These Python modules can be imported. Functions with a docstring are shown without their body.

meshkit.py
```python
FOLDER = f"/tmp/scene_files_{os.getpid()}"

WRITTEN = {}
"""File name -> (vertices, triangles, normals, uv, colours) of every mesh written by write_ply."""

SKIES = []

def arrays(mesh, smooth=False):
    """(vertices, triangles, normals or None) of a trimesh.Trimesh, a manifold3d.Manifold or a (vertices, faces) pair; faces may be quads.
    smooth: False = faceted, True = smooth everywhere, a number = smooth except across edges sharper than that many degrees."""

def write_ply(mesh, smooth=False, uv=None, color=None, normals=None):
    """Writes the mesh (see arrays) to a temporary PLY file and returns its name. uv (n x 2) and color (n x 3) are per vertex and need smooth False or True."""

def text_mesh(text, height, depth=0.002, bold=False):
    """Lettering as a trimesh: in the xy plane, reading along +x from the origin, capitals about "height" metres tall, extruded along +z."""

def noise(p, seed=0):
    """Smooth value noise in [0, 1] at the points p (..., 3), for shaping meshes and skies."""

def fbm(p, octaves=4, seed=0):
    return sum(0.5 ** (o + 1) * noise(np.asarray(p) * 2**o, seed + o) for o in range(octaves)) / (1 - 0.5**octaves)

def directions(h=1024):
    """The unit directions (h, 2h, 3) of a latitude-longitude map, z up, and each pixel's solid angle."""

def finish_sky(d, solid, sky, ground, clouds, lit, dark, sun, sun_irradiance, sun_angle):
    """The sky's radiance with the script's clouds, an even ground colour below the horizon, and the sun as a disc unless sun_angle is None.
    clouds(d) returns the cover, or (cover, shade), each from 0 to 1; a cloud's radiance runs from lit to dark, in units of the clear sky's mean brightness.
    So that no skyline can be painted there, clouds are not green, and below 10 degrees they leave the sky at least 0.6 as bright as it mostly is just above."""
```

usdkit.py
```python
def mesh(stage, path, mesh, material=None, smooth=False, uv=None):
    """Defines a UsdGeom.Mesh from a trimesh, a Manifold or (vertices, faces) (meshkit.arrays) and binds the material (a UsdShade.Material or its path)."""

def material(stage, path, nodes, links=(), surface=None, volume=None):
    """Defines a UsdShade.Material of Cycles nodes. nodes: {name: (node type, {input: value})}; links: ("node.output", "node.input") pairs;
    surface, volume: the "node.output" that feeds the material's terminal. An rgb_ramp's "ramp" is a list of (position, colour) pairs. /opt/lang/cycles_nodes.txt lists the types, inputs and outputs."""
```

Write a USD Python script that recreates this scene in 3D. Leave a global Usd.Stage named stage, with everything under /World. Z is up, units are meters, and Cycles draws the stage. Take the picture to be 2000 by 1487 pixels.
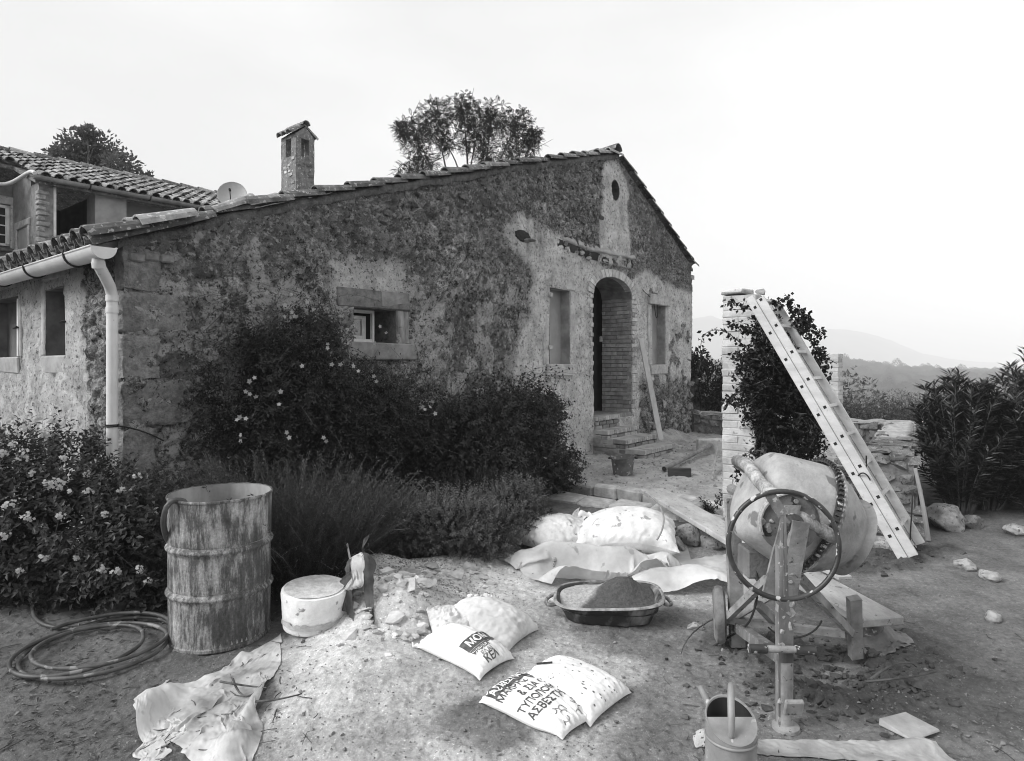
import math
import numpy as np, trimesh, usdkit, meshkit, shapely
from scipy.spatial import cKDTree
from pxr import Usd, UsdGeom, UsdLux, UsdShade, Sdf, Gf, Vt

stage = Usd.Stage.CreateInMemory()
W_ = UsdGeom.Xform.Define(stage, '/World')
UsdGeom.Scope.Define(stage, '/World/Looks')
stage.SetDefaultPrim(W_.GetPrim())

# ------------------------------------------------------------------ camera, sky, sun, exposure
EYE, FPX, CX, HY = 1.65, 1250.0, 1000.0, 705.0
EXPOSURE = 1.80
cam = UsdGeom.Camera.Define(stage, '/World/camera')
cam.CreateHorizontalApertureAttr(36.0)
cam.CreateFocalLengthAttr(36.0 * FPX / 2000.0)
cam.CreateVerticalApertureOffsetAttr(-36.0 * (743.5 - HY) / 2000.0)
cam.CreateExposureAttr(EXPOSURE)
cam.CreateClippingRangeAttr(Gf.Vec2f(0.05, 50000.0))
cam.AddTranslateOp().Set(Gf.Vec3d(0, 0, EYE))
cam.AddRotateXOp().Set(90.0)
SUN = np.array([-0.78, -0.30, 0.62]); SUN = SUN / np.linalg.norm(SUN)
SUN_EL, SUN_ROT = math.asin(SUN[2]), math.atan2(SUN[0], SUN[1])
sky_mat = usdkit.material(stage, '/World/Looks/sky_air', {
    'sky': ('sky_texture', {'sky_type': 'single_scattering', 'sun_disc': False, 'sun_elevation': SUN_EL, 'sun_rotation': SUN_ROT, 'aerosol_density': 3.0}),
    'bw': ('rgb_to_bw', {}), 'tc': ('texture_coordinate', {}),
    'map': ('mapping', {'scale': (1.0, 1.0, 2.6)}),
    'nz': ('noise_texture', {'scale': 1.6, 'detail': 4.0, 'roughness': 0.5}),
    'cl': ('rgb_ramp', {'ramp': [(0.30, (0.48,) * 3), (0.70, (0.78,) * 3)]}),
    'mx': ('mix', {'mix_type': 'mix', 'fac': 0.8, 'color2': (6.0, 6.0, 6.0)}),
    'bg': ('background_shader', {'strength': 0.066})},
    [('sky.color', 'bw.color'), ('bw.val', 'mx.color1'), ('tc.generated', 'map.vector'), ('map.vector', 'nz.vector'), ('nz.fac', 'cl.fac'), ('cl.color', 'mx.fac'),
     ('mx.color', 'bg.color')], surface='bg.background')
dome = UsdLux.DomeLight.Define(stage, '/World/sky')
UsdShade.MaterialBindingAPI.Apply(dome.GetPrim()).Bind(sky_mat)
dome.GetPrim().SetCustomDataByKey('kind', 'structure')
dome.GetPrim().SetCustomDataByKey('label', 'pale overcast evening sky over the whole building site')
dome.GetPrim().SetCustomDataByKey('category', 'sky')
sun = UsdLux.DistantLight.Define(stage, '/World/sun')
sun.CreateIntensityAttr(0.40); sun.CreateAngleAttr(28.0); sun.CreateNormalizeAttr(True); sun.CreateColorAttr(Gf.Vec3f(1, 1, 1))
sun.AddRotateZOp().Set(math.degrees(math.atan2(SUN[1], SUN[0])) + 90.0)
sun.AddRotateXOp().Set(90.0 - math.degrees(SUN_EL))

# ------------------------------------------------------------------ helpers
rng = np.random.default_rng(11)
def P(px, py, d): return np.array([(px - CX) / FPX * d, d, EYE + (HY - py) / FPX * d])
def G(px, py, z=0.0):
    d = FPX * (EYE - z) / (py - HY); return np.array([(px - CX) / FPX * d, d, z])
K = np.array([-3.032, 5.0, 0.0]); U = np.array([0.6247, 0.7809, 0.0]); NG = np.array([0.7809, -0.6247, 0.0]); V = -NG; ZA = np.array([0, 0, 1.0])
def H(t, n, z): return K + np.multiply.outer(np.asarray(t, float), U) + np.multiply.outer(np.asarray(n, float), NG) + np.multiply.outer(np.asarray(z, float), ZA)
def t_at(px):
    k = (px - CX) / FPX; return (5 * k + 3.032) / (.6247 - .7809 * k)
def tz(px, py):
    t = t_at(px); Y = 5 + .7809 * t; return t, EYE + (HY - py) / FPX * Y
def s_at(px):
    k = (px - CX) / FPX; return (-3.032 - 5 * k) / (.7809 + .6247 * k)
def unit(v): v = np.asarray(v, float); return v / (np.linalg.norm(v, axis=-1, keepdims=True) + 1e-12)
def fbm(p, o=4, seed=0): return meshkit.fbm(np.asarray(p, float), o, seed)
def smooth(a, b, x): x = np.clip((x - a) / (b - a), 0, 1); return x * x * (3 - 2 * x)

class MB:
    """collects triangles"""
    def __init__(s): s.v, s.f, s.n = [], [], 0
    def add(s, v, f):
        v = np.asarray(v, float); f = np.asarray(f, int)
        if f.ndim == 2 and f.shape[1] == 4: f = np.vstack([f[:, [0, 1, 2]], f[:, [0, 2, 3]]])
        s.v.append(v); s.f.append(f + s.n); s.n += len(v); return s
    def m(s): return np.vstack(s.v), np.vstack(s.f)
    def __bool__(s): return s.n > 0
BOXF = np.array([[0, 1, 3, 2], [4, 6, 7, 5], [0, 4, 5, 1], [2, 3, 7, 6], [0, 2, 6, 4], [1, 5, 7, 3]])
def frame_box(o, a, b, c):
    """box from corner-centre o with half axes a, b, c (right-handed)"""
    q = [(i, j, k) for i in (-1, 1) for j in (-1, 1) for k in (-1, 1)]
    return np.array([o + i * np.asarray(a) + j * np.asarray(b) + k * np.asarray(c) for i, j, k in q]), BOXF
def cbox(o, a, b, c, bev=0.008, jit=0.0, r=None):
    """chamfered box: hull; half axes a, b, c"""
    la, lb, lc = [max(np.linalg.norm(x), 1e-6) for x in (a, b, c)]
    bev = min(bev, .45 * la, .45 * lb, .45 * lc); pts = []
    for i in (-1, 1):
        for j in (-1, 1):
            for k in (-1, 1):
                e = [1 - bev / la, 1 - bev / lb, 1 - bev / lc]
                dj = (r.normal(0, jit, 3) if r is not None and jit else np.zeros(3))
                for q in range(3):
                    w = list(e); w[q] = 1.0
                    pts.append(o + i * w[0] * np.asarray(a) + j * w[1] * np.asarray(b) + k * w[2] * np.asarray(c) + dj)
    return hull(np.array(pts))
def hull(p):
    h = trimesh.convex.convex_hull(np.asarray(p, float)); return np.array(h.vertices), np.array(h.faces)
def tube(pts, rad, sides=6, cap=True):
    p = np.asarray(pts, float); t = unit(np.gradient(p, axis=0))
    ref = np.array([0, 0, 1.0]) if abs(t[0][2]) < .9 else np.array([1.0, 0, 0])
    A = []; a = unit(np.cross(t[0], ref))
    for q in t:
        a = unit(a - q * np.dot(a, q)); A.append(a)
    A = np.array(A); B = np.cross(t, A); ang = np.arange(sides) * 2 * np.pi / sides
    r = np.broadcast_to(rad, (len(p),))[:, None, None]
    v = p[:, None] + r * (np.cos(ang)[None, :, None] * A[:, None] + np.sin(ang)[None, :, None] * B[:, None])
    i, j = np.meshgrid(np.arange(len(p) - 1), np.arange(sides), indexing='ij')
    q = np.stack([i * sides + j, i * sides + (j + 1) % sides, (i + 1) * sides + (j + 1) % sides, (i + 1) * sides + j], -1).reshape(-1, 4)
    f = np.vstack([q[:, [0, 1, 2]], q[:, [0, 2, 3]]]); v = v.reshape(-1, 3)
    if cap:
        n = len(v); v = np.vstack([v, p[:1], p[-1:]]); m = (len(p) - 1) * sides; jj = np.arange(sides)
        f = np.vstack([f, np.stack([np.full(sides, n), (jj + 1) % sides, jj], 1), np.stack([np.full(sides, n + 1), m + jj, m + (jj + 1) % sides], 1)])
    return v, f
def spline(pts, n=24):
    from scipy.interpolate import CubicSpline
    p = np.asarray(pts, float); s = np.concatenate([[0], np.cumsum(np.linalg.norm(np.diff(p, axis=0), axis=1))])
    return CubicSpline(s, p)(np.linspace(0, s[-1], n))
def beam(p0, p1, w, h, up=(0, 0, 1)):
    p0, p1 = np.asarray(p0, float), np.asarray(p1, float); d = unit(p1 - p0); s = unit(np.cross(d, up)); u = np.cross(s, d)
    return frame_box((p0 + p1) / 2, (p1 - p0) / 2, s * w / 2, u * h / 2)
def lathe(prof, n=32, o=(0, 0, 0), ax=(0, 0, 1), arc=2 * np.pi):
    prof = np.asarray(prof, float); ax = unit(ax); ref = np.array([1.0, 0, 0]) if abs(ax[0]) < .9 else np.array([0, 1.0, 0])
    a = unit(np.cross(ax, np.cross(ref, ax))); b = np.cross(ax, a); full = arc > 6.28
    ang = np.arange(n + (0 if full else 1)) * arc / n; m = len(ang)
    v = np.asarray(o) + prof[:, 0][:, None, None] * (np.cos(ang)[None, :, None] * a + np.sin(ang)[None, :, None] * b) + prof[:, 1][:, None, None] * ax
    i, j = np.meshgrid(np.arange(len(prof) - 1), np.arange(n), indexing='ij'); j2 = (j + 1) % m
    q = np.stack([i * m + j, i * m + j2, (i + 1) * m + j2, (i + 1) * m + j], -1).reshape(-1, 4)
    return v.reshape(-1, 3), np.vstack([q[:, [0, 1, 2]], q[:, [0, 2, 3]]])
def grid_faces(nu, nv):
    i, j = np.meshgrid(np.arange(nu - 1), np.arange(nv - 1), indexing='ij')
    q = np.stack([i * nv + j, (i + 1) * nv + j, (i + 1) * nv + j + 1, i * nv + j + 1], -1).reshape(-1, 4)
    return q
def rock(r, size, c=(0, 0, 0), n=15):
    p = unit(r.normal(size=(n, 3))) * r.uniform(.75, 1.0, (n, 1)) * np.asarray(size); return hull(p + np.asarray(c))
def rock_fine(seed, size, c, sub=3, rough=.35, rot=0.0):
    m = trimesh.creation.icosphere(sub); v = np.array(m.vertices)
    r = np.random.default_rng(seed); pl = unit(r.normal(size=(9, 3))); cut = r.uniform(.55, .95, 9)
    k = np.ones(len(v))
    for a, b in zip(pl, cut):
        dd = v @ a; k = np.where(dd > 1e-3, np.minimum(k, b / np.maximum(dd, 1e-3)), k)
    v = v * k[:, None]; v = v * (1 + rough * (fbm(v * 2.2 + seed * 7.1, 4, seed % 50) - .5))[:, None]
    v = v * np.asarray(size); cr, sr = math.cos(rot), math.sin(rot); v = np.stack([v[:, 0] * cr - v[:, 1] * sr, v[:, 0] * sr + v[:, 1] * cr, v[:, 2]], 1)
    return v + np.asarray(c), np.array(m.faces)

# ------------------------------------------------------------------ scene tree
OFF, COUNT = {}, {}
def fresh(parent, name):
    k = (parent, name); COUNT[k] = COUNT.get(k, -1) + 1
    return f'{parent}/{name}' if COUNT[k] == 0 else f'{parent}/{name}_{COUNT[k]:03d}'
def tag(prim, label=None, cat=None, group=None, kind=None):
    for k, v in (('label', label), ('category', cat), ('group', group), ('kind', kind)):
        if v: prim.SetCustomDataByKey(k, v)
def thing(name, label, cat, loc=(0, 0, 0), group=None, kind=None):
    p = fresh('/World', name); x = UsdGeom.Xform.Define(stage, p); loc = np.asarray(loc, float)
    x.AddTranslateOp().Set(Gf.Vec3d(*map(float, loc))); OFF[p] = loc; tag(x.GetPrim(), label, cat, group, kind); return p
def part(parent, name, mesh, m, smooth=False, label=None, kind=None, prim=None):
    """mesh in world coordinates; becomes a child of parent"""
    if isinstance(mesh, MB): mesh = mesh.m()
    v, f = np.asarray(mesh[0], float), np.asarray(mesh[1], int); v, f, prim = compact(v, f, prim); off = OFF.get(parent, np.zeros(3)); p = fresh(parent, name)
    g = usdkit.mesh(stage, p, (v - off, f), m, smooth); OFF[p] = off; tag(g.GetPrim(), label, None, None, kind)
    g.CreateDoubleSidedAttr(True)
    if prim: add_pv(g, prim)
    return p
def compact(v, f, prim):
    if f.shape[1] == 4: f = np.vstack([f[:, [0, 1, 2]], f[:, [0, 2, 3]]])
    u, i = np.unique(f, return_inverse=True)
    return v[u], i.reshape(f.shape), ({k: np.asarray(a)[u] for k, a in prim.items()} if prim else prim)
def add_pv(g, d):
    for k, a in d.items(): UsdGeom.PrimvarsAPI(g).CreatePrimvar(k, Sdf.ValueTypeNames.FloatArray, 'vertex').Set(Vt.FloatArray.FromNumpy(np.asarray(a, np.float32)))
def single(name, mesh, m, label, cat, group=None, kind=None, smooth=False, prim=None):
    """a thing (or piece of the setting) that is one mesh"""
    if isinstance(mesh, MB): mesh = mesh.m()
    v, f = np.asarray(mesh[0], float), np.asarray(mesh[1], int); v, f, prim = compact(v, f, prim); p = fresh('/World', name)
    c = np.array([v[:, 0].mean(), v[:, 1].mean(), v[:, 2].min()]) if kind != 'structure' else np.zeros(3)
    g = usdkit.mesh(stage, p, (v - c, f), m, smooth); g.AddTranslateOp().Set(Gf.Vec3d(*map(float, c))); OFF[p] = c
    g.CreateDoubleSidedAttr(True); tag(g.GetPrim(), label, cat, group, kind)
    if prim: add_pv(g, prim)
    return p
_cls = {}
def copy_of(src, name, label, cat, loc, rotz, group=None, scale=None):
    p = fresh('/World', name); x = UsdGeom.Xform.Define(stage, p); x.AddTranslateOp().Set(Gf.Vec3d(*map(float, loc))); x.AddRotateZOp().Set(float(rotz))
    if scale is not None: x.AddScaleOp().Set(Gf.Vec3f(*map(float, scale)))
    x.GetPrim().GetReferences().AddInternalReference(src); x.GetPrim().SetInstanceable(True); tag(x.GetPrim(), label, cat, group); return p

# ------------------------------------------------------------------ materials (black-and-white place: every colour is a grey)
def g3(x): return (float(x),) * 3
def M(name, lo, hi, scale=6.0, detail=6.0, rough=.85, spec=.3, bump=.4, bscale=60.0, bdist=.01, stretch=(1, 1, 1), obj=0.0, isl=0.0, contrast=(.35, .65), sp=None, metallic=0.0, nrough=.6, transl=0.0):
    """grey noise material on world position. obj/isl: brightness spread per object / per loose piece; sp: (scale, threshold, value) speckle"""
    n = {'geo': ('geometry', {}), 'map': ('mapping', {'scale': stretch}),
         'n1': ('noise_texture', {'scale': scale, 'detail': detail, 'roughness': nrough}),
         'r1': ('rgb_ramp', {'ramp': [(contrast[0], g3(lo)), (contrast[1], g3(hi))]}),
         'n2': ('noise_texture', {'scale': bscale, 'detail': 5.0, 'roughness': .6}),
         'bp': ('bump', {'strength': bump, 'distance': bdist}),
         'p': ('principled_bsdf', {'roughness': rough, 'specular_ior_level': spec, 'metallic': metallic})}
    l = [('geo.position', 'map.vector'), ('map.vector', 'n1.vector'), ('n1.fac', 'r1.fac'), ('geo.position', 'n2.vector'), ('n2.fac', 'bp.height'), ('bp.normal', 'p.normal')]
    col = 'r1.color'
    if obj or isl:
        n['oi'] = ('object_info', {}); a = obj or isl
        n['mr'] = ('map_range', {'from_min': 0.0, 'from_max': 1.0, 'to_min': 1 - a, 'to_max': 1 + a})
        n['mm'] = ('mix', {'mix_type': 'multiply', 'fac': 1.0}); l += [('oi.random' if obj else 'geo.random_per_island', 'mr.value'), (col, 'mm.color1'), ('mr.result', 'mm.color2')]; col = 'mm.color'
    if sp:
        n['n3'] = ('noise_texture', {'scale': sp[0], 'detail': 3.0, 'roughness': .5})
        n['r3'] = ('rgb_ramp', {'ramp': [(sp[1], g3(0)), (sp[1] + .04, g3(1))]})
        n['m3'] = ('mix', {'mix_type': 'mix', 'color2': g3(sp[2])}); l += [('geo.position', 'n3.vector'), ('n3.fac', 'r3.fac'), ('r3.color', 'm3.fac'), (col, 'm3.color1')]; col = 'm3.color'
    l.append((col, 'p.base_color')); out = 'p.BSDF'
    if transl:
        n['tr'] = ('translucent_bsdf', {}); n['ms'] = ('mix_closure', {'fac': transl}); l += [(col, 'tr.color'), ('p.BSDF', 'ms.closure1'), ('tr.BSDF', 'ms.closure2')]; out = 'ms.closure'
    return usdkit.material(stage, '/World/Looks/' + name, n, l, surface=out)
def leafM(name, lo, hi, tr=.25, rough=.5, spec=.35):
    n = {'geo': ('geometry', {}), 'r': ('rgb_ramp', {'ramp': [(0.0, g3(lo)), (.75, g3((lo + hi) / 2)), (1.0, g3(hi))]}),
         'p': ('principled_bsdf', {'roughness': rough, 'specular_ior_level': spec}), 'tr': ('translucent_bsdf', {}), 'ms': ('mix_closure', {'fac': tr})}
    return usdkit.material(stage, '/World/Looks/' + name, n, [('geo.random_per_island', 'r.fac'), ('r.color', 'p.base_color'), ('r.color', 'tr.color'), ('p.BSDF', 'ms.closure1'), ('tr.BSDF', 'ms.closure2')], surface='ms.closure')
# ------------------------------------------------------------------ ground
def tn(x, y):
    dx, dy = x - K[0], y - K[1]; return dx * U[0] + dy * U[1], dx * NG[0] + dy * NG[1]
CRK = [.1, .30, .52, .56, .61, .68, .76, .9]; CRZ = [1.0, 1.5, 2.0, -1.4, -4.2, -7.0, -8.0, -8.5]
def hfar(R, k):
    zc = np.interp(k, CRK, CRZ) - 4.0
    pr = np.interp(R, [0, 12, 40, 120, 250, 450], [-.8, -1.6, -6, -14, -16, -12])
    a = smooth(380, 600, R); z = pr * (1 - a) + zc * a
    return z - smooth(640, 1400, R) * (34 + zc)
MOUNDS = [((770, 1215), .27, .42), ((725, 1150), .22, .28), ((845, 1128), .11, .30), ((690, 1330), .08, .42), ((930, 1110), .06, .35)]
MW = [(G(*c), h, r) for c, h, r in MOUNDS]
def ground_base(x, y):
    x, y = np.asarray(x, float), np.asarray(y, float); t, n = tn(x, y); R = np.hypot(x, y)
    q = .62 * x + .78 * y
    s2 = np.minimum(n - 4.9, q - 7.7); e = np.maximum(t - 11.15, s2)
    k = np.where(y > .5, x / np.maximum(y, .5), .3); k = np.where((y <= .5) | (k < .1), .1, np.minimum(k, .9))
    a = np.maximum(smooth(0, 7, e), smooth(35, 80, R)); z = a * hfar(R, k)
    z = z * smooth(-.2, 1.5, np.maximum(e, R - 35))
    for c, hh, r in MW: z = z + hh * np.exp(-((x - c[0]) ** 2 + (y - c[1]) ** 2) / (r * r))
    bank = smooth(1.5, 3.5, n - 2.9) * smooth(4.6, 7.2, t + .4 * n - 2.6)
    return z + .10 * bank * (e < 4) * (1 - smooth(0, 2, e))
wetp = [G(1650, 1330), G(1560, 1300), G(1760, 1370)]
def ground_h(x, y):
    x, y = np.asarray(x, float), np.asarray(y, float); z = ground_base(x, y); p = np.stack([x, y, 0 * x], -1); R = np.hypot(x, y)
    near = 1 - smooth(14, 30, R)
    z = z + near * ((fbm(p * 1.3, 3, 5) - .5) * .07 + (fbm(p * 7, 4, 9) - .5) * .028)
    z = z + smooth(20, 60, R) * (fbm(p * .02, 3, 77) - .5) * 2.5
    return z
ang_d = np.radians(np.arange(-47, 47.01, .15)); ang_c = np.radians(np.concatenate([np.arange(47.5, 312.9, 6.0)]))
ANG = np.concatenate([ang_d, ang_c])                              # from +y, clockwise
inv = np.arange(1 / 2.05, 1 / 16.0, -1 / 1150.0)
RAD = np.concatenate([[.25, .6, 1.0, 1.4, 1.75], 1 / inv, np.geomspace(16.6, 3550, 70)])
aa, rr = np.meshgrid(ANG, RAD, indexing='ij'); gx, gy = rr * np.sin(aa), rr * np.cos(aa)
gz = ground_h(gx, gy)
# soil kinds: polygons in the picture are laid on the ground once, as world outlines
ZONES = [  # (outline px, albedo, soft edge m)
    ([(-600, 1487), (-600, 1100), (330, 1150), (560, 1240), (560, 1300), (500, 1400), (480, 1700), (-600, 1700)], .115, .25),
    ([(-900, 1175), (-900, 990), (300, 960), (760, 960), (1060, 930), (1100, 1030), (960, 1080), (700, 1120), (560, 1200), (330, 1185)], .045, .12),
    ([(545, 1290), (640, 1200), (700, 1110), (960, 1085), (1010, 1040), (1420, 1080), (1440, 1180), (1100, 1215), (1260, 1290), (1240, 1400), (1180, 1500), (1120, 1700), (480, 1700), (520, 1420)], .36, .16),
    ([(600, 1240), (700, 1150), (960, 1090), (1080, 1110), (1060, 1170), (820, 1200), (800, 1300), (640, 1420), (560, 1400), (570, 1300)], .52, .14),
    ([(880, 1385), (960, 1360), (1040, 1400), (1040, 1450), (960, 1480), (890, 1450)], .16, .07),
    ([(1130, 1185), (1330, 1190), (1400, 1250), (1240, 1290), (1120, 1240)], .17, .10),
    ([(1240, 1290), (1420, 1250), (1520, 1330), (1500, 1700), (1150, 1700), (1230, 1420)], .18, .15),
    ([(1400, 1230), (1700, 1260), (1840, 1330), (1860, 1420), (1640, 1420), (1520, 1360), (1420, 1290)], .075, .10),
    ([(1500, 1290), (1620, 1290), (1700, 1320), (1560, 1330)], .19, .06),
    ([(1700, 1240), (1760, 1220), (2000, 1350), (2300, 1500), (2300, 1580), (1900, 1450)], .10, .06),
    ([(1640, 1080), (1800, 1050), (2400, 1060), (2400, 1400), (2000, 1300), (1760, 1190), (1640, 1130)], .15, .2),
    ([(1540, 1400), (1900, 1420), (2300, 1500), (2300, 1800), (1400, 1800), (1420, 1480)], .15, .1),
    ([(1560, 1095), (1700, 1060), (1860, 1060), (1820, 1100), (1680, 1130)], .075, .1),
]
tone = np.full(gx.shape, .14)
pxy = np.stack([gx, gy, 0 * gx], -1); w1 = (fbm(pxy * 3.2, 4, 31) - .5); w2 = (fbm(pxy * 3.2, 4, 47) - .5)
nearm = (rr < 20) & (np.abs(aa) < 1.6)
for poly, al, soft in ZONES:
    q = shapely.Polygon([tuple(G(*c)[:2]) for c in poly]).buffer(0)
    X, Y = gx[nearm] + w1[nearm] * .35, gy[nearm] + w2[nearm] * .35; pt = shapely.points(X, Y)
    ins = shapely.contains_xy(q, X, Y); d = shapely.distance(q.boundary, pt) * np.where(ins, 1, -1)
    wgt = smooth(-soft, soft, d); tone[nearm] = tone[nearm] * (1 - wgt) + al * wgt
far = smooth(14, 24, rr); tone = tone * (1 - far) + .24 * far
# clods where the wet earth lies, fine gravel where the lime dust lies
wet = smooth(.12, .07, tone) * (1 - smooth(9, 14, rr)); dustm = smooth(.2, .3, tone) * (1 - smooth(7, 12, rr))
gz = gz + (1 - smooth(9, 14, rr)) * ((fbm(pxy * 22, 3, 3) - .5) * (.008 + .034 * wet) + (fbm(pxy * 60, 2, 8) - .5) * .007)
lump = fbm(pxy * 9, 3, 15); gz = gz + wet * smooth(.5, .68, lump) * .035
lum2 = fbm(pxy * 30, 2, 19); gz = gz + (1 - smooth(8, 12, rr)) * smooth(.64, .74, lum2) * .006
nA, nR = gx.shape; q = grid_faces(nA, nR); wrap = np.stack([(nA - 1) * nR + np.arange(nR - 1), np.arange(nR - 1), np.arange(1, nR), (nA - 1) * nR + np.arange(1, nR)], 1)
q = np.vstack([q, wrap]); gv = np.stack([gx, gy, gz], -1).reshape(-1, 3)
f = np.vstack([q[:, [0, 2, 1]], q[:, [0, 3, 2]]]); c0 = len(gv); gv = np.vstack([gv, [[0, 0, 0.0]]]); i = np.arange(nA)
f = np.vstack([f, np.stack([np.full(nA, c0), i * nR, ((i + 1) % nA) * nR], 1)[:, [0, 2, 1]]])
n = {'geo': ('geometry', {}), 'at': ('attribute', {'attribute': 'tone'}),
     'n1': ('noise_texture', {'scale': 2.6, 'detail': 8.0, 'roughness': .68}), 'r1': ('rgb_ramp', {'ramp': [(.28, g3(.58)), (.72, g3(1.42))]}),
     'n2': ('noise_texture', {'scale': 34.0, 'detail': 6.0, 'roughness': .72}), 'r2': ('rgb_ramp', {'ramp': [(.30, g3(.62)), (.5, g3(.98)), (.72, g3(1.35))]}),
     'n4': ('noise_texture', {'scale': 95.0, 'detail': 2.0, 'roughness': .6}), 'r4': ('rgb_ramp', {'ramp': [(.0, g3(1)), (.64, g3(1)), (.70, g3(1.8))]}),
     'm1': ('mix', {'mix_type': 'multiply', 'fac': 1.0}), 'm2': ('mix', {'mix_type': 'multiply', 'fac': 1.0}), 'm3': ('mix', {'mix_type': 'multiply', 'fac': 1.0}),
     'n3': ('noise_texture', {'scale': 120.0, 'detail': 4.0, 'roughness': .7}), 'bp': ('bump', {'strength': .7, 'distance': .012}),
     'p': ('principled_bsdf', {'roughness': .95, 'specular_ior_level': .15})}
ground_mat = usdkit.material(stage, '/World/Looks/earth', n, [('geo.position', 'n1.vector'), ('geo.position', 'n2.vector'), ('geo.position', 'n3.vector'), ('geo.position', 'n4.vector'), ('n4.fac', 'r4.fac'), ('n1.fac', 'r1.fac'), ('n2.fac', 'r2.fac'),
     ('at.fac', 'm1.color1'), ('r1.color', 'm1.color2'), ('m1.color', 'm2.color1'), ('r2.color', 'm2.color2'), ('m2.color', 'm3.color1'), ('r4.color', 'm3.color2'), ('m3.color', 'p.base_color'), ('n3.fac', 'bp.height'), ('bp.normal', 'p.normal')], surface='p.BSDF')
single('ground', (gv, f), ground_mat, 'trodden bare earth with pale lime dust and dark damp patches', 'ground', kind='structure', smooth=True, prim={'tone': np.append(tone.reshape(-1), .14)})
from scipy.interpolate import RegularGridInterpolator
_gi = RegularGridInterpolator((ang_d, RAD), gz[:len(ang_d)], bounds_error=False, fill_value=None)
def gh(x, y):
    x, y = np.asarray(x, float), np.asarray(y, float); a = np.arctan2(x, y); a = np.clip(a, ang_d[0], ang_d[-1]); return _gi(np.stack([a, np.clip(np.hypot(x, y), .3, 3000)], -1))
def GG(px, py):
    """point of the modelled ground seen at a pixel"""
    z = 0.0
    for _ in range(8):
        p = G(px, py, z); z = float(gh(p[0], p[1]))
    return np.array([p[0], p[1], z])

# ------------------------------------------------------------------ far country
sea_mat = M('sea_water', .12, .16, .02, 3, rough=.25, spec=.5, bump=.15, bscale=.3, bdist=.3)
r_ = np.geomspace(200, 3540, 24); a_ = np.linspace(0, 2 * np.pi, 73)[:-1]; A2, R2 = np.meshgrid(a_, r_, indexing='ij')
sv = np.stack([R2 * np.sin(A2), R2 * np.cos(A2), np.full(A2.shape, -30.0)], -1).reshape(-1, 3); qf = grid_faces(72, 24); qf = np.vstack([qf, np.stack([71 * 24 + np.arange(23), np.arange(23), np.arange(1, 24), 71 * 24 + np.arange(1, 24)], 1)])
single('sea', (sv, np.vstack([qf[:, [0, 2, 1]], qf[:, [0, 3, 2]]])), sea_mat, 'calm pale sea fading into haze beyond the wooded land', 'sea', kind='structure')
hill_mat = M('far_hill_rock', .07, .14, .01, 6, bump=.3, bscale=.05, bdist=4.0)
ks = np.linspace(.16, .80, 160); MK = [.16, .24, .272, .292, .312, .329, .36, .40, .43, .457, .469, .511, .541, .571, .598, .64, .70, .80]; MY = [660, 633, 627, 620, 617, 625, 637, 636, 630, 637, 642, 643, 647, 656, 668, 690, 704, 712]
top = EYE + (HY - np.interp(ks, MK, MY)) / FPX * 2250; us = np.linspace(-1, 1, 41)
KK, UU = np.meshgrid(ks, us, indexing='ij'); D = 2250 + UU * 330; mp = np.stack([KK * D, D, 0 * D], -1)
prof = np.clip(1 - np.abs(UU) ** 1.3, 0, 1); MZ = -31 + (top[:, None] + 31) * prof + (fbm(mp * .008, 5, 4) - .5) * 55 * prof * (1 - prof) * 2 + (fbm(mp * .03, 3, 6) - .5) * 5 * prof
mp[..., 2] = MZ
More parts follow.
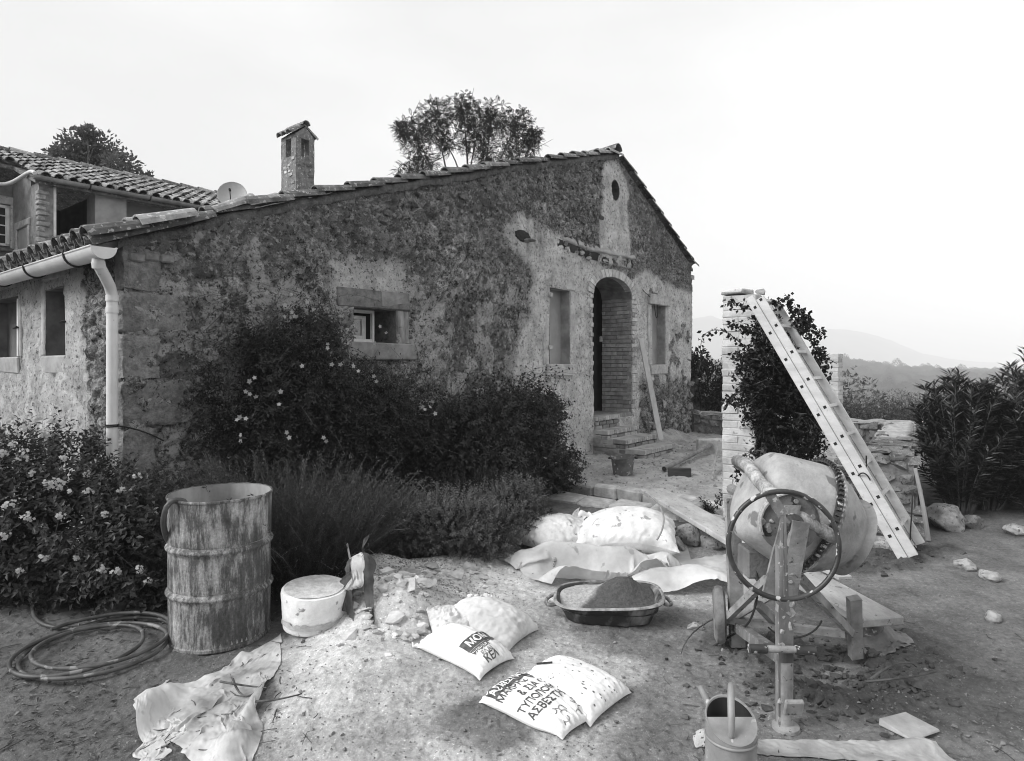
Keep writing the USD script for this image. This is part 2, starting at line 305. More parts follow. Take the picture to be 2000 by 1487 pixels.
single('hills', (mp.reshape(-1, 3), grid_faces(160, 41)), hill_mat, 'pale hazy mountain ridge across the sea', 'hills', kind='structure', smooth=True)

def leaves(Pt, D, N, L, Wd, fold=.2, r=None, six=False):
    """rhombic leaves: base points, directions, normals (all n x 3), lengths, widths"""
    Pt = np.asarray(Pt, float); D = unit(D); S = unit(np.cross(D, N)); N = np.cross(S, D); n = len(Pt)
    L = np.broadcast_to(L, (n,))[:, None]; Wd = np.broadcast_to(Wd, (n,))[:, None]
    tip = Pt + D * L - N * L * .12; mid = Pt + D * L * .45
    a = mid + S * Wd * .5 + N * Wd * fold; b = mid - S * Wd * .5 + N * Wd * fold
    v = np.stack([Pt, a, tip, b], 1).reshape(-1, 3); i = np.arange(n)[:, None] * 4
    return v, np.vstack([i + [0, 1, 2], i + [0, 2, 3]])
def rdir(r, n): return unit(r.normal(size=(n, 3)))
def groveM(name, lo, hi):
    return usdkit.material(stage, '/World/Looks/' + name, {'geo': ('geometry', {}), 'oi': ('object_info', {}), 'r': ('rgb_ramp', {'ramp': [(0.0, g3(lo)), (1.0, g3(hi))]}), 'r2': ('rgb_ramp', {'ramp': [(0.0, g3(.4)), (1.0, g3(2.4))]}), 'm': ('mix', {'mix_type': 'multiply', 'fac': 1.0}), 'p': ('principled_bsdf', {'roughness': .6})},
        [('geo.random_per_island', 'r.fac'), ('oi.random', 'r2.fac'), ('r.color', 'm.color1'), ('r2.color', 'm.color2'), ('m.color', 'p.base_color')], surface='p.BSDF')
crown_mats = [groveM('grove_leaf', .035, .085), groveM('grove_leaf_pale', .055, .12)]
def clump_crown(r, R, hgt, n, L):
    p = rdir(r, n); p = p * (.55 + .45 * r.random((n, 1)) ** .5); lob = 1 + .45 * (fbm(p * 1.7 + r.random() * 90, 3, 2) - .5); p = p * lob[:, None] * [R, R, hgt * .5]; p[:, 2] += hgt * .55
    return leaves(p, rdir(r, n) + unit(p - [0, 0, hgt * .5]) * .6, rdir(r, n), L * r.uniform(.6, 1.3, n), L * .6)
r = np.random.default_rng(5)
inst = UsdGeom.PointInstancer.Define(stage, '/World/olive_grove'); OFF['/World/olive_grove'] = np.zeros(3)
tag(inst.GetPrim(), 'far grove of grey green trees covering the slope down to the sea', 'wood', None, 'stuff')
protos = []
UsdGeom.Scope.Define(stage, '/World/olive_grove/kinds')
for i in range(4):
    pp = f'/World/olive_grove/kinds/tree_{i:03d}' if i else '/World/olive_grove/kinds/tree'
    usdkit.mesh(stage, pp, clump_crown(r, 2.6, [4.2, 5.0, 3.6, 7.5][i] , 1500, .36), crown_mats[i % 2]); protos.append(pp)
inst.CreatePrototypesRel().SetTargets([Sdf.Path(x) for x in protos])
N0 = 5200; k = r.uniform(.18, .95, N0); Rr = np.sqrt(r.uniform(34 ** 2, 640 ** 2, N0)); Rr = np.where(r.random(N0) < .3, np.exp(r.uniform(np.log(34), np.log(250), N0)), Rr)
X, Y = Rr * np.sin(np.arctan(k)), Rr * np.cos(np.arctan(k)); tt, nn = tn(X, Y); ok = (tt > 13) | (nn > 8); X, Y = X[ok], Y[ok]
Z = ground_h(X, Y) - .3; sc = r.uniform(.7, 1.35, len(X)) * np.interp(np.hypot(X, Y), [30, 300, 650], [.8, 1.0, 1.15])
pi = r.choice(4, len(X), p=[.4, .35, .22, .03])
inst.CreatePositionsAttr(Vt.Vec3fArray.FromNumpy(np.stack([X, Y, Z], 1).astype(np.float32))); inst.CreateProtoIndicesAttr(Vt.IntArray.FromNumpy(pi.astype(np.int32)))
inst.CreateScalesAttr(Vt.Vec3fArray.FromNumpy(np.stack([sc, sc, sc], 1).astype(np.float32))); th = r.uniform(0, np.pi, len(X))
inst.CreateOrientationsAttr(Vt.QuathArray([Gf.Quath(float(math.cos(a)), 0, 0, float(math.sin(a))) for a in th]))
# the air between here and the far shore
hz = trimesh.creation.box([7300, 7300, 300]); hz.apply_translation([0, 0, 300 / 2 - 45])
haze_mat = usdkit.material(stage, '/World/Looks/air', {'v': ('principled_volume', {'color': g3(1.0), 'density': .00095, 'anisotropy': -0.28})}, [], volume='v.volume')
single('haze', (np.array(hz.vertices), np.array(hz.faces)), haze_mat, 'thin evening haze over the land and sea', 'haze', kind='stuff')
# ------------------------------------------------------------------ the stone house
TL = [0, .36, .83, 1.637, 2.977, 4.853, 7.757, 10.91]; ZL = [2.55, 2.67, 2.88, 3.18, 3.63, 4.26, 5.17, 3.65]; LEN = 7.6
def zr(t): return np.interp(t, TL, ZL)
house = thing('stone_house', 'old rubble stone farmhouse with catslide gable, arched doorway and chimney', 'house', K)
# wall material: rough stone, dark lichen and pale old lime plaster; where each lies is stored on the wall
def wallM(name, lo=.075, hi=.30, pl=.46, ph=.66):
    n = {'geo': ('geometry', {}), 'a1': ('attribute', {'attribute': 'plaster'}), 'a2': ('attribute', {'attribute': 'lichen'}), 'a3': ('attribute', {'attribute': 'stone'}),
         'n1': ('noise_texture', {'scale': 12.0, 'detail': 9.0, 'roughness': .78}), 'r1': ('rgb_ramp', {'ramp': [(.30, g3(lo * .7)), (.45, g3(lo * 1.5)), (.56, g3((lo + hi) / 2)), (.74, g3(hi * 1.4))]}),
         'nf': ('noise_texture', {'scale': 42.0, 'detail': 5.0, 'roughness': .75}), 'rf': ('rgb_ramp', {'ramp': [(.32, g3(.18)), (.46, g3(.85)), (.66, g3(2.4))]}),
         'mf': ('mix', {'mix_type': 'multiply', 'fac': 1.0}), 'ms': ('mix', {'mix_type': 'multiply', 'fac': 1.0}),
         'n2': ('noise_texture', {'scale': 4.0, 'detail': 8.0, 'roughness': .65}), 'r2': ('rgb_ramp', {'ramp': [(.30, g3(pl * .62)), (.48, g3(pl)), (.70, g3(ph))]}),
         'rp': ('rgb_ramp', {'ramp': [(.25, g3(.62)), (.40, g3(.95)), (.75, g3(1.12))]}), 'mp2': ('mix', {'mix_type': 'multiply', 'fac': .8}),
         'rl': ('rgb_ramp', {'ramp': [(.35, g3(.07)), (.65, g3(.16))]}), 'ml': ('mix', {'mix_type': 'mix'}), 'mp': ('mix', {'mix_type': 'mix'}),
         'rl2': ('rgb_ramp', {'ramp': [(.35, g3(0)), (.6, g3(1))]}), 'add': ('math', {'math_type': 'add'}), 'nd': ('map_range', {'from_min': .3, 'from_max': .7, 'to_min': -.28, 'to_max': .28}), 'rpl': ('rgb_ramp', {'ramp': [(.36, g3(0)), (.60, g3(1))]}), 'nd2': ('map_range', {'from_min': .3, 'from_max': .7, 'to_min': -.42, 'to_max': .42}), 'add2': ('math', {'math_type': 'add'}), 'pk': ('map_range', {'from_min': .25, 'from_max': .95, 'to_min': .20, 'to_max': 1.0, 'clamp': True}), 'mpk': ('mix', {'mix_type': 'multiply', 'fac': 1.0}),
         'n5': ('noise_texture', {'scale': 17.0, 'detail': 5.0, 'roughness': .65}), 'r5': ('rgb_ramp', {'ramp': [(.57, g3(0)), (.60, g3(.85))]}), 'm5': ('mix', {'mix_type': 'mix', 'color2': g3(.31)}), 'n6': ('noise_texture', {'scale': 24.0, 'detail': 6.0, 'roughness': .7}), 'r6': ('rgb_ramp', {'ramp': [(.39, g3(.2)), (.44, g3(1))]}), 'm6': ('mix', {'mix_type': 'multiply', 'fac': .85}), 'bpn': ('noise_texture', {'scale': 55.0, 'detail': 6.0, 'roughness': .7}), 'bp': ('bump', {'strength': .85, 'distance': .03}),
         'p': ('principled_bsdf', {'roughness': .95, 'specular_ior_level': .12})}
    l = [('geo.position', f'{x}.vector') for x in ('n1', 'n2', 'nf', 'bpn')] + [('n1.fac', 'r1.fac'), ('nf.fac', 'rf.fac'), ('r1.color', 'mf.color1'), ('rf.color', 'mf.color2'), ('mf.color', 'ms.color1'), ('a3.fac', 'ms.color2'),
         ('a2.fac', 'ml.fac'), ('ms.color', 'ml.color1'), ('n2.fac', 'rl.fac'), ('rl.color', 'ml.color2'),
         ('n1.fac', 'nd.value'), ('nd.result', 'add.value1'), ('a1.fac', 'add.value2'), ('add.value', 'add2.value1'), ('nf.fac', 'nd2.value'), ('nd2.result', 'add2.value2'), ('add2.value', 'rpl.fac'), ('a1.fac', 'pk.value'), ('rpl.color', 'mp.fac'),
         ('n2.fac', 'r2.fac'), ('nf.fac', 'rp.fac'), ('r2.color', 'mp2.color1'), ('rp.color', 'mp2.color2'), ('ml.color', 'mp.color1'), ('mp2.color', 'mpk.color1'), ('pk.result', 'mpk.color2'), ('mpk.color', 'mp.color2'), ('geo.position', 'n5.vector'), ('n5.fac', 'r5.fac'), ('r5.color', 'm5.fac'), ('mp.color', 'm5.color1'), ('geo.position', 'n6.vector'), ('n6.fac', 'r6.fac'), ('m5.color', 'm6.color1'), ('r6.color', 'm6.color2'), ('m6.color', 'p.base_color'), ('bpn.fac', 'bp.height'), ('bp.normal', 'p.normal')]
    return usdkit.material(stage, '/World/Looks/' + name, n, l, surface='p.BSDF')
wall_mat = wallM('old_rubble_wall')
stone_mat = M('field_stone', .06, .20, 11, 7, obj=.35, bump=.9, bscale=45, bdist=.02, nrough=.7, sp=(60, .62, .30))
pale_stone = M('pale_stone', .30, .52, 9, 7, obj=.2, bump=.6, bscale=50, bdist=.015)
dress_mat = M('dressed_stone', .26, .46, 7, 7, bump=.4, bscale=60, nrough=.65, sp=(30, .66, .12))
dress_dark = M('dressed_stone_dark', .06, .19, 8, 7, bump=.4, bscale=60, nrough=.7)
brick_mat = M('old_brick', .17, .34, 10, 6, obj=.3, bump=.5, bscale=70, bdist=.008, nrough=.65)
brick_dk = M('dusty_red_brick', .10, .20, 10, 6, obj=.3, bump=.5, bscale=70, bdist=.008)
mortar_mat = M('grey_mortar', .14, .26, 14, 6, bump=.6, bscale=60, bdist=.01)
tile_mat = M('weathered_roof_tile', .05, .22, 7, 8, obj=.4, bump=.5, bscale=50, nrough=.7, sp=(26, .60, .30))
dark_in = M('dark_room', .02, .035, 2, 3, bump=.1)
zinc_mat = M('painted_gutter', .48, .60, 3, 4, rough=.45, spec=.5, bump=.05, sp=(20, .70, .30))
wood_mat = M('weathered_wood', .22, .36, 8, 6, stretch=(1, 1, .15), bump=.3, bscale=40)
frame_mat = M('white_window_frame', .50, .68, 6, 5, rough=.6, bump=.1)
shutter_mat = M('grey_shutter', .25, .33, 3, 5, rough=.7, bump=.15)
glass_mat = usdkit.material(stage, '/World/Looks/window_glass', {'t': ('transparent_bsdf', {}), 'g': ('glossy_bsdf', {'roughness': .02, 'color': g3(.9)}), 'f': ('fresnel', {'IOR': 1.5}), 'm': ('mix_closure', {})}, [('f.fac', 'm.fac'), ('t.BSDF', 'm.closure1'), ('g.BSDF', 'm.closure2')], surface='m.closure')
DZ0 = .72                                                          # door sill
door_t0, door_t1 = t_at(1158), t_at(1233); door_c = (door_t0 + door_t1) / 2; door_r = (door_t1 - door_t0) / 2
AZ, AR = 2.74, .34                                                 # arch springing and rise
def arch_z(t): x = np.clip((t - door_c) / door_r, -1, 1); return AZ + AR * np.sqrt(np.maximum(1 - x * x, 0)) ** .9
WIN = {'w1': (t_at(1072), t_at(1112), 1.60, 2.73), 'w2': (t_at(1272), t_at(1298), 1.57, 2.72), 'sm': (t_at(690), t_at(774), 1.84, 2.21)}
OC = (t_at(1201), 4.58); ORX, ORZ = .135, .17
def plaster_mask(t, z):
    e = np.stack([t * 1.0, z * 1.0, 0 * t], -1); w = (fbm(e * 2.3, 4, 12) - .5) * .9; w2 = (fbm(e * 5, 3, 21) - .5)
    edge = 4.95 + .25 * np.sin(z * 3) + w * .6 - .35 * smooth(1.2, .3, z)
    a = smooth(edge - .12, edge + .25, t)
    ztop = np.interp(t, [4.6, 5.0, 5.4, 6.0, 6.6, 7.2, 8.3, 8.8, 9.5, 10.9], [3.5, 3.75, 3.72, 3.55, 3.35, 3.25, 3.2, 3.35, 3.25, 3.1]) + w * .35
    a = a * smooth(ztop + .16, ztop - .16, z)
    ov = np.sqrt(((t - OC[0]) / .47) ** 2 + ((z - OC[1]) / .50) ** 2); a = np.maximum(a, smooth(1.25, .85, ov + w * .4) * .95)
    tg = smooth(.60, .38, np.abs(t - OC[0] - .0 + .06 * (4.2 - z)) + w * .25 - .10 * smooth(4.3, 3.3, z)) * smooth(3.22, 3.34, z) * smooth(4.7, 4.3, z); a = np.maximum(a, tg * .95)
    low = smooth(1.45, .9, z + w * .5) * smooth(8.45, 8.8, t); a = a * (1 - .95 * low)
    left = smooth(.64, .86, .10 * fbm(e * 3, 2, 41) + fbm(e * [5.5, 4.4, 1], 4, 40) + .30 * smooth(.0, 1.0, z) * smooth(3.2, 2.2, z) - .10) ; a = np.maximum(a, left * .66 * (t < 5.4))
    sw = smooth(.40, .10, np.abs(z - 2.52 - .05 * (t - 2.3)) + w * .2) * smooth(1.7, 1.95, t + w * .2) * smooth(3.05, 2.85, t); sw *= (z > 2.38); a = np.maximum(a, sw * .8)
    nich = smooth(.75, .3, np.hypot((t - 5.05) / .7, (z - 3.35) / .45) + w * .5); a = np.maximum(a, nich * .8)
    a = a * (1 - .55 * smooth(.58, .70, fbm(e * 4.2, 4, 66)) * smooth(8.9, 9.4, t + z * .1))
    drip = smooth(.55, .7, fbm(np.stack([t * 5, z * .8, 0 * t], -1), 3, 8)) * smooth(6.2, 5.4, t) * smooth(4.7, 5.1, t) * smooth(2.2, 3.2, z); a = a - .35 * drip
    return np.clip(a, 0, 1)
def lichen_mask(t, z):
    e = np.stack([t, z, 0 * t], -1); w = fbm(e * 1.6, 4, 90) - .5
    top = smooth(.9, .15, zr(t) - z + w * 1.0) * .75
    band = smooth(1.1, .3, np.hypot((t - 4.55) / 1.0, (z - 3.5) / 1.0) + w * 1.2)
    rt = smooth(.6, .2, np.abs(t - 9.4) / 1.6 + w * .8) * smooth(3.15, 3.4, z + w * .5)
    gen = smooth(.5, .68, fbm(e * 1.1, 4, 14)) * .8 * (t < 5)
    lowd = smooth(1.2, .4, z) * (t < 5) * .6
    return np.clip(np.maximum.reduce([top, band * .85, rt * .9, gen, lowd]), 0, 1) * (.45 + .75 * fbm(e * 8, 3, 17))
def cells(a, b, size, seed, aspect=1.5):
    """rubble: for points (a, b) gives stone relief 0..1, id brightness"""
    r = np.random.default_rng(seed); a0, a1, b0, b1 = a.min() - 1, a.max() + 1, b.min() - 1, b.max() + 1; sx, sz = size * aspect, size
    nx, nz = int((a1 - a0) / sx), int((b1 - b0) / sz); cx, cz = np.meshgrid(np.arange(nx), np.arange(nz), indexing='ij')
    c = np.stack([a0 + (cx + .5 * (cz % 2) + r.uniform(-.33, .33, cx.shape)) * sx, b0 + (cz + r.uniform(-.33, .33, cx.shape)) * sz], -1).reshape(-1, 2)
    tr = cKDTree(c / [aspect, 1]); d, i = tr.query(np.stack([a.ravel() / aspect, b.ravel()], 1), k=2)
    gap = (d[:, 1] - d[:, 0]) / size; br = r.uniform(.45, 1.65, len(c)); pr = r.uniform(.4, 1, len(c))
    return smooth(.02, .32, gap).reshape(a.shape) * pr[i[:, 0]].reshape(a.shape), br[i[:, 0]].reshape(a.shape), c
def wall_sheet(pos, A, B, keep, top, masks, seed, amp=.035, pamp=.35):
    """displaced masonry sheet; A, B 1-D line positions; pos(a, b, n) to world; keep(a, b) False inside openings"""
    a, b = np.meshgrid(A, B, indexing='ij'); e = np.stack([a, b, 0 * a], -1); pl, li = masks(a, b)
    rel, br, _ = cells(a + .06 * (fbm(e * 6, 2, seed) - .5), b + .05 * (fbm(e * 6, 2, seed + 1) - .5), .145, seed)
    disp = (1 - pl * (1 - pamp)) * amp * (rel - .5) + (fbm(e * 1.1, 3, seed + 2) - .5) * .07 + (fbm(e * 12, 4, seed + 3) - .5) * (.05 - .032 * pl) + (fbm(e * 40, 2, seed + 5) - .5) * (.026 - .016 * pl) + pl * .012
    lump = smooth(.56, .72, fbm(e * 16, 3, seed + 9)); disp = disp + lump * (1 - pl) * .02
    disp = disp * top(a, b)
    v = pos(a, b, disp).reshape(-1, 3); ns = len(B); q = grid_faces(len(A), ns)
    ca = .5 * (A[:-1] + A[1:])[:, None] + 0 * B[None, :-1]; cb = .5 * (B[:-1] + B[1:])[None, :] + 0 * ca; kp = keep(ca, cb).reshape(-1); q = q[kp]
    sh = 1 - .45 * (1 - rel) * (1 - pl); return (v, q), {'plaster': pl.reshape(-1), 'lichen': li.reshape(-1), 'stone': (br * .9 + .1).reshape(-1) * (1 - .4 * smooth(.28, 0, rel)).reshape(-1)}
def in_open(t, z, g=.0):
    o = np.zeros(t.shape, bool)
    for a, b, c, d in WIN.values(): o |= (t > a - g) & (t < b + g) & (z > c - g) & (z < d + g)
    o |= (t > door_t0 - g) & (t < door_t1 + g) & (z < arch_z(t) + g) & (z > DZ0 - .05)
    o |= ((t - OC[0]) / (ORX + g)) ** 2 + ((z - OC[1]) / (ORZ + g)) ** 2 < 1
    return o
TA = np.arange(0, 10.915, .0185); ZB = np.arange(-.15, 5.3, .0185)
gm = lambda a, b: (plaster_mask(a, b), lichen_mask(a, b) * (1 - .75 * plaster_mask(a, b)))
topf = lambda a, b: smooth(0, .06, a + .02) * 1.0
sheet, pv = wall_sheet(lambda a, b, n: H(a, n, b), TA, ZB, lambda t, z: (z < zr(t)) & ~in_open(t, z, .004), topf, gm, 3, amp=.022)
gwall = part(house, 'gable_wall', sheet, wall_mat, smooth=True, prim=pv)
# side wall along v from the near corner
SW = {'a': (s_at(132), s_at(90), 1.70, 2.32), 'b': (s_at(39), s_at(-22), 1.69, 2.33)}
def HS(s, n, z): return K + np.multiply.outer(np.asarray(s, float), V) - np.multiply.outer(np.asarray(n, float), U) + np.multiply.outer(np.asarray(z, float), ZA)
def side_masks(s, z):
    e = np.stack([s, z, 0 * s], -1); w = fbm(e * 2.5, 4, 61) - .5
    pl = smooth(.42, .72, .62 + w * 1.3 + .25 * smooth(.5, 1.0, s) - .45 * smooth(.95, .45, s) - .25 * smooth(1.4, .7, z)); return np.clip(pl, 0, 1), np.clip(.3 * smooth(.5, .7, fbm(e * 2, 3, 5)) + .5 * smooth(2.3, 2.5, z + w * .4), 0, 1)
SA = np.arange(0, LEN, .02); SB = np.arange(-.15, 2.66, .02)
def keep_s(s, z):
    o = np.zeros(s.shape, bool)
    for a, b, c, d in SW.values(): o |= (s > a - .004) & (s < b + .004) & (z > c - .004) & (z < d + .004)
    return ~o
sheet, pv = wall_sheet(lambda a, b, n: HS(a, n, b), SA, SB, keep_s, lambda a, b: smooth(0, .06, a + .02), side_masks, 8, amp=.03)
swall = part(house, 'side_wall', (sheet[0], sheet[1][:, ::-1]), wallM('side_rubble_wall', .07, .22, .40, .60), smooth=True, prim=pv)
# back walls, dark rooms, floor
mb = MB()
mb.add(np.array([H(10.90, 0, -.15), H(10.90, -LEN, -.15), H(10.90, -LEN, 3.6), H(10.90, 0, 3.6)]), [[0, 1, 2, 3]])
mb.add(np.array([H(0, -LEN, -.15), H(10.9, -LEN, -.15), H(10.9, -LEN, 3.6), H(7.757, -LEN, 5.15), H(0, -LEN, 2.6)]), [[0, 1, 2], [0, 2, 3], [0, 3, 4]])
part(house, 'back_wall', mb, stone_mat)
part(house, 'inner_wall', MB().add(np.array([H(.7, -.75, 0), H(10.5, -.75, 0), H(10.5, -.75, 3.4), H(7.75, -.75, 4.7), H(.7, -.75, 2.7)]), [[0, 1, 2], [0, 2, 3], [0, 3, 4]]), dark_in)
# ---- openings: reveals, frames, lintels, sills
def reveal(pos, a0, a1, z0, z1, dep, m, parent, thick=.05, zfloor=None):
    mb = MB()
    for (p, q, c, d) in ((a0 - thick, a0, z0 - thick, z1 + thick), (a1, a1 + thick, z0 - thick, z1 + thick), (a0, a1, z0 - thick, z0), (a0, a1, z1, z1 + thick)):
        pts = [pos(x, n, z) for x in (p, q) for n in (-dep, .004) for z in (c, d)]; mb.add(*hull(np.array(pts)))
    return part(parent, 'reveal', mb, m)
def slab(pos, a0, a1, n0, n1, z0, z1, seed=0, jit=.006, bev=.012):
    o = pos((a0 + a1) / 2, (n0 + n1) / 2, (z0 + z1) / 2); r = np.random.default_rng(seed + int(1000 * abs(a0)))
    return cbox(o, (pos(a1, 0, 0) - pos(a0, 0, 0)) / 2, (pos(0, n1, 0) - pos(0, n0, 0)) / 2, ZA * (z1 - z0) / 2, bev, jit, r)
for key, sg in (('w1', 0), ('w2', 1)):
    a, b, c, d = WIN[key]; w = part(house, 'window', slab(H, a - .01, b + .01, -.19, -.165, c, d, bev=.002, jit=0), shutter_mat)
    reveal(H, a, b, c, d, .5, M(f'window_reveal_{key}', .20, .36, 5, 6, bump=.5), w)
    part(w, 'shutter_batten', slab(H, a + .24, a + .265, -.165, -.150, c + .01, d - .01, bev=.002, jit=0), shutter_mat)
    part(house, 'sill', slab(H, a - .10 + .05 * sg, b + .08, -.1, .035, c - .18, c - .001, 3), dress_mat)
    part(house, 'lintel', slab(H, a - .16, b + .14, -.1, .018 + .05 * sg, d + .001, d + .19, 5), dress_mat)
    part(house, 'jamb_stone', slab(H, a - .17, a - .001, -.1, .02, c, d, 6), dress_mat); part(house, 'jamb_stone', slab(H, b + .001, b + .16, -.1, .016, c, d, 7), dress_mat)
for q in range(2):
    a, b, c, d = WIN['w1']; part(house, 'hinge_pin', slab(H, a - .05, a + .02, .02, .07, [d - .14, c + .22][q], [d - .08, c + .27][q], bev=.004), dress_mat)
a, b, c, d = WIN['sm']; w = part(house, 'window', slab(H, a, b, -.42, -.40, c, d, bev=.002, jit=0), dark_in, label='small white framed window')
reveal(H, a, b, c, d, .45, dress_dark, w)
fr = b - .16
for (p, q, e, g) in ((a, a + .035, c, d), (fr - .03, fr, c, d), (a + .035, fr - .03, c, c + .05), (a + .035, fr - .03, d - .035, d)): part(w, 'frame', slab(H, p, q, -.225, -.18, e, g, bev=.004, jit=0), frame_mat)
ip, iq = a + .09, fr - .05
for (p, q, e, g) in ((ip, ip + .035, c + .05, d - .06), (iq - .055, iq, c + .05, d - .06), (ip + .035, iq - .055, c + .05, c + .09), (ip + .035, iq - .055, d - .10, d - .06)): part(w, 'casement', slab(H, p, q, -.30, -.265, e, g, bev=.004, jit=0), frame_mat)
part(w, 'pane', slab(H, ip + .03, iq - .05, -.285, -.28, c + .085, d - .095, bev=.001, jit=0), glass_mat)
part(house, 'lintel', slab(H, t_at(655), t_at(797), -.1, .03, 2.225, 2.415, 9), dress_dark, label='dark lintel over the small window')
part(house, 'lintel', slab(H, t_at(741), t_at(795), -.05, .036, 2.235, 2.41, 19), M('lintel_patch', .14, .24, 9, 6), label='pale mortar patch on the lintel')
part(house, 'sill', slab(H, t_at(676), t_at(808), -.1, .05, 1.66, 1.838, 10), M('sill_stone', .14, .26, 8, 6, bump=.4))
part(house, 'jamb_stone', slab(H, t_at(657), a - .002, -.1, .012, 1.84, 2.222, 11), dress_dark); part(house, 'jamb_stone', slab(H, b + .002, t_at(797), -.1, .012, 1.84, 2.222, 12), M('jamb_streaked', .10, .30, 6, 6, stretch=(3, 3, .6)))
for key in ('a', 'b'):
    a, b, c, d = SW[key]; w = part(house, 'window', slab(HS, a - .01, b + .01, -.20, -.175, c, d, bev=.002, jit=0), M(f'inner_board_{key}', .05, .12, 3, 5))
    reveal(HS, a, b, c, d, .4, M(f'side_reveal_{key}', .10, .20, 5, 6), w)
    part(house, 'sill', slab(HS, a - .02, b + .10, -.1, .02, c - .17, c - .001, 3), M(f'side_sill_{key}', .22, .36, 5, 6)); part(house, 'jamb_stone', slab(HS, b + .001, b + .12, -.1, .016, c, d + .09, 4), dress_mat); part(house, 'jamb_stone', slab(HS, a - .07, a - .001, -.1, .016, c, d + .02, 5), dress_mat)
    part(house, 'lintel', slab(HS, a - .06, b + .1, -.1, .02, d + .095, d + .22, 6), dress_mat)
    part(w, 'latch', slab(HS, a - .03, a + .05, .016, .05, c + .30, c + .32, bev=.003), dark_in)
mb = MB().add(*tube(np.array([HS(SW['b'][0] + .05, -.01, z) for z in np.linspace(1.7, 2.3, 6)]), .025, 6)); part(house, 'window_post', mb, frame_mat)
# attic window and niche
th = np.linspace(0, 2 * np.pi, 25); ring = MB()
vv = np.array([[H(OC[0] + ORX * k_ * math.cos(x), dn, OC[1] + ORZ * k_ * math.sin(x)) for x in th[:-1]] for k_, dn in ((1.12, .0), (1.0, .012), (.97, -.3), (.0, -.3))]).reshape(-1, 3); qf = grid_faces(4, 24); qf = np.vstack([qf, np.stack([np.arange(3) * 24 + 23, np.arange(1, 4) * 24 + 23, np.arange(1, 4) * 24, np.arange(3) * 24], 1)])
part(house, 'attic_window', (vv, qf), M('attic_recess', .05, .10, 10, 5))
def recess(t0, z0, w, h, seed, depth=.2):
    m = trimesh.creation.icosphere(3); v = np.array(m.vertices); v = v * (1 + .6 * (fbm(v * 2.5 + seed, 3, seed) - .5))[:, None]; return H(t0 + v[:, 0] * w, .012 + v[:, 1] * .02, z0 + v[:, 2] * h), np.array(m.faces)
hole_m = M('deep_hole', .012, .03, 4, 3)
t_, z_ = tz(1020, 462); nic = part(house, 'niche', recess(t_, z_, .17, .085, 4), hole_m)
part(nic, 'niche_stone', rock(np.random.default_rng(3), [.14, .10, .05], H(t_ + .09, .02, z_ - .05)), stone_mat)
# broken cornice over the door: a ragged projecting ledge with stones hanging under it
ct = np.linspace(t_at(1088), t_at(1236), 60); cz = np.interp(ct, [t_at(1088), t_at(1150), t_at(1236)], [tz(1088, 464)[1], tz(1150, 489)[1], tz(1236, 508)[1]]); e = np.stack([ct, cz, 0 * ct], -1)
ow = .01 + .04 * smooth(t_at(1100), t_at(1190), ct) + .06 * (fbm(e * 11, 4, 2) - .5); rows = [H(ct, .0 * ct, cz + .15 + .03 * fbm(e * 6, 2, 5)), H(ct, ow * .8, cz + .05), H(ct, ow, cz + .012 + .02 * fbm(e * 14, 2, 7)), H(ct, 0 * ct - .02, cz - .01)]
rows = [np.array([H(a, b, c)[0] if np.ndim(a) else H(a, b, c) for a, b, c in zip(ct, nn_, zz_)]) for nn_, zz_ in ((0 * ct - .02, cz + .12), (ow * .8, cz + .045 + .04 * (fbm(e * 9, 3, 6) - .5)), (ow, cz + .05 * (fbm(e * 16, 3, 7) - .5)), (0 * ct - .03, cz - .02))]
part(house, 'broken_cornice', (np.array(rows).reshape(-1, 3), grid_faces(4, 60)), M('cornice_plaster', .26, .42, 6, 6, bump=.5), smooth=True)
part(house, 'cornice_gap', (np.array([[H(x, .006 + .004 * i, z - .015 - dz) for x, z in zip(ct, cz)] for i, dz in ((1, 0), (1, .06), (0, .13))]).reshape(-1, 3), grid_faces(3, 60)), hole_m)
r = np.random.default_rng(8)
for i in range(16):
    j = r.integers(4, 58); part(house, 'loose_stone', rock(r, r.uniform(.03, .075, 3), H(ct[j], .02, cz[j] - r.uniform(.04, .15))), stone_mat if r.random() < .6 else pale_stone)
# ---- doorway
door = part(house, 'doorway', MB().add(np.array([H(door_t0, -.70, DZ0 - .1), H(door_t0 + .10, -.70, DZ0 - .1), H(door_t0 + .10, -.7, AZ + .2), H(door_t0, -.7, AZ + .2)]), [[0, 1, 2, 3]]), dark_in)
mb = MB().add(np.array([H(door_t0, 0, DZ0 - .1), H(door_t0, -.72, DZ0 - .1), H(door_t0, -.72, AZ + .02), H(door_t0, 0, AZ + .02)]), [[0, 1, 2, 3]])
mb.add(np.array([H(door_t1 + .012, 0, DZ0 - .1), H(door_t1 + .012, -.60, DZ0 - .1), H(door_t1 + .012, -.60, AZ + .05), H(door_t1 + .012, 0, AZ + .05)]), [[0, 1, 2, 3]]); part(door, 'jamb', mb, mortar_mat)
ts = np.linspace(door_t0, door_t1, 25); part(door, 'vault', (np.array([[H(x, n_, float(arch_z(x)) + .004) for x in ts] for n_ in (.01, -.60)]).reshape(-1, 3), grid_faces(2, 25)), M('vault_plaster', .12, .22, 8, 5))
part(door, 'door_frame', slab(lambda t, n, z: H(t, n, z), door_t0 + .03, door_t0 + .11, -.68, -.62, DZ0 - .02, AZ, bev=.004), dark_in)
part(door, 'lock_plate', slab(H, door_t1 - .10, door_t1 - .06, -.60, -.55, 2.0, 2.1, bev=.004), dress_mat)
part(door, 'threshold', slab(H, door_t0 - .02, door_t1 + .02, -.72, .0, DZ0 - .12, DZ0 + .002, 4), mortar_mat)
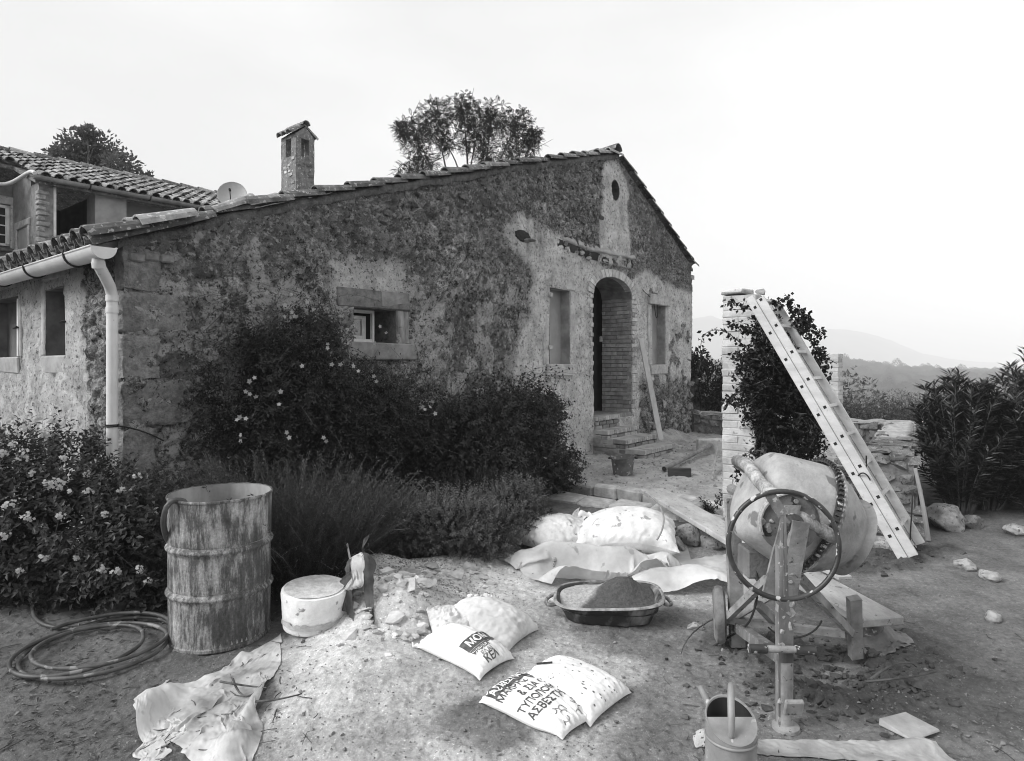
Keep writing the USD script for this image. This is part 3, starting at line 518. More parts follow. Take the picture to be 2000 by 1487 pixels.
rv_mats = [M(f'reveal_brick_{i}', *x, 9, 6, obj=.12, bump=.5, bscale=70, bdist=.008) for i, x in enumerate(((.26, .40), (.31, .46), (.22, .34)))]
r = np.random.default_rng(21); cz_ = DZ0 + .005; row = 0
while cz_ < AZ - .02:
    h_ = .062; x = -.60 - (.06 if row % 2 else .18)
    while x < -.01:
        L_ = .235; a0, a1 = max(x, -.60), min(x + L_, -.004)
        if a1 - a0 > .03:
            pts = [H(door_t1 + i, n_, z) for i in (-r.uniform(.001, .009), .02) for n_ in (a0, a1) for z in (cz_, cz_ + h_)]; part(door, 'brick', hull(np.array(pts) + r.normal(0, .0015, (8, 3))), rv_mats[r.integers(3)])
        x += L_ + .011
    cz_ += h_ + .0115; row += 1
for i in range(19):
    x0 = door_c + door_r * math.cos(math.pi * (i + .06) / 19) * 1.0; x1 = door_c + door_r * math.cos(math.pi * (i + .94) / 19)
    def vp(x, k_): zc = AZ; z = float(arch_z(x)); return (door_c + (x - door_c) * k_, zc + (z - zc) * k_ + (k_ - 1) * .14)
    (p0, q0), (p1, q1), (p2, q2), (p3, q3) = vp(x0, 1.0), vp(x1, 1.0), vp(x1, 1.27), vp(x0, 1.27)
    part(door, 'arch_brick', hull(np.array([H(p, n_, z) for (p, z) in ((p0, q0), (p1, q1), (p2, q2), (p3, q3)) for n_ in (-.1, .018 + r.uniform(0, .008))])), pale_stone)
zc = DZ0; i = 0
while zc < AZ - .03:
    w_ = .20 if i % 2 else .11; part(door, 'jamb_brick', slab(H, door_t1 + .002, door_t1 + w_, -.09, .016 + r.uniform(0, .008), zc, zc + .066, i, .003, .006), pale_stone if r.random() < .7 else brick_mat)
    if i % 2: part(door, 'jamb_brick', slab(H, door_t0 - .10, door_t0 - .001, -.09, .012 + r.uniform(0, .006), zc, zc + .066, i + 50, .003, .006), pale_stone)
    zc += .078; i += 1
# wire from the arch to the right window
wp = [H(t_at(1252), .03, tz(1252, 566)[1]), H(t_at(1262), .05, tz(1262, 578)[1]), H(t_at(1272), .05, tz(1272, 592)[1]), H(t_at(1274), .06, tz(1274, 610)[1]), H(t_at(1276), .07, tz(1276, 622)[1]), H(t_at(1279), .06, tz(1279, 612)[1]), H(t_at(1280), .03, tz(1280, 596)[1])]
part(house, 'cable', tube(spline(wp, 30), .007, 5), dark_in)
# ---- quoins, visible field stones
r = np.random.default_rng(14); zc = .75; i = 0
while zc < 2.30:
    h_ = r.uniform(.26, .40); L1, L2 = (r.uniform(.34, .5), r.uniform(.16, .24)) if i % 2 else (r.uniform(.2, .28), r.uniform(.10, .16))
    m = trimesh.creation.box([1, 1, 1]).subdivide().subdivide().subdivide(); v = np.array(m.vertices); v = v * (1 - .16 * (np.linalg.norm(v, axis=1) - .5)[:, None]); v = v * (1 + .42 * (fbm(v * 3.6 + i * 9, 5, i) - .5))[:, None]
    a = (v[:, 0] + .5) * (L1 + .02) - .016; n_ = .020 - (v[:, 1] + .5) * (L2 + .05); z = zc + (v[:, 2] + .5) * (h_ - .015)
    w = np.array([H(x, y, q) for x, y, q in zip(a, n_, z)]); part(house, 'quoin', (w, np.array(m.faces)), M(f'quoin_stone_{i}', *[(.09, .27), (.08, .24), (.10, .30)][i % 3], 14, 9, bump=.9, bscale=45, bdist=.025, nrough=.75), smooth=50); zc += h_; i += 1
for i, (p, q, y0, y1) in enumerate(((250, 279, 495, 513), (280, 308, 494, 512), (312, 336, 497, 514))):
    part(house, 'corner_brick', slab(H, t_at(p), t_at(q), -.1, .04, tz((p + q) / 2, y1)[1], tz((p + q) / 2, y0)[1], i, .006, .012), M(f'corner_brick_{i}', .13, .24, 12, 5))
def stones(n, sampler, size, seed, mats, nn=(.0, .02), pos=H):
    r = np.random.default_rng(seed); done = []
    for _ in range(n * 12):
        if len(done) >= n: break
        t, z = sampler(r); s = r.uniform(*size); w_, h_ = s * r.uniform(.9, 1.7), s * r.uniform(.6, 1.0)
        if any(abs(t - a) < (w_ + b) * .92 and abs(z - c) < (h_ + d) * .92 for a, b, c, d in done): continue
        if pos is H and (in_open(np.array([t]), np.array([z]), .10 + w_)[0] or z > zr(t) - .02): continue
        p = unit(r.normal(size=(12, 3))) * r.uniform(.7, 1.0, (12, 1)); nb = r.uniform(*nn)
        part(house, 'stone', hull(np.array([pos(t + x * w_, nb + y * .04, z + q * h_) for x, y, q in p])), mats[r.integers(len(mats))]); done.append((t, w_, z, h_))
sm2 = [M(f'rubble_{i}', *x, 12, 7, obj=.3, bump=.9, bscale=45, bdist=.02, nrough=.72, sp=(50, .6, .05)) for i, x in enumerate(((.04, .14), (.07, .22), (.12, .30)))]
stones(60, lambda r: (lambda t: (t, zr(t) - r.uniform(.08, .42)))(r.uniform(.6, 7.3)), (.04, .09), 31, sm2[:2], (-.02, .0))
stones(46, lambda r: (r.uniform(6.1, 7.3), r.uniform(3.45, 4.75)), (.035, .075), 32, sm2, (-.012, .008))
stones(46, lambda r: (r.uniform(8.55, 10.85), r.uniform(.2, 1.3)), (.07, .15), 33, sm2[1:], (.0, .045))
stones(40, lambda r: (r.uniform(.5, 4.7), r.uniform(1.9, 3.1)), (.03, .07), 34, sm2, (-.02, .0))
stones(20, lambda r: (10.86 + r.uniform(-.12, .04), r.uniform(.2, 3.45)), (.07, .13), 35, sm2[1:], (-.06, .0))
stones(26, lambda r: (r.uniform(.15, 1.1), r.uniform(.8, 2.3)), (.04, .10), 36, sm2[1:], (-.02, .005), HS)
# ---- roof
def tile_mesh(p0, p1, up, r0=.088, r1=.072, seg=6, th=.014, flip=1):
    d = unit(p1 - p0); s = unit(np.cross(d, up)); u = np.cross(s, d) * flip; a = np.linspace(-.5, .5, seg + 1) * np.pi * .96; rings = []
    for p, rr_ in ((p0, r0), (p1, r1)):
        for k in (0, th): rings.append(p + (rr_ - k) * (np.sin(a)[:, None] * s + (np.cos(a) - .15)[:, None] * u))
    o0, i0, o1, i1 = [np.arange(seg + 1) + k * (seg + 1) for k in range(4)]
    def strip(x, y): return np.stack([x[:-1], x[1:], y[1:], y[:-1]], 1)
    return np.vstack(rings), np.vstack([strip(o0, o1), strip(i1, i0), strip(i0, o0), strip(o1, i1), [[o0[0], o1[0], i1[0], i0[0]], [o0[-1], i0[-1], i1[-1], o1[-1]]]])
roof = part(house, 'roof', (lambda: (lambda mb: mb)(MB()))().add(*hull(np.array([H(t, n_, zr(t) + dz) for t in (0,) for n_ in (-.03, -LEN) for dz in (.0, .05)] + [H(t, n_, zr(t) + dz) for t in (.36,) for n_ in (-.03, -LEN) for dz in (.0, .05)]))), mortar_mat)
mb = MB(); TR = [-.22, 0, .36, .83, 1.637, 2.977, 4.853, 7.757, 11.08]; ZR = [2.46, 2.55, 2.67, 2.88, 3.18, 3.63, 4.26, 5.17, 3.56]
for i in range(len(TR) - 1):
    if i == 1: pass
    mb.add(*hull(np.array([H(TR[i + a], n_, ZR[i + a] + dz) for a in (0, 1) for n_ in (-.03, -LEN) for dz in (.0, .055)])))
part(house, 'roof_bed', mb, mortar_mat)
r = np.random.default_rng(4)
def zroof(t): return np.interp(t, TR, ZR) + .055
tm = [M(f'roof_tile_{i}', *x, 8, 8, obj=.3, bump=.5, bscale=50, nrough=.72, sp=(26, .60, y)) for i, (x, y) in enumerate((((.08, .24), .42), ((.05, .16), .3), ((.14, .32), .5)))]
x = .25
while x < 7.6:                                                      # verge of the long slope
    L_ = .44; a, b = x, x + L_; n_ = r.uniform(-.03, .03); up = unit(np.cross(H(b, 0, zroof(b)) - H(a, 0, zroof(a)), V) * -1); up = up if up[2] > 0 else -up
    p0, p1 = H(a, n_ - .02, zroof(a) + .045 + r.uniform(0, .02)), H(b, n_ - .02 + r.normal(0, .02), zroof(b) + .02); part(house, 'verge_tile', tile_mesh(p0, p1, up, r.uniform(.075, .09), r.uniform(.06, .072)), tm[r.integers(3)]); x += r.uniform(.33, .40)
part(house, 'verge_mortar', (np.array([[H(t, n_, zroof(t) + dz + .05 * (fbm(np.array([t * 7, n_ * 9, 3.0]), 4, 1) - .5)) for t in np.linspace(-.05, 7.8, 300)] for n_, dz in ((.012, -.075), (.028, -.03), (.015, .015), (-.12, .03))]).reshape(-1, 3), grid_faces(4, 300)), M('verge_mortar', .05, .16, 14, 9, bump=.9, bscale=45, bdist=.03, nrough=.75), smooth=True)
x = 7.9
while x < 11.0:                                                     # verge of the short slope
    L_ = .44; a, b = x, min(x + L_, 11.12); up = np.array([0, 0, 1.0]); p0, p1 = H(b, .0, zroof(b) + .05), H(a, .0, zroof(a) + .02); part(house, 'verge_tile', tile_mesh(p0, p1, up, .095, .075), tm[r.integers(2)]); x += .36
for j in range(2, 8):
    part(house, 'verge_tile', tile_mesh(H(7.72, .06 - .4 * (j - 2), zroof(7.757) + .06), H(7.72, -.38 - .4 * (j - 2), zroof(7.757) + .05), ZA, .12, .10), tm[0], label='ridge tile')
part(house, 'slope_tiles', (np.array([[H(t, n_, zroof(t) + .03 + .035 * math.sin(n_ * 2 * math.pi / .22)) for t in np.linspace(.2, 7.7, 14)] for n_ in np.arange(-.15, -LEN, -.0367)]).reshape(-1, 3), grid_faces(len(np.arange(-.15, -LEN, -.0367)), 14)), tile_mat, kind='stuff')
part(house, 'slope_tiles', (np.array([[H(t, n_, zroof(t) + .03 + .035 * math.sin(n_ * 2 * math.pi / .22)) for t in (7.8, 11.1)] for n_ in np.arange(-.15, -LEN, -.0367)]).reshape(-1, 3), grid_faces(len(np.arange(-.15, -LEN, -.0367)), 2)), tile_mat, kind='stuff')
s = -.10; i = 0
while s < LEN - .1:                                                 # eaves: covers and pans seen end on
    p0, p1 = HS(s, .30, zroof(-.22) + .01 + r.uniform(-.01, .012)), HS(s, -.12, zroof(.2) + .03); part(house, 'eaves_tile', tile_mesh(p0 + [0, 0, .03], p1, ZA, .095, .075), tm[r.integers(2)])
    part(house, 'eaves_tile', tile_mesh(HS(s + .105, .30, zroof(-.22) + .045), HS(s + .105, -.12, zroof(.2) + .06), ZA, .085, .075, flip=-1), tm[r.integers(2)])
    if i < 18: part(house, 'eaves_tile', tile_mesh(HS(s, -.06, zroof(.12) + .05 + r.uniform(0, .02)), HS(s, -.5, zroof(.55) + .05), ZA, .095, .075), tm[r.integers(3)])
    s += .21; i += 1
part(house, 'verge_tile', tile_mesh(H(-.26, .04, zroof(-.22) + .0), H(.62, .03, zroof(.62) + .02), ZA, .10, .08, 8), tm[1], label='long corner tile over the gutter end')
part(house, 'verge_tile', tile_mesh(H(1.08, -.02, zroof(1.08) + .09), H(.70, .0, zroof(.7) + .06), ZA, .08, .06), tm[2]); part(house, 'verge_tile', tile_mesh(H(1.3, .02, zroof(1.3) + .05), H(1.0, .04, zroof(1.0) + .05), ZA, .08, .05), tm[2])
part(house, 'rafter_end', MB().add(*beam(H(10.8, -.05, 3.43), H(11.12, -.05, 3.43), .07, .09)), wood_mat)
# gutter and downpipe
g0, g1 = -.28, LEN; gp = MB(); a = np.linspace(np.pi, 2 * np.pi, 13)
def gut(s, a, rr_): return HS(s, .235 + rr_ * math.cos(a), 2.475 - .003 * s + rr_ * math.sin(a))
ss = np.linspace(g0, g1, 20); gv_ = np.array([[gut(s_, x, q) for x in a] for q in (.085, .080) for s_ in ss]).reshape(-1, 3); gp.add(gv_[:260], grid_faces(20, 13)); gp.add(gv_[260:], grid_faces(20, 13)[:, ::-1])
gutter = part(house, 'gutter', gp, zinc_mat, smooth=True)
part(gutter, 'end_cap', hull(np.array([gut(s_, x, .087) for x in a for s_ in (g0 - .002, g0 + .006)])), zinc_mat)
part(gutter, 'rim', MB().add(*tube(np.array([gut(s_, np.pi, .085) for s_ in ss]), .007, 6)).add(*tube(np.array([gut(s_, 2 * np.pi, .085) for s_ in ss]), .007, 6)), zinc_mat)
for s_ in (.27, 1.28, 2.3, 3.4, 4.6): part(gutter, 'bracket', tube(np.array([gut(s_, x, .092) for x in np.linspace(np.pi * .9, 2.1 * np.pi, 14)]), .008, 5), dark_in)
PX = .105
def dp(px, py, n_=PX): s_ = s_at(px); return HS(s_, n_, EYE + (HY - py) / FPX * (5 + .6247 * s_ - .7809 * n_))
pt = [HS(-.17, .235, 2.47), HS(-.17, .235, 2.40), HS(-.17, .235, 2.36), HS(-.155, .20, 2.29), HS(-.12, .155, 2.22), HS(-.10, .125, 2.16), HS(-.095, .115, 2.08), HS(-.095, .115, 2.0)]
pt = [HS(-.17 + 0, .235, 2.41), HS(-.17, .235, 2.38), HS(-.165, .23, 2.355), HS(-.12, .175, 2.285), HS(-.075, .125, 2.215), HS(-.05, .10, 2.15), HS(-.05, .10, 2.06), HS(-.05, .10, 1.3), HS(-.05, .10, .02)]
pipe = part(house, 'downpipe', tube(np.array(pt), .04, 14), zinc_mat, smooth=60)
for (a_, b_) in ((1, .045), (5, .045), (6, .044)): q0 = np.array(pt[a_]); d_ = unit(np.array(pt[a_ + 1]) - q0); part(pipe, 'pipe_collar', tube(np.array([q0, q0 + d_ * .045]), b_, 14), zinc_mat, smooth=60)
mb = MB()
for dz in (0, .012): mb.add(*tube(np.array([HS(-.05, .10, 1.15 + dz)[:] + .046 * (math.cos(x) * U + math.sin(x) * V) for x in np.linspace(0, 2 * np.pi, 15)]), .005, 4))
mb.add(*tube(spline([HS(-.09, .08, 1.155), H(.12, .05, 1.09), H(.28, .04, 1.0)], 8), .006, 4)); part(pipe, 'tie_wire', mb, dark_in)
# ---- chimney
ct0, cw0, CT, CW_ = 4.83, 5.17, .40, .50
def HC(a, b, z): return H(ct0 + a, -cw0 - b, z)
def cslab(a0, a1, b0, b1, z0, z1): return hull(np.array([HC(a, b, z) for a in (a0, a1) for b in (b0, b1) for z in (z0, z1)]))
chim_m = M('chimney_brick_render', .09, .22, 12, 8, bump=.8, bscale=45, bdist=.015, nrough=.72, sp=(22, .63, .40))
def displaced(mesh, amp, seed):
    m = trimesh.Trimesh(*mesh, process=True)
    for _ in range(3): m = m.subdivide()
    v = np.array(m.vertices); return v + m.vertex_normals * (amp * (fbm(v * 14, 4, seed) - .5))[:, None], np.array(m.faces)
zo0, zo1, ze = 5.52, 5.86, 5.90
chim = part(house, 'chimney', displaced(cslab(0, CT, 0, CW_, 4.0, zo0), .035, 5), chim_m)
for a0, a1 in ((0, .115), (CT - .115, CT)):
    for b0, b1 in ((0, .16), (CW_ - .16, CW_)): part(chim, 'corner_post', displaced(cslab(a0, a1, b0, b1, zo0 - .01, zo1 + .01), .02, 3), chim_m)
part(chim, 'gable_cap', displaced(hull(np.array([HC(a, b, z) for b in (0, CW_) for a, z in ((0, zo1), (CT, zo1), (CT, ze + .02), (CT / 2, ze + .19), (0, ze + .02))])), .015, 9), chim_m)
for b in (.07, .235, .40):
    for sg in (0, 1):
        e0, e1 = (-.085, CT / 2 + .01) if not sg else (CT + .085, CT / 2 - .01); part(chim, 'cap_tile', tile_mesh(HC(e0, b + .02, ze + .02), HC(e1, b + .02, ze + .235), ZA, .09, .075), tm[r.integers(2)])
part(chim, 'cap_tile', tile_mesh(HC(CT / 2, -.05, ze + .235), HC(CT / 2, CW_ + .05, ze + .235), ZA, .085, .08), tm[0])
for i in range(34):
    if r.random() < .5: a, z = r.uniform(.04, CT - .08), r.uniform(4.35, 5.45); part(chim, 'brick', cslab(a, a + r.uniform(.05, .12), -.012, .02, z, z + r.uniform(.03, .06)), sm2[r.integers(1, 3)])
    else: b, z = r.uniform(.03, CW_ - .12), r.uniform(4.35, 5.45); part(chim, 'brick', cslab(-.012, .02, b, b + r.uniform(.06, .14), z, z + r.uniform(.03, .06)), [brick_mat, pale_stone][r.integers(2)])
for a, b, s_ in ((CT - .05, -.02, 1),): part(chim, 'flashing', displaced(cslab(-.06, CT + .06, -.06, CW_ + .06, 4.0, 4.42), .05, 11), mortar_mat)
# ------------------------------------------------------------------ the house behind on the left
rear = thing('rear_house', 'higher tiled farmhouse with dark loggia opening behind the gutter at the left', 'house', H(1.84, -9.0, 0))
ZE, ZRG, RUN = 5.02, 6.12, 3.1
rw_m = M('rear_wall_plaster', .10, .28, 5, 8, bump=.6, bscale=40, nrough=.68); rw_l = M('rear_wall_smooth', .24, .34, 4, 6, bump=.3); rw_side = M('rear_side_wall', .13, .26, 4, 8, bump=.6, bscale=40, nrough=.68)
def t_w(px, w):                                                     # t of a pixel column on the plane n = -w
    k = (px - CX) / FPX; o = K - w * NG; return (k * o[1] - o[0]) / (U[0] - k * U[1])
W0 = 9.0; ta, tb, tc, td = 1.84, t_w(108, W0), t_w(186, W0), t_w(247, W0)
def wallbox(t0, t1, n0, n1, z0, z1): return hull(np.array([H(t, n, z) for t in (t0, t1) for n in (n0, n1) for z in (z0, z1)]))
part(rear, 'wall', displaced(wallbox(ta, tb, -9.5, -9.0, 0, ZE), .05, 3), rw_m, smooth=30)
part(rear, 'wall', displaced(wallbox(tc, td, -9.45, -9.0, 0, ZE - .02), .02, 4), rw_l, label='smooth rendered pier beside the loggia', smooth=30)
part(rear, 'wall', wallbox(td, 12.0, -9.8, -9.35, 0, ZE - .02), M('rear_recessed_wall', .22, .30, 3, 5, bump=.2))
part(rear, 'wall', displaced(wallbox(ta, ta + .4, -11.0, -9.5, 0, ZE + .3), .05, 6), rw_side, smooth=30)
part(rear, 'wall', displaced(wallbox(-4.0, ta, -11.3, -10.72, 0, ZE + .25), .05, 7), rw_side, smooth=30)
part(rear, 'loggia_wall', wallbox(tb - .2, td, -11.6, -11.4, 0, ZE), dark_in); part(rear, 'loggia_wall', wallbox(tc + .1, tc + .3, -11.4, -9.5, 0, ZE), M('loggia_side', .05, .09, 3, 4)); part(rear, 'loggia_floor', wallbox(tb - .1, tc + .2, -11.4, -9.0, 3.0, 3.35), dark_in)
part(rear, 'loggia_chest', wallbox(tb + .1, tb + .9, -10.2, -9.8, 3.3, 3.78), dark_in)
part(rear, 'door_post', wallbox(tb - .03, tb + .012, -9.03, -8.985, 2.5, ZE - .05), frame_mat)
for i in range(16): part(rear, 'quoin_brick', slab(H, ta - .02, ta + (.16 if i % 2 else .10), -9.14, -8.975, 3.3 + i * .1, 3.375 + i * .1, i, .006), brick_mat)
# window with white frame on the far left
def wz(px, py, w):
    t = t_w(px, w); Y = (K + t * U - w * NG)[1]; return t, EYE + (HY - py) / FPX * Y
(wa, z1), (wb, z0) = wz(-14, 398, 10.7), wz(18, 482, 10.7)
win = part(rear, 'window', slab(H, wa, wb, -10.715, -10.70, z0, z1, bev=.002, jit=0), dark_in)
for a, b, c, d in ((wa, wa + .05, z0, z1), (wb - .07, wb, z0, z1), (wa, wb, z1 - .06, z1), (wa, wb, z0, z0 + .05)): part(win, 'frame', slab(H, a, b, -10.70, -10.66, c, d, bev=.004, jit=0), frame_mat)
for q in (.27, .5, .74): part(win, 'glazing_bar', slab(H, wa + .05, wb - .07, -10.70, -10.675, z0 + (z1 - z0) * q - .012, z0 + (z1 - z0) * q + .012, bev=.002, jit=0), frame_mat)
part(rear, 'jamb_stone', slab(H, wb + .002, wb + .16, -10.72, -10.63, z0 - .05, z1 + .02, 3), dress_mat); part(rear, 'lintel', slab(H, wa - .2, wb + .16, -10.72, -10.62, z1 + .022, z1 + .18, 5), dress_mat); part(rear, 'sill', slab(H, wa - .2, wb + .1, -10.72, -10.6, z0 - .12, z0 - .052, 7), dress_dark)
# little door in the return wall
def rs(px, py):
    k = (px - CX) / FPX; o = K + ta * U; w = (k * o[1] - o[0]) / (V[0] - k * V[1]); return w, EYE + (HY - py) / FPX * (o + w * V)[1]
def HR(w, n, z): return H(ta - np.asarray(n), -np.asarray(w), z)
(w0, z1), (w1, z0) = rs(56, 432), rs(37, 560)
part(rear, 'door', slab(HR, w0, w1, .0, .012, z0, z1 - .1, bev=.002, jit=0), shutter_mat)
part(rear, 'door_jamb', slab(HR, w0 - .12, w0 - .002, .0, .04, z0, z1 - .05, 2), dress_mat); part(rear, 'door_jamb', slab(HR, w1 + .002, w1 + .10, .0, .04, z0, z1 - .05, 3), dress_mat); part(rear, 'door_lintel', slab(HR, w0 - .14, w1 + .12, .0, .05, z1 - .098, z1 + .05, 4), dress_mat)
# tiled roof: 300 near tiles one by one, the rest joined
r = np.random.default_rng(42)
def HQ(t, q, dz=0): return H(t, -8.85 - q, ZE + .06 + (ZRG - ZE) * q / RUN + dz)
part(rear, 'roof_bed', MB().add(*hull(np.array([HQ(t, q, dz) for t in (ta - .1, 12.0) for q in (0, RUN + .15) for dz in (-.12, -.05)]))), tile_mat)
part(rear, 'roof_bed', MB().add(*hull(np.array([HQ(t, q, dz) for t in (-4, ta - .1) for q in (1.45, RUN + .15) for dz in (-.12, -.05)]))), tile_mat)
part(rear, 'roof_bed', MB().add(*hull(np.array([H(t, -12 - q, ZRG - .1 - .35 * q) for t in (-4, 12) for q in (0, 4)] + [H(t, -12, ZRG - .2) for t in (-4, 12)]))), tile_mat)
rest = MB(); cnt = 0; nrm = unit(np.array([0, 0, 1.0]) + NG * .35); cells_ = []
for i in range(int((12.0 + 4) / .215)):
    t = -3.9 + i * .215
    for j in range(9):
        q = j * .355
        if t < ta - .1 and q < 1.4: continue
        cells_.append((abs(t - 3.5) * .25 + q + (0 if -1.5 < t < 7 else 9), t, q))
cells_.sort(key=lambda c: c[0])
for _, t, q in cells_:
    tt = t + r.normal(0, .012); p0, p1 = HQ(tt, q - .03, .045 + r.uniform(0, .018)), HQ(tt + r.normal(0, .012), min(q + .42, RUN + .1), .03)
    me = tile_mesh(p0, p1, nrm, .092, .074, 5)
    if cnt < 290: part(rear, 'roof_tile', me, tm[r.integers(3)]); cnt += 1
    else: rest.add(*me)
    if q == 0: rest.add(*tile_mesh(HQ(tt + .107, -.03, .05), HQ(tt + .107, .4, .05), nrm, .085, .075, 5, flip=-1))
part(rear, 'roof_tiles', rest, M('rear_roof_tiles', .06, .24, 6, 8, isl=.35, bump=.5, bscale=50, nrough=.72), kind='stuff')
for i in range(34):
    t = -3.9 + i * .46; part(rear, 'ridge_tile', tile_mesh(HQ(t, RUN + .05, .08), HQ(t + .5, RUN + .05, .06), ZA, .12, .10), tm[r.integers(3)])
def rgut(t0, t1, n_, z, m): ss = np.linspace(t0, t1, 12); a = np.linspace(np.pi, 2 * np.pi, 9); return (np.array([[H(s_, n_ + .075 * math.cos(x), z + .075 * math.sin(x)) for x in a] for s_ in ss]).reshape(-1, 3), grid_faces(12, 9))
gt = part(rear, 'gutter', rgut(ta - .15, 11.5, -8.78, ZE + .06, 0), M('old_gutter', .16, .28, 4, 4, rough=.5), smooth=True)
for t in np.arange(2.6, 9, 1.1): part(gt, 'bracket', tube(np.array([H(t, -8.78 + .082 * math.cos(x), ZE + .06 + .082 * math.sin(x)) for x in np.linspace(np.pi, 2 * np.pi, 8)]), .012, 4), dark_in)
part(rear, 'gutter', rgut(-4, ta - .5, -10.35, ZE + .42, 0), M('old_gutter_far', .2, .3, 4, 4, rough=.5), smooth=True)
part(rear, 'overflow_pipe', tube(spline([H(ta - .45, -10.35, ZE + .42), H(ta - .45, -10.3, ZE + .2), H(ta - .4, -10.2, ZE + .12), H(ta - .2, -9.6, ZE + .10), H(ta - .12, -8.8, ZE + .1)], 20), .036, 8), zinc_mat, smooth=60)
# ------------------------------------------------------------------ satellite dish on the roof
dc = P(454, 382, 12.93); dn = unit(np.array([.25, -1, .32])); dish = thing('satellite_dish', 'pale round satellite dish above the verge tiles left of the chimney', 'satellite dish', dc - [0, 0, .85])
R_ = .275; pr = [(0, .0)] + [(R_ * x, .06 * x * x) for x in np.linspace(.15, 1, 8)] + [(R_ + .006, .055), (R_ * .97, .045)] + [(R_ * x, .06 * x * x - .012) for x in np.linspace(.95, .1, 7)]
part(dish, 'reflector', lathe(pr, 36, dc, dn), M('dish_paint', .30, .36, 3, 3, rough=.5, bump=.05), smooth=50)
part(dish, 'mast', tube(np.array([dc - dn * .06 + [0, 0, -.05], dc - dn * .12 + [0, 0, -.3], dc - dn * .12 + [0, 0, -.95]]), .022, 8), dark_in)
part(dish, 'feed_arm', tube(np.array([dc - [0, 0, .28] - dn * .02, dc - [0, 0, .2] + dn * .2, dc + dn * .30 - [0, 0, .05]]), .009, 5), dark_in); part(dish, 'receiver', lathe([(0, -.03), (.022, -.03), (.022, .03), (0, .03)], 10, dc + dn * .30 - [0, 0, .05], dn), dark_in)
# ------------------------------------------------------------------ trees behind the houses
bark = M('tree_bark', .05, .12, 8, 6, bump=.6)
def limb_tree(r, base, tips, r0, th):
    """trunk with limbs that run to the clump centres"""
    mb = MB(); b = np.asarray(base, float); fork = b + (np.mean(tips, 0) - b) * [.25, .25, .45]
    for k_, tp in enumerate(tips):
        mid = fork + (tp - fork) * .5 + r.normal(0, .12, 3) * np.linalg.norm(tp - fork) * .4; mb.add(*tube(spline([fork - [0, 0, .1], mid, tp], 8), np.linspace(r0 * .55, r0 * .12, 8), 5))
        for _ in range(4):
            q = mid + (tp - mid) * r.random(); e = q + rdir(r, 1)[0] * np.linalg.norm(tp - b) * .14; mb.add(*tube(np.array([q, (q + e) / 2 + r.normal(0, .05, 3), e]), np.array([r0 * .14, r0 * .1, r0 * .04]), 4))
    tr = tube(spline([b, b + (fork - b) * .5 + r.normal(0, .1, 3), fork], 8), np.linspace(r0, r0 * .6, 8), 8); return tr, mb
r = np.random.default_rng(9); D_ = 21.0
blobs = [(812, 262, 46), (850, 232, 40), (905, 218, 44), (960, 232, 44), (1010, 245, 38), (1035, 280, 26), (1000, 296, 40), (825, 318, 40), (800, 350, 34), (930, 270, 44), (870, 275, 26), (950, 310, 24), (785, 252, 16), (1045, 262, 14)]
tips = np.array([P(x, y, D_ + r.uniform(-1.2, 1.2)) for x, y, _ in blobs]); rad = np.array([b[2] for b in blobs]) / FPX * D_
jac = thing('feathery_tree', 'dark feathery leaved tree standing behind the middle of the long roof', 'tree', P(915, 705, D_) * [1, 1, 0])
trk, limbs = limb_tree(r, P(915, 705, D_) * [1, 1, 0], tips, .12, 0); part(jac, 'trunk', trk, bark); part(jac, 'branches', limbs, bark)
fr = MB(); FP, FD, FN, FL = [], [], [], []
for c, R0 in zip(tips, rad):
    for _ in range(int(430 * (R0 / .7) ** 2) + 70):
        p = c + rdir(r, 1)[0] * R0 * r.random() ** .5 * np.array([.85, .85, .8]); d = unit((p - c) * [1, 1, .5] + r.normal(0, .45, 3) - [0, 0, .05]); d = unit(d); L = r.uniform(.16, .34); side = unit(np.cross(d, ZA)); n_ = np.cross(side, d)
        m = 9; s_ = np.linspace(.12, 1, m); q = p + np.outer(s_ * L, d) - np.outer(s_ ** 2 * L * .22, ZA); w = np.sin(np.pi * np.clip(s_ * .92 + .06, 0, 1)) * L * .30 + .015
        for sg in (1, -1): FP.append(q); FD.append(np.tile(side * sg + d * .55, (m, 1))); FN.append(np.tile(n_, (m, 1))); FL.append(w * .72)
FP, FD, FN, FL = map(np.concatenate, (FP, FD, FN, FL)); part(jac, 'crown', leaves(FP, FD, FN, FL, .020, 0), leafM('feather_leaf', .03, .09, .35))
r = np.random.default_rng(19); D_ = 27.0
lb = [(165, 285, 34), (200, 300, 38), (135, 300, 30), (235, 325, 30), (105, 310, 18), (255, 345, 20), (180, 330, 40), (285, 352, 12), (172, 262, 16)]
tips = np.array([P(x, y, D_ + r.uniform(-.8, .8)) for x, y, _ in lb]); rad = np.array([b[2] for b in lb]) / FPX * D_
tr2 = thing('round_tree', 'small leafy grey tree rising behind the upper tiled roof', 'tree', P(185, 705, D_) * [1, 1, 0]); trk, limbs = limb_tree(r, P(185, 705, D_) * [1, 1, 0], tips, .2, 0); part(tr2, 'trunk', trk, bark); part(tr2, 'branches', limbs, bark)
LP = []; LD = []
for c, R0 in zip(tips, rad):
    n_ = int(900 * R0 ** 2) + 110; p = rdir(r, n_) * (R0 * r.random((n_, 1)) ** .42) ; p *= 1 + 1.5 * (fbm(p * 2.6 + c, 3, 3) - .5)[:, None]; LP.append(c + p); LD.append(unit(p + r.normal(0, .5, p.shape) * R0))
LP, LD = np.concatenate(LP), np.concatenate(LD); part(tr2, 'crown', leaves(LP, LD, rdir(r, len(LP)), r.uniform(.12, .24, len(LP)), .11), leafM('round_tree_leaf', .10, .30, .4))
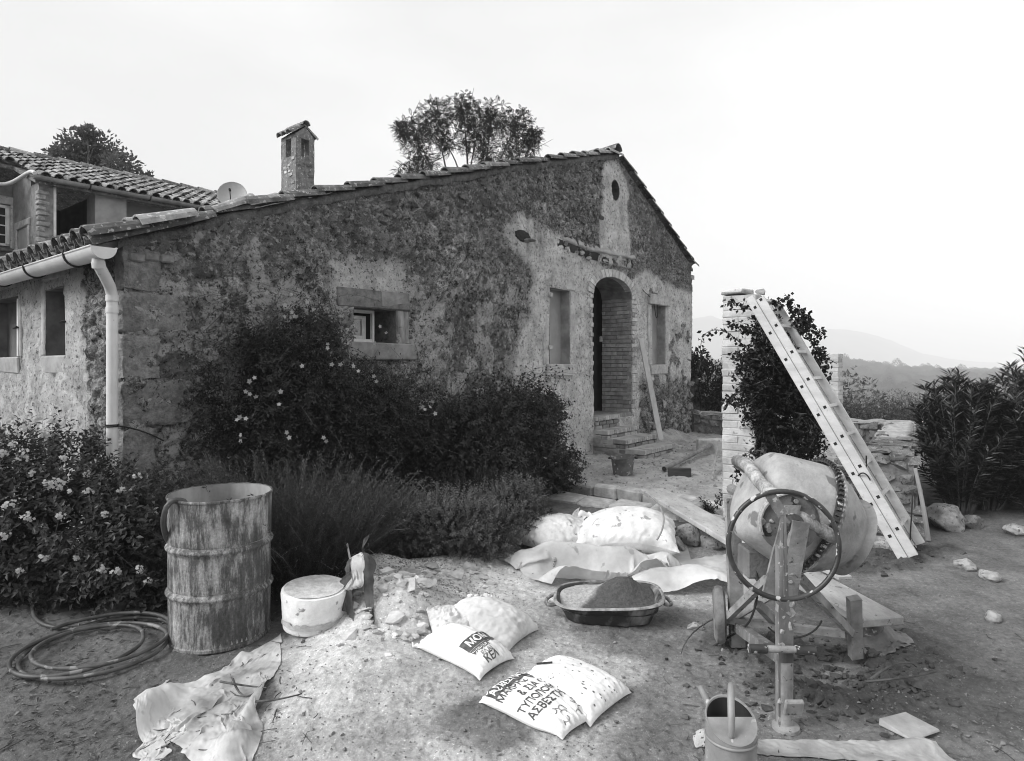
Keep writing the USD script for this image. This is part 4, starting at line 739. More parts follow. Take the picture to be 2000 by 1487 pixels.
# ------------------------------------------------------------------ terrace in front of the gable
ZT = .13
def kerb_line(n): return 4.72 + .06 * math.sin(n * 2)
TT, NN = np.meshgrid(np.arange(4.75, 10.95, .03), np.arange(-.05, 4.3, .03), indexing='ij'); e = np.stack([TT, NN, 0 * TT], -1)
tz_ = ZT + (fbm(e * 1.5, 3, 50) - .5) * .04 + (fbm(e * 12, 4, 51) - .5) * .03 + (fbm(e * 40, 2, 52) - .5) * .014; tz_ += smooth(.60, .72, fbm(e * 16, 2, 55)) * .02
tz_ = np.where((TT < 4.77) | (NN > 4.25), -.1, tz_); dc_ = H(8.6, .25, 0); tz_ += .16 * smooth(1.3, .2, np.hypot((TT - 9.4), NN * 1.8)) * (.6 + .8 * fbm(e * 8, 3, 57))
tv = H(TT, NN, 0).reshape(-1, 3); tv = (K + TT[..., None] * U + NN[..., None] * NG); tv[..., 2] = tz_
single('terrace', (tv.reshape(-1, 3), grid_faces(*TT.shape)), M('terrace_sand', .24, .44, 3.2, 8, bump=.9, bscale=80, bdist=.015, nrough=.7, sp=(34, .62, .16)), 'sandy rubble strewn terrace in front of the doorway', 'terrace', kind='structure', smooth=True)
terr = '/World/terrace'; r = np.random.default_rng(7)
for i in range(12):
    n0 = .1 + i * .33; part(terr, 'kerb_stone', cbox(H(4.70 + r.normal(0, .012), n0 + .16, .075 + r.normal(0, .006)), NG * .158, U * .07, ZA * .075, .02, .008, r), [pale_stone, brick_mat, dress_mat][[0, 1, 2][r.integers(3)]])
for i in range(9):
    n0 = .2 + i * .42; part(terr, 'step_stone', cbox(H(4.40 + r.normal(0, .03), n0 + .2, .0 + r.normal(0, .01)), NG * .20, U * .16, ZA * .05, .02, .012, r), [pale_stone, dress_mat][r.integers(2)])
rub = thing('terrace_rubble', 'crumbs of plaster and gravel scattered over the terrace', 'rubble', H(7, 1.5, ZT), kind='stuff'); mb = MB()
for _ in range(900):
    t, n_ = r.uniform(4.9, 10.6), r.uniform(.1, 4.0) ** 1.0; s_ = r.uniform(.008, .03) * (1.6 if r.random() < .1 else 1); mb.add(*rock(r, [s_, s_, s_ * .5], H(t, n_, ZT + .01), 8))
part(rub, 'crumb', mb, M('plaster_crumbs', .22, .5, 5, 4, isl=.35), kind='stuff')
# ------------------------------------------------------------------ brick steps to the door
steps = thing('brick_steps', 'low flight of dusty brick steps leading up to the arched doorway', 'steps', H(7.8, .6, ZT))
sb = [M(f'step_brick_{i}', *x, 9, 6, obj=.2, bump=.6, bscale=70, bdist=.01) for i, x in enumerate(((.13, .22), (.18, .30), (.24, .38)))]
top_dust = M('dusty_tread', .30, .46, 8, 7, obj=.08, bump=.6, bscale=80, bdist=.008)
def step(t0, t1, n1, z0, z1):
    """one step: bricks on edge along its front, brick courses below"""
    part(steps, 'tread_bed', wallbox(t0 + .01, t1 - .01, -.02, n1 - .235, z0 - .25, z1 - .004), top_dust); t = t0
    while t < t1 - .03:
        part(steps, 'tread_brick', cbox(H(t + .034, n1 - .117, z1 - .035 + r.normal(0, .002)), U * .031, NG * .117, ZA * .035, .006, .002, r), top_dust if r.random() < .7 else sb[2]); t += .0715
    nc = max(1, int(round((z1 - .075 - z0) / .07)))
    for c in range(nc + 1):
        z = z1 - .078 - .07 * (c + .5); t = t0 + (.0 if c % 2 else -.10)
        while t < t1 - .02:
            a, b = max(t, t0), min(t + .215, t1)
            if b - a > .04: part(steps, 'brick', cbox(H((a + b) / 2, n1 - .066, z), U * ((b - a) / 2 - .005), NG * .055, ZA * .030, .006, .002, r), sb[r.integers(3)])
            t += .225
        n_ = .0 + (.08 if c % 2 else 0)
        while n_ < n1 - .13:
            b = min(n_ + .22, n1 - .125); part(steps, 'brick', cbox(H(t0 + .055, (n_ + b) / 2, z), U * .055, NG * ((b - n_) / 2 - .005), ZA * .030, .006, .002, r), sb[r.integers(3)]); n_ += .23
    part(steps, 'step_core', wallbox(t0 + .10, t1 - .02, -.02, n1 - .11, z0 - .2, z1 - .076), mortar_mat)
step(6.96, 7.75, .07, .53, .735); step(6.93, 8.02, .30, .40, .53); step(6.93, 8.06, .62, .27, .40); step(6.93, 8.10, .95, ZT - .02, .27)
# ------------------------------------------------------------------ whitewashed brick pillars
wash = [M(f'whitewash_{i}', *x, 6, 8, bump=.5, bscale=60, bdist=.012, nrough=.7, sp=(18, .64, y)) for i, (x, y) in enumerate((((.32, .52), .20), ((.38, .56), .26), ((.26, .44), .15)))]
def pillar(t0, n0, sz, z0, z1, label, cut=0):
    p = thing('brick_pillar', label, 'pillar', H(t0 + sz / 2, n0 + sz / 2, z0), 'whitewashed brick pillars of the unfinished pergola'); z = z0; i = 0
    part(p, 'mortar_core', wallbox(t0 + .005, t0 + sz - .005, n0 + .005, n0 + sz - .005, z0 - .2, z1 - .02), wash[0])
    while z < z1 - .03:
        for q in (0, 1):
            if cut and z > z1 - .16 and q == 1: continue
            jt = r.normal(0, .0035, 2); a0, a1 = (.0, sz / 2 - .003) if q == 0 else (sz / 2 + .003, sz); hh = .0365
            if i % 2: c = H(t0 + sz / 2 + jt[0], n0 + (a0 + a1) / 2 + jt[1], z + .037); ax = (U * sz / 2, NG * (a1 - a0) / 2)
            else: c = H(t0 + (a0 + a1) / 2 + jt[0], n0 + sz / 2 + jt[1], z + .037); ax = (U * (a1 - a0) / 2, NG * sz / 2)
            part(p, 'brick', cbox(c, ax[0], ax[1], ZA * hh, .006, .0025, r), wash[r.choice(3, p=[.35, .5, .15])])
        z += .0755; i += 1
    return p
pil = pillar(4.50, 3.06, .335, -.02, 2.335, 'tall whitewashed brick pillar wrapped by the dark climber, ladder leaning on it', 1)
part(pil, 'cap_stone', cbox(H(4.50 + .15, 3.06 + .10, 2.36), U * .16, NG * .12, ZA * .028, .01, .006, r), wash[1]); part(pil, 'loose_brick', cbox(H(4.50 + .15, 3.06 + .27, 2.295), U * .11, NG * .05, ZA * .032, .01, .004, r), brick_mat); part(pil, 'loose_brick', rock(r, [.06, .06, .05], H(4.50 + .18, 3.06 + .33, 2.345)), brick_mat)
pillar(9.45, 2.80, .33, ZT - .1, 1.76, 'shorter whitewashed brick pillar further off behind the ladder')
# ------------------------------------------------------------------ rubble garden walls
gwm = [M(f'garden_stone_{i}', *x, 10, 7, obj=.35, bump=.9, bscale=40, bdist=.02, nrough=.72, sp=(40, .6, y)) for i, (x, y) in enumerate((((.11, .27), .36), ((.18, .36), .08), ((.08, .19), .3)))]
def rubble_wall(w, p0, p1, z0a, z1a, z0b, z1b, thick, outn, size, mats, cap=True, seed=0):
    """field stones laid over the visible face from p0 to p1 (ground points); outn: outward normal"""
    rr = np.random.default_rng(seed); L = np.linalg.norm(p1 - p0); d = unit(p1 - p0); outn = unit(np.asarray(outn, float))
    part(w, 'core', hull(np.array([p + outn * o + [0, 0, z] for p, za, zb in ((p0, z0a, z1a), (p1, z0b, z1b)) for z in (za - .1, zb - .02) for o in (-.03, -thick + .03)])), mortar_mat)
    z = 0.0; row = 0
    while True:
        hgt = rr.uniform(size * .7, size * 1.15); s = -rr.uniform(0, size)
        if z + hgt * .5 > max(z1a - z0a, z1b - z0b): break
        while s < L:
            wd = rr.uniform(size * .9, size * 2.0); c = s + wd / 2; k = np.clip(c / L, 0, 1); za, zb = z0a + (z0b - z0a) * k, z1a + (z1b - z1a) * k; zz = za + z + hgt / 2 + rr.normal(0, size * .08)
            if 0 < c < L and zz < zb:
                q = unit(rr.normal(size=(15, 3))); q = np.sign(q) * np.abs(q) ** .7; q = q / np.abs(q).max(1, keepdims=True) * rr.uniform(.78, 1, (15, 1)); cc = p0 + d * c + [0, 0, 0]; cc = np.array([cc[0], cc[1], zz]) + outn * (-.03 + rr.normal(0, .012))
                part(w, 'stone', hull(cc + np.outer(q[:, 0] * wd * .52, d) + np.outer(q[:, 1] * .075, outn) + np.outer(q[:, 2] * hgt * .54, ZA)), mats[rr.integers(len(mats))])
            s += wd * .98
        z += hgt * .95; row += 1
    if cap:
        m = 60; ss = np.linspace(0, L, m); kk = ss / L; oo = np.linspace(.03, -thick, 7); e = np.array([[[s, o, 0] for o in oo] for s in ss]); top = (z1a + (z1b - z1a) * kk)[:, None] + .02 + (fbm(e * 7 + seed, 3, 3) - .5) * .07; top[:, 0] -= .05; top[:, -1] -= .2
        v = p0[None, None] + ss[:, None, None] * d + oo[None, :, None] * outn; v = np.broadcast_to(v, (m, 7, 3)).copy(); v[..., 2] = top; part(w, 'coping', (v.reshape(-1, 3), grid_faces(m, 7)), M(f'coping_{seed}', .22, .42, 9, 7, bump=.8, bscale=50, nrough=.7), smooth=True)
gw = thing('garden_wall', 'low rubble stone wall closing the terrace behind the pillars', 'wall', H(10.95, 2, ZT))
rubble_wall(gw, H(10.92, .05, 0), H(10.92, 4.35, 0), ZT - .02, .56, ZT - .05, .56, .4, -U, .17, gwm[:2], seed=5)
ge = thing('stone_wall', 'crumbling stone wall coming forward to the ladder foot, its end built of rough blocks', 'wall', H(7, 4.6, 0))
A_, B_ = np.array([.634 * 10.9, 10.9, 0]), np.array([.634 * 6.0, 6.0, 0]); dd = unit(B_ - A_); side = np.array([-dd[1], dd[0], 0]); side = side if side[0] < 0 else -side; TH = .42
rubble_wall(ge, A_ + side * TH, B_ + side * TH, ZT, .58, .02, .76, TH, side, .12, gwm, seed=9)
rubble_wall(ge, B_ + side * TH, B_, .0, .74, .0, .74, .3, dd, .12, [gwm[0], gwm[1], gwm[0]], cap=False, seed=14)
rr_ = np.random.default_rng(77)
for i in range(80):                                                 # dry stones tumbled in front of the wall's inner face
    p = GG(rr_.uniform(1640, 1735), rr_.uniform(965, 1075)); s_ = rr_.uniform(.04, .095); lift = max(0, (p[1] - 5.6)) * .28 * rr_.random()
    part(ge, 'tumbled_stone', rock_fine(i, [s_ * 1.2, s_, s_ * .8], p + [0, 0, s_ * .4 + lift], 2, .4), gwm[rr_.integers(3)])
sl = []
for i in range(26):
    k = rr_.uniform(0, .45); c = B_ + (A_ - B_) * k * .6 + side * rr_.uniform(.05, TH - .02); part(ge, 'flat_stone', cbox(c + [0, 0, .755 - .04 * k + .02 * rr_.random()], side * rr_.uniform(.05, .12), dd * rr_.uniform(.04, .1), ZA * .012, .006, .01, rr_), gwm[rr_.integers(2)])
# ------------------------------------------------------------------ cloth: a small spring sheet that settles on the ground
def cloth(P0, steps=160, floor=None, grav=.0012, r=None, crumple=.02, stiff=3, wrinkle=None, iters=6, shrink=1.0, freq=2.6):
    """P0: nu x nv x 3 start positions; rest lengths taken from a flat sheet larger by 1/shrink, so that slack buckles into folds"""
    p = P0.copy(); nu, nv = p.shape[:2]; old = p.copy()
    def pairs(a, b): return a, b
    L = []
    for di, dj in ((1, 0), (0, 1), (1, 1), (1, -1), (2, 0), (0, 2)):
        A = (slice(0, nu - di), slice(0, nv - dj) if dj >= 0 else slice(-dj, nv)); B = (slice(di, nu), slice(dj, nv) if dj >= 0 else slice(0, nv + dj)); rest = np.linalg.norm((P0[A] - P0[B])[..., :2], axis=-1) / shrink
        L.append((A, B, rest, .5 if max(di, abs(dj)) == 1 else .03))
    if r is not None: p[..., 2] += crumple * 2.2 * (1 - 2.4 * np.abs(fbm(np.concatenate([P0[..., :2] * freq, np.full((nu, nv, 1), r.random() * 50)], -1), 3, 2) - .5))
    for it in range(steps):
        vel = (p - old) * .90; old = p.copy(); p = p + vel; p[..., 2] -= grav
        for _ in range(iters):
            for A, B, rest, k in L:
                d = p[B] - p[A]; l = np.linalg.norm(d, axis=-1); c = (k * .5 * (l - rest) / np.maximum(l, 1e-6))[..., None] * d
                p[A] += c; p[B] -= c
            z = floor(p[..., 0], p[..., 1]); hit = p[..., 2] < z; p[..., 2] = np.where(hit, z, p[..., 2])
        old[..., :2] = np.where(hit[..., None], p[..., :2] * .8 + old[..., :2] * .2, old[..., :2])
    return p
def quadpatch(c, nu, nv):
    """corner points c[0..3] in order round the sheet"""
    u, v = np.meshgrid(np.linspace(0, 1, nu), np.linspace(0, 1, nv), indexing='ij'); c = [np.asarray(x, float) for x in c]
    return (1 - u)[..., None] * (1 - v)[..., None] * c[0] + u[..., None] * (1 - v)[..., None] * c[1] + u[..., None] * v[..., None] * c[2] + (1 - u)[..., None] * v[..., None] * c[3]
def up4(p):
    """twice as fine, smoothed"""
    from scipy.ndimage import zoom
    return np.stack([zoom(p[..., i], 2, order=3) for i in range(3)], -1)
def sheet_mesh(p): return p.reshape(-1, 3), grid_faces(*p.shape[:2])
def lumps(ls):
    """floor: ground plus heaps (x, y, rx, ry, h)"""
    def f(x, y):
        z = gh(x, y) + .006
        for (a, b, rx, ry, h) in ls: z = z + h * np.exp(-(((x - a) / rx) ** 2 + ((y - b) / ry) ** 2) ** 1.5)
        return z
    return f
# ------------------------------------------------------------------ oil drum
def dz_noise(name, lo, hi, mid):
    n = {'geo': ('geometry', {}), 'map': ('mapping', {'scale': (1, 1, .17)}), 'n1': ('noise_texture', {'scale': 21.0, 'detail': 9.0, 'roughness': .80}), 'nb': ('noise_texture', {'scale': 3.0, 'detail': 3.0}), 'rb': ('map_range', {'from_min': .3, 'from_max': .7, 'to_min': -.13, 'to_max': .13}),
         'ad': ('math', {'math_type': 'add'}), 'r1': ('rgb_ramp', {'ramp': [(.36, g3(lo * .7)), (.475, g3(lo * 1.3)), (.51, g3(mid)), (.64, g3(hi * 1.2))]}), 'n2': ('noise_texture', {'scale': 60.0, 'detail': 4.0, 'roughness': .7}), 'r2': ('rgb_ramp', {'ramp': [(.3, g3(.6)), (.7, g3(1.3))]}), 'm': ('mix', {'mix_type': 'multiply', 'fac': 1.0}),
         'bp': ('bump', {'strength': .35, 'distance': .006}), 'p': ('principled_bsdf', {'roughness': .7, 'specular_ior_level': .3})}
    return usdkit.material(stage, '/World/Looks/' + name, n, [('geo.position', 'map.vector'), ('map.vector', 'n1.vector'), ('geo.position', 'nb.vector'), ('nb.fac', 'rb.value'), ('n1.fac', 'ad.value1'), ('rb.result', 'ad.value2'), ('ad.value', 'r1.fac'), ('geo.position', 'n2.vector'), ('n2.fac', 'r2.fac'), ('r1.color', 'm.color1'), ('r2.color', 'm.color2'), ('m.color', 'p.base_color'), ('n1.fac', 'bp.height'), ('bp.normal', 'p.normal')], surface='p.BSDF')
drum_m = dz_noise('splashed_drum_steel', .075, .30, .19); drum_in = M('drum_inside', .16, .34, 5, 7, rough=.6, bump=.2, stretch=(1, 1, .4))
DC = np.array([-1.775, 3.90, -.01]); drum = thing('steel_drum', 'open steel oil drum streaked with lime and cement splashes', 'drum', DC)
R_ = .289; prof = [(R_ - .004, 0), (R_ + .001, .004), (R_ + .002, .02), (R_ - .006, .03)]
for zc in (.30, .565): prof += [(R_ - .003, zc - .035), (R_ - .001, zc - .018), (R_ + .010, zc - .006), (R_ + .012, zc), (R_ + .010, zc + .006), (R_ - .001, zc + .018), (R_ - .006, zc + .026), (R_ - .002, zc + .036)]
prof += [(R_, .845), (R_ + .005, .848), (R_ + .007, .855), (R_ + .004, .862), (R_ - .002, .862)]
def dent(v): a = np.arctan2(v[:, 1] - DC[1], v[:, 0] - DC[0]); k = 1 + .012 * (fbm(np.stack([np.cos(a) * 1.3, np.sin(a) * 1.3, v[:, 2] * 2], 1), 3, 5) - .5) * 2; k = k * (1 + .012 * smooth(.5, .86, v[:, 2]) * np.cos(2 * a)); q = v.copy(); q[:, :2] = DC[:2] + (v[:, :2] - DC[:2]) * k[:, None]; return q
v, f = lathe(prof, 72, DC); part(drum, 'shell', (dent(v), f), drum_m, smooth=40)
v, f = lathe([(R_ - .004, .86), (R_ - .006, .5), (R_ - .006, .02), (0, .02)], 60, DC); part(drum, 'inner_wall', (dent(v), f), drum_in, smooth=40)
hose_m = M('dark_rubber_hose', .035, .09, 10, 5, rough=.55, spec=.4, bump=.15, sp=(14, .62, .2))
hs = spline([P(363, 985, 3.72), P(348, 977, 3.66), P(333, 981, 3.62), P(322, 1000, 3.62), P(320, 1030, 3.66), P(328, 1055, 3.76), P(340, 1075, 3.95), P(352, 1140, 4.2), P(340, 1205, 4.30)], 40); hs = np.vstack([np.array([[-1.78, 3.85, .12], [-1.80, 3.80, .5], [-1.85, 3.74, .74]]), hs])
single('hose_end', tube(spline(hs, 70), .016, 8), hose_m, 'length of dark hose hooked over the rim of the oil drum', 'hose', smooth=60)
# ------------------------------------------------------------------ coiled hose on the ground
cc = GG(182, 1275); pts = []
for a in np.linspace(-.3, 3.35 * 2 * np.pi, 150):
    kk = a / (2 * np.pi); rad_ = [.385, .375, .27, .36, .37][int(kk) % 5] if kk > 0 else .38; nxt = [.385, .375, .27, .36, .37][(int(kk) + 1) % 5]; fr_ = kk - int(kk); rad_ = rad_ * (1 - fr_) + nxt * fr_ if kk > 0 else rad_
    ox, oy = .03 * math.sin(kk * 3), .05 * math.cos(kk * 2); x, y = cc[0] + ox + rad_ * math.cos(a + .6), cc[1] + oy + rad_ * math.sin(a + .6) * .98; pts.append([x, y, float(ground_base(x, y)) + .026 + .018 * (int(max(kk, 0)) % 4) * .7 + .004 * math.sin(a * 1.7)])
lead = [GG(210, 1212), GG(170, 1230), GG(110, 1232), GG(70, 1215), GG(55, 1180), GG(40, 1168), GG(8, 1160), GG(-40, 1140)]; lead = [q + [0, 0, .02] for q in lead]
lead[4][2] += .03; lead[5][2] += .05
coil = thing('coiled_hose', 'dark hose lying in loose coils on the bare soil left of the drum', 'hose', cc)
part(coil, 'coil', tube(spline(pts, 420), .0115, 8), hose_m, smooth=60); part(coil, 'lead', tube(spline(lead, 60), .0115, 8), hose_m, smooth=60)
part(coil, 'lead', tube(spline([GG(232, 1215) + [0, 0, .02], GG(262, 1208) + [0, 0, .03], GG(300, 1208) + [0, 0, .02], GG(345, 1203) + [0, 0, .03]], 24), .0115, 8), hose_m, smooth=60)
part(coil, 'lead', tube(spline([GG(-20, 1180) + [0, 0, .1], GG(8, 1160) + [0, 0, .14], GG(12, 1135) + [0, 0, .13], GG(-6, 1120) + [0, 0, .12]], 20), .012, 8), hose_m, smooth=60)
# ------------------------------------------------------------------ round lime block
lime_m = M('lime_crust', .58, .80, 9, 7, bump=.5, bscale=60, bdist=.01, sp=(13, .66, .26)); c_ = GG(608, 1268); c_ = np.array([-1.185, 3.83, float(gh(-1.185, 3.83))])
a = np.linspace(0, 2 * np.pi, 73)[:-1]; rows = []
for rr2, z in ((0, .0), (.168, .0), (.176, .012), (.180, .05), (.184, .10), (.188, .16), (.190, .205), (.186, .222), (.17, .226), (.1, .223), (0, .222)): rows.append(np.stack([rr2 * np.cos(a), rr2 * np.sin(a), np.full(72, z)], 1))
v = np.array(rows); e = v * 9; v[..., :2] *= (1 + .05 * (fbm(e, 4, 3) - .5))[..., None]; v[..., 2] += .012 * (fbm(e * 1.4, 3, 8) - .5); tl = trimesh.transformations.rotation_matrix(.07, [1, .6, 0])[:3, :3]; v = (v.reshape(-1, 3) @ tl.T) + c_ + [0, 0, .012]
qf = grid_faces(11, 72); qf = np.vstack([qf, np.stack([np.arange(10) * 72 + 71, np.arange(1, 11) * 72 + 71, np.arange(1, 11) * 72, np.arange(10) * 72], 1)]); top_n = 7 * 72
blk = thing('lime_block', 'round white block of hardened lime with a grey band, beside the drum', 'block', c_); part(blk, 'body', (v, qf[:, ::-1]), lime_m, smooth=50)
def band(z0, z1, rr_, m, nm):
    th_ = np.linspace(-2.6, -.3, 50); e = np.stack([np.cos(th_) * 2, np.sin(th_) * 2, 0 * th_], 1); w0 = z0 + .012 * (fbm(e * 3, 3, 2) - .5); w1 = z1 + .03 * (fbm(e * 5, 3, 4) - .5)
    vv = np.array([np.stack([rr_ * np.cos(th_), rr_ * np.sin(th_), w], 1) for w in (w0, w1)]).reshape(-1, 3) @ tl.T + c_ + [0, 0, .012]; part(blk, nm, (vv, grid_faces(2, 50)), m)
band(.045, .075, .1885, M('grey_band', .30, .46, 14, 5, bump=.4), 'stain_band')
v2 = np.stack([np.outer(np.linspace(0, .172, 12), np.cos(a)), np.outer(np.linspace(0, .172, 12), np.sin(a)), np.full((12, 72), .227)], -1); v2[..., 2] += .006 * (fbm(v2 * 40, 3, 5) - .5)
qf2 = grid_faces(12, 72); qf2 = np.vstack([qf2, np.stack([np.arange(11) * 72 + 71, np.arange(1, 12) * 72 + 71, np.arange(1, 12) * 72, np.arange(11) * 72], 1)]); part(blk, 'top_face', (v2.reshape(-1, 3) @ tl.T + c_ + [0, 0, .014], qf2), M('gritty_top', .40, .60, 22, 6, bump=.7, bscale=70), smooth=True)
# ------------------------------------------------------------------ cement and lime bags
bag_m = M('white_woven_bag', .62, .82, 4, 6, bump=.25, bscale=90, bdist=.004, rough=.7, sp=(17, .70, .35)); bag_g = M('dusty_bag', .42, .62, 4, 6, bump=.3, bscale=80, bdist=.005); ink = M('dark_print', .05, .12, 30, 4, bump=.1, rough=.7)
dirt_print = M('faded_print', .10, .35, 26, 4, bump=.1)
class Bag:
    def __init__(s, name, label, c, yaw, Lx, Ly, fill, seed, m, tilt=0.0, neck=0.0, group=None, floor=None, wr=.010):
        """a sack: two sheets joined at their edges, filled and let settle on the ground"""
        s.c, s.seed, s.Lx, s.Ly = np.asarray(c, float), seed, Lx, Ly; nu, nv = 40, 28; r = np.random.default_rng(seed); floor = floor or lumps([]); cy, sy = math.cos(yaw), math.sin(yaw)
        u, w = np.meshgrid(np.linspace(-1, 1, nu), np.linspace(-1, 1, nv), indexing='ij'); nk = 1 - neck * smooth(.35, 1, u); x, y = u * Lx, w * Ly * nk
        flat = np.stack([s.c[0] + x * cy - y * sy, s.c[1] + x * sy + y * cy, floor(s.c[0] + 0 * u, s.c[1] + 0 * u) + .05 + tilt * u], -1); B = np.zeros((nu, nv), bool); B[0] = B[-1] = True; B[:, 0] = B[:, -1] = True
        e = np.concatenate([flat[..., :2] * 9, np.full((nu, nv, 1), seed * 1.7)], -1); T = flat.copy(); T[..., 2] += (.02 + wr * 2 * (fbm(e, 3, seed) - .5)) * ~B; Bt = flat.copy(); Bt[..., 2] -= .02 * ~B; C = []
        for di, dj in ((1, 0), (0, 1), (1, 1), (1, -1), (2, 0), (0, 2)):
            A_ = (slice(0, nu - di), slice(0, nv - dj) if dj >= 0 else slice(-dj, nv)); B_2 = (slice(di, nu), slice(dj, nv) if dj >= 0 else slice(0, nv + dj)); C.append((A_, B_2, np.linalg.norm(flat[A_] - flat[B_2], axis=-1), .5 if max(di, abs(dj)) == 1 else .06))
        oT, oB = T.copy(), Bt.copy()
        def nrm_(q): a_ = np.gradient(q, axis=0); b_2 = np.gradient(q, axis=1); return unit(np.cross(a_, b_2))
        lumpy = .6 + .8 * fbm(np.stack([u * 1.3, w * 1.1, 0 * u + seed * 5.1], -1), 2, seed + 4)
        for it in range(110):
            vT, vB = (T - oT) * .5, (Bt - oB) * .5; oT, oB = T.copy(), Bt.copy(); gap = T[..., 2] - Bt[..., 2]; pr = np.clip(fill * lumpy - gap, 0, .03) * .10
            T = T + vT + nrm_(T) * pr[..., None]; Bt = Bt + vB - nrm_(Bt) * pr[..., None] * .4; T[..., 2] -= .0011; Bt[..., 2] -= .0016
            for _ in range(8):
                for q in (T, Bt):
                    for A_, B_2, rest, k in C:
                        d = q[B_2] - q[A_]; l = np.linalg.norm(d, axis=-1); cc_ = (k * .5 * np.where(l > rest, l - rest, (l - rest) * .35) / np.maximum(l, 1e-6))[..., None] * d; q[A_] += cc_; q[B_2] -= cc_
                mid = .5 * (T + Bt)[B]; T[B] = mid; Bt[B] = mid
                for q in (T, Bt): z = floor(q[..., 0], q[..., 1]); q[..., 2] = np.maximum(q[..., 2], z)
                T[..., 2] = np.maximum(T[..., 2], Bt[..., 2] + .002 * ~B)
        s.T, s.B, s.nu, s.nv = T, Bt, nu, nv; t2, b2_ = up4(T), up4(Bt); u2, w2 = np.meshgrid(np.linspace(-1, 1, t2.shape[0]), np.linspace(-1, 1, t2.shape[1]), indexing='ij'); rg = 1 - 2.6 * np.abs(fbm(np.stack([u2 * 2.2, w2 * 6.5, 0 * u2 + seed], -1), 3, seed + 8) - .5); rg2 = 1 - 2.6 * np.abs(fbm(np.stack([u2 * 5, w2 * 4, 0 * u2 + seed], -1), 3, seed + 12) - .5); ed = smooth(0, .12, 1 - np.maximum(np.abs(u2), np.abs(w2))); s.T2 = t2 = t2 + nrm_(t2) * (ed * ((.004 + .012 * smooth(.45, 1, np.abs(u2))) * (rg - .5) + (.003 + wr * .35) * (rg2 - .5)))[..., None]; n0 = t2.shape[0] * t2.shape[1]; s.path = thing(name, label, 'bag', s.c, group)
        part(s.path, 'sack', (np.vstack([t2.reshape(-1, 3), b2_.reshape(-1, 3)]), np.vstack([grid_faces(*t2.shape[:2]), grid_faces(*b2_.shape[:2])[:, ::-1] + n0])), m, smooth=True)
    def surf(s, u, w, sg=1, lift=0.0):
        from scipy.ndimage import map_coordinates
        u, w = np.asarray(u, float), np.asarray(w, float); sh = np.broadcast(u, w).shape; u, w = np.broadcast_to(u, sh).ravel(), np.broadcast_to(w, sh).ravel(); ij = np.stack([(u + 1) / 2 * (s.T2.shape[0] - 1), (w + 1) / 2 * (s.T2.shape[1] - 1)])
        f_ = lambda q: np.stack([map_coordinates(q[..., k], ij, order=1, mode='nearest') for k in range(3)], 1)
        a_, b_2 = np.gradient(s.T2, axis=0), np.gradient(s.T2, axis=1); n_ = unit(np.cross(a_, b_2)); return (f_(s.T2) + f_(n_) * lift).reshape(sh + (3,))
    def text(s, txt, h, u0, w0, m=ink, bold=True, lift=.0015, name='print', along='w', sx=1.0):
        """lettering laid on the upper side; runs along the short side of the sack"""
        me = meshkit.text_mesh(txt, h, 1e-4, bold); v = np.array(me.vertices); f = np.array(me.faces); keep = v[f][:, :, 2].max(1) > 5e-5; mm = trimesh.Trimesh(v, f[keep & (v[f][:, :, 2].min(1) > 5e-5)], process=True)
        mm = mm.subdivide_to_size(.006); q = np.array(mm.vertices); x, y = q[:, 0] * sx, q[:, 1]
        if along == 'w': u, w = u0 - y / s.Lx, w0 + x / s.Ly
        else: u, w = u0 + x / s.Lx, w0 + y / s.Ly
        ok = np.array(mm.faces); inside = (np.abs(u) < .97) & (np.abs(w) < .97); ok = ok[inside[ok].all(1)]
        if len(ok): part(s.path, name, (s.surf(np.clip(u, -1, 1), np.clip(w, -1, 1), 1, lift), ok), m)
    def patch(s, u0, u1, w0, w1, m, lift=.001, name='print_panel'):
        u, w = np.meshgrid(np.linspace(u0, u1, 30), np.linspace(w0, w1, 44), indexing='ij'); part(s.path, name, (s.surf(u, w, 1, lift).reshape(-1, 3), grid_faces(30, 44)), m)
# 1: the sack with the boxed mark, lying from upper left to lower right
b1 = Bag('mortar_bag', 'full white sack with a dark boxed mark on its side, leftmost of the printed bags', GG(906, 1284), math.radians(-36), .215, .150, .18, 3, bag_m, wr=.016)
b1.patch(.15, .43, -.62, .60, ink, .003); b1.text('ΜΟΝ', .036, .375, -.50, bag_m, True, .007, 'boxed_letters'); b1.text('ΨΗΦΙΔΑ', .018, .55, -.60, ink, True); b1.text('ΕΛΑΙ', .021, .68, -.40, dirt_print, lift=.002); b1.text('ΚΕΛ', .034, .84, -.45, ink, lift=.002)
b1.patch(.445, .465, -.6, .5, ink, .002, 'print_line'); part(b1.path, 'tied_corner', tube(np.array([b1.surf(-.97, -.9), b1.surf(-.97, -.9) + [-.025, -.01, .0], b1.surf(-.97, -.9) + [-.03, -.005, .02]]), np.array([.012, .008, .004]), 6), bag_m)
# 2: old dusty bag behind it
b2 = Bag('dusty_bag', 'half empty pale bag sagging behind the sack with the boxed mark', GG(952, 1232), math.radians(-30), .225, .20, .16, 9, bag_g, wr=.03)
b5 = Bag('dusty_bag', 'small crumpled pale bag wedged between the rubble and the sack with the boxed mark', GG(880, 1226), math.radians(20), .13, .13, .13, 21, bag_g, wr=.05)
r = np.random.default_rng(77)
for i in range(9): q = b2.surf(r.uniform(-.8, -.2), r.uniform(.1, .7)); part(b2.path, 'lime_crumb', rock(r, r.uniform(.010, .024, 3), q + [0, 0, .008]), lime_m)
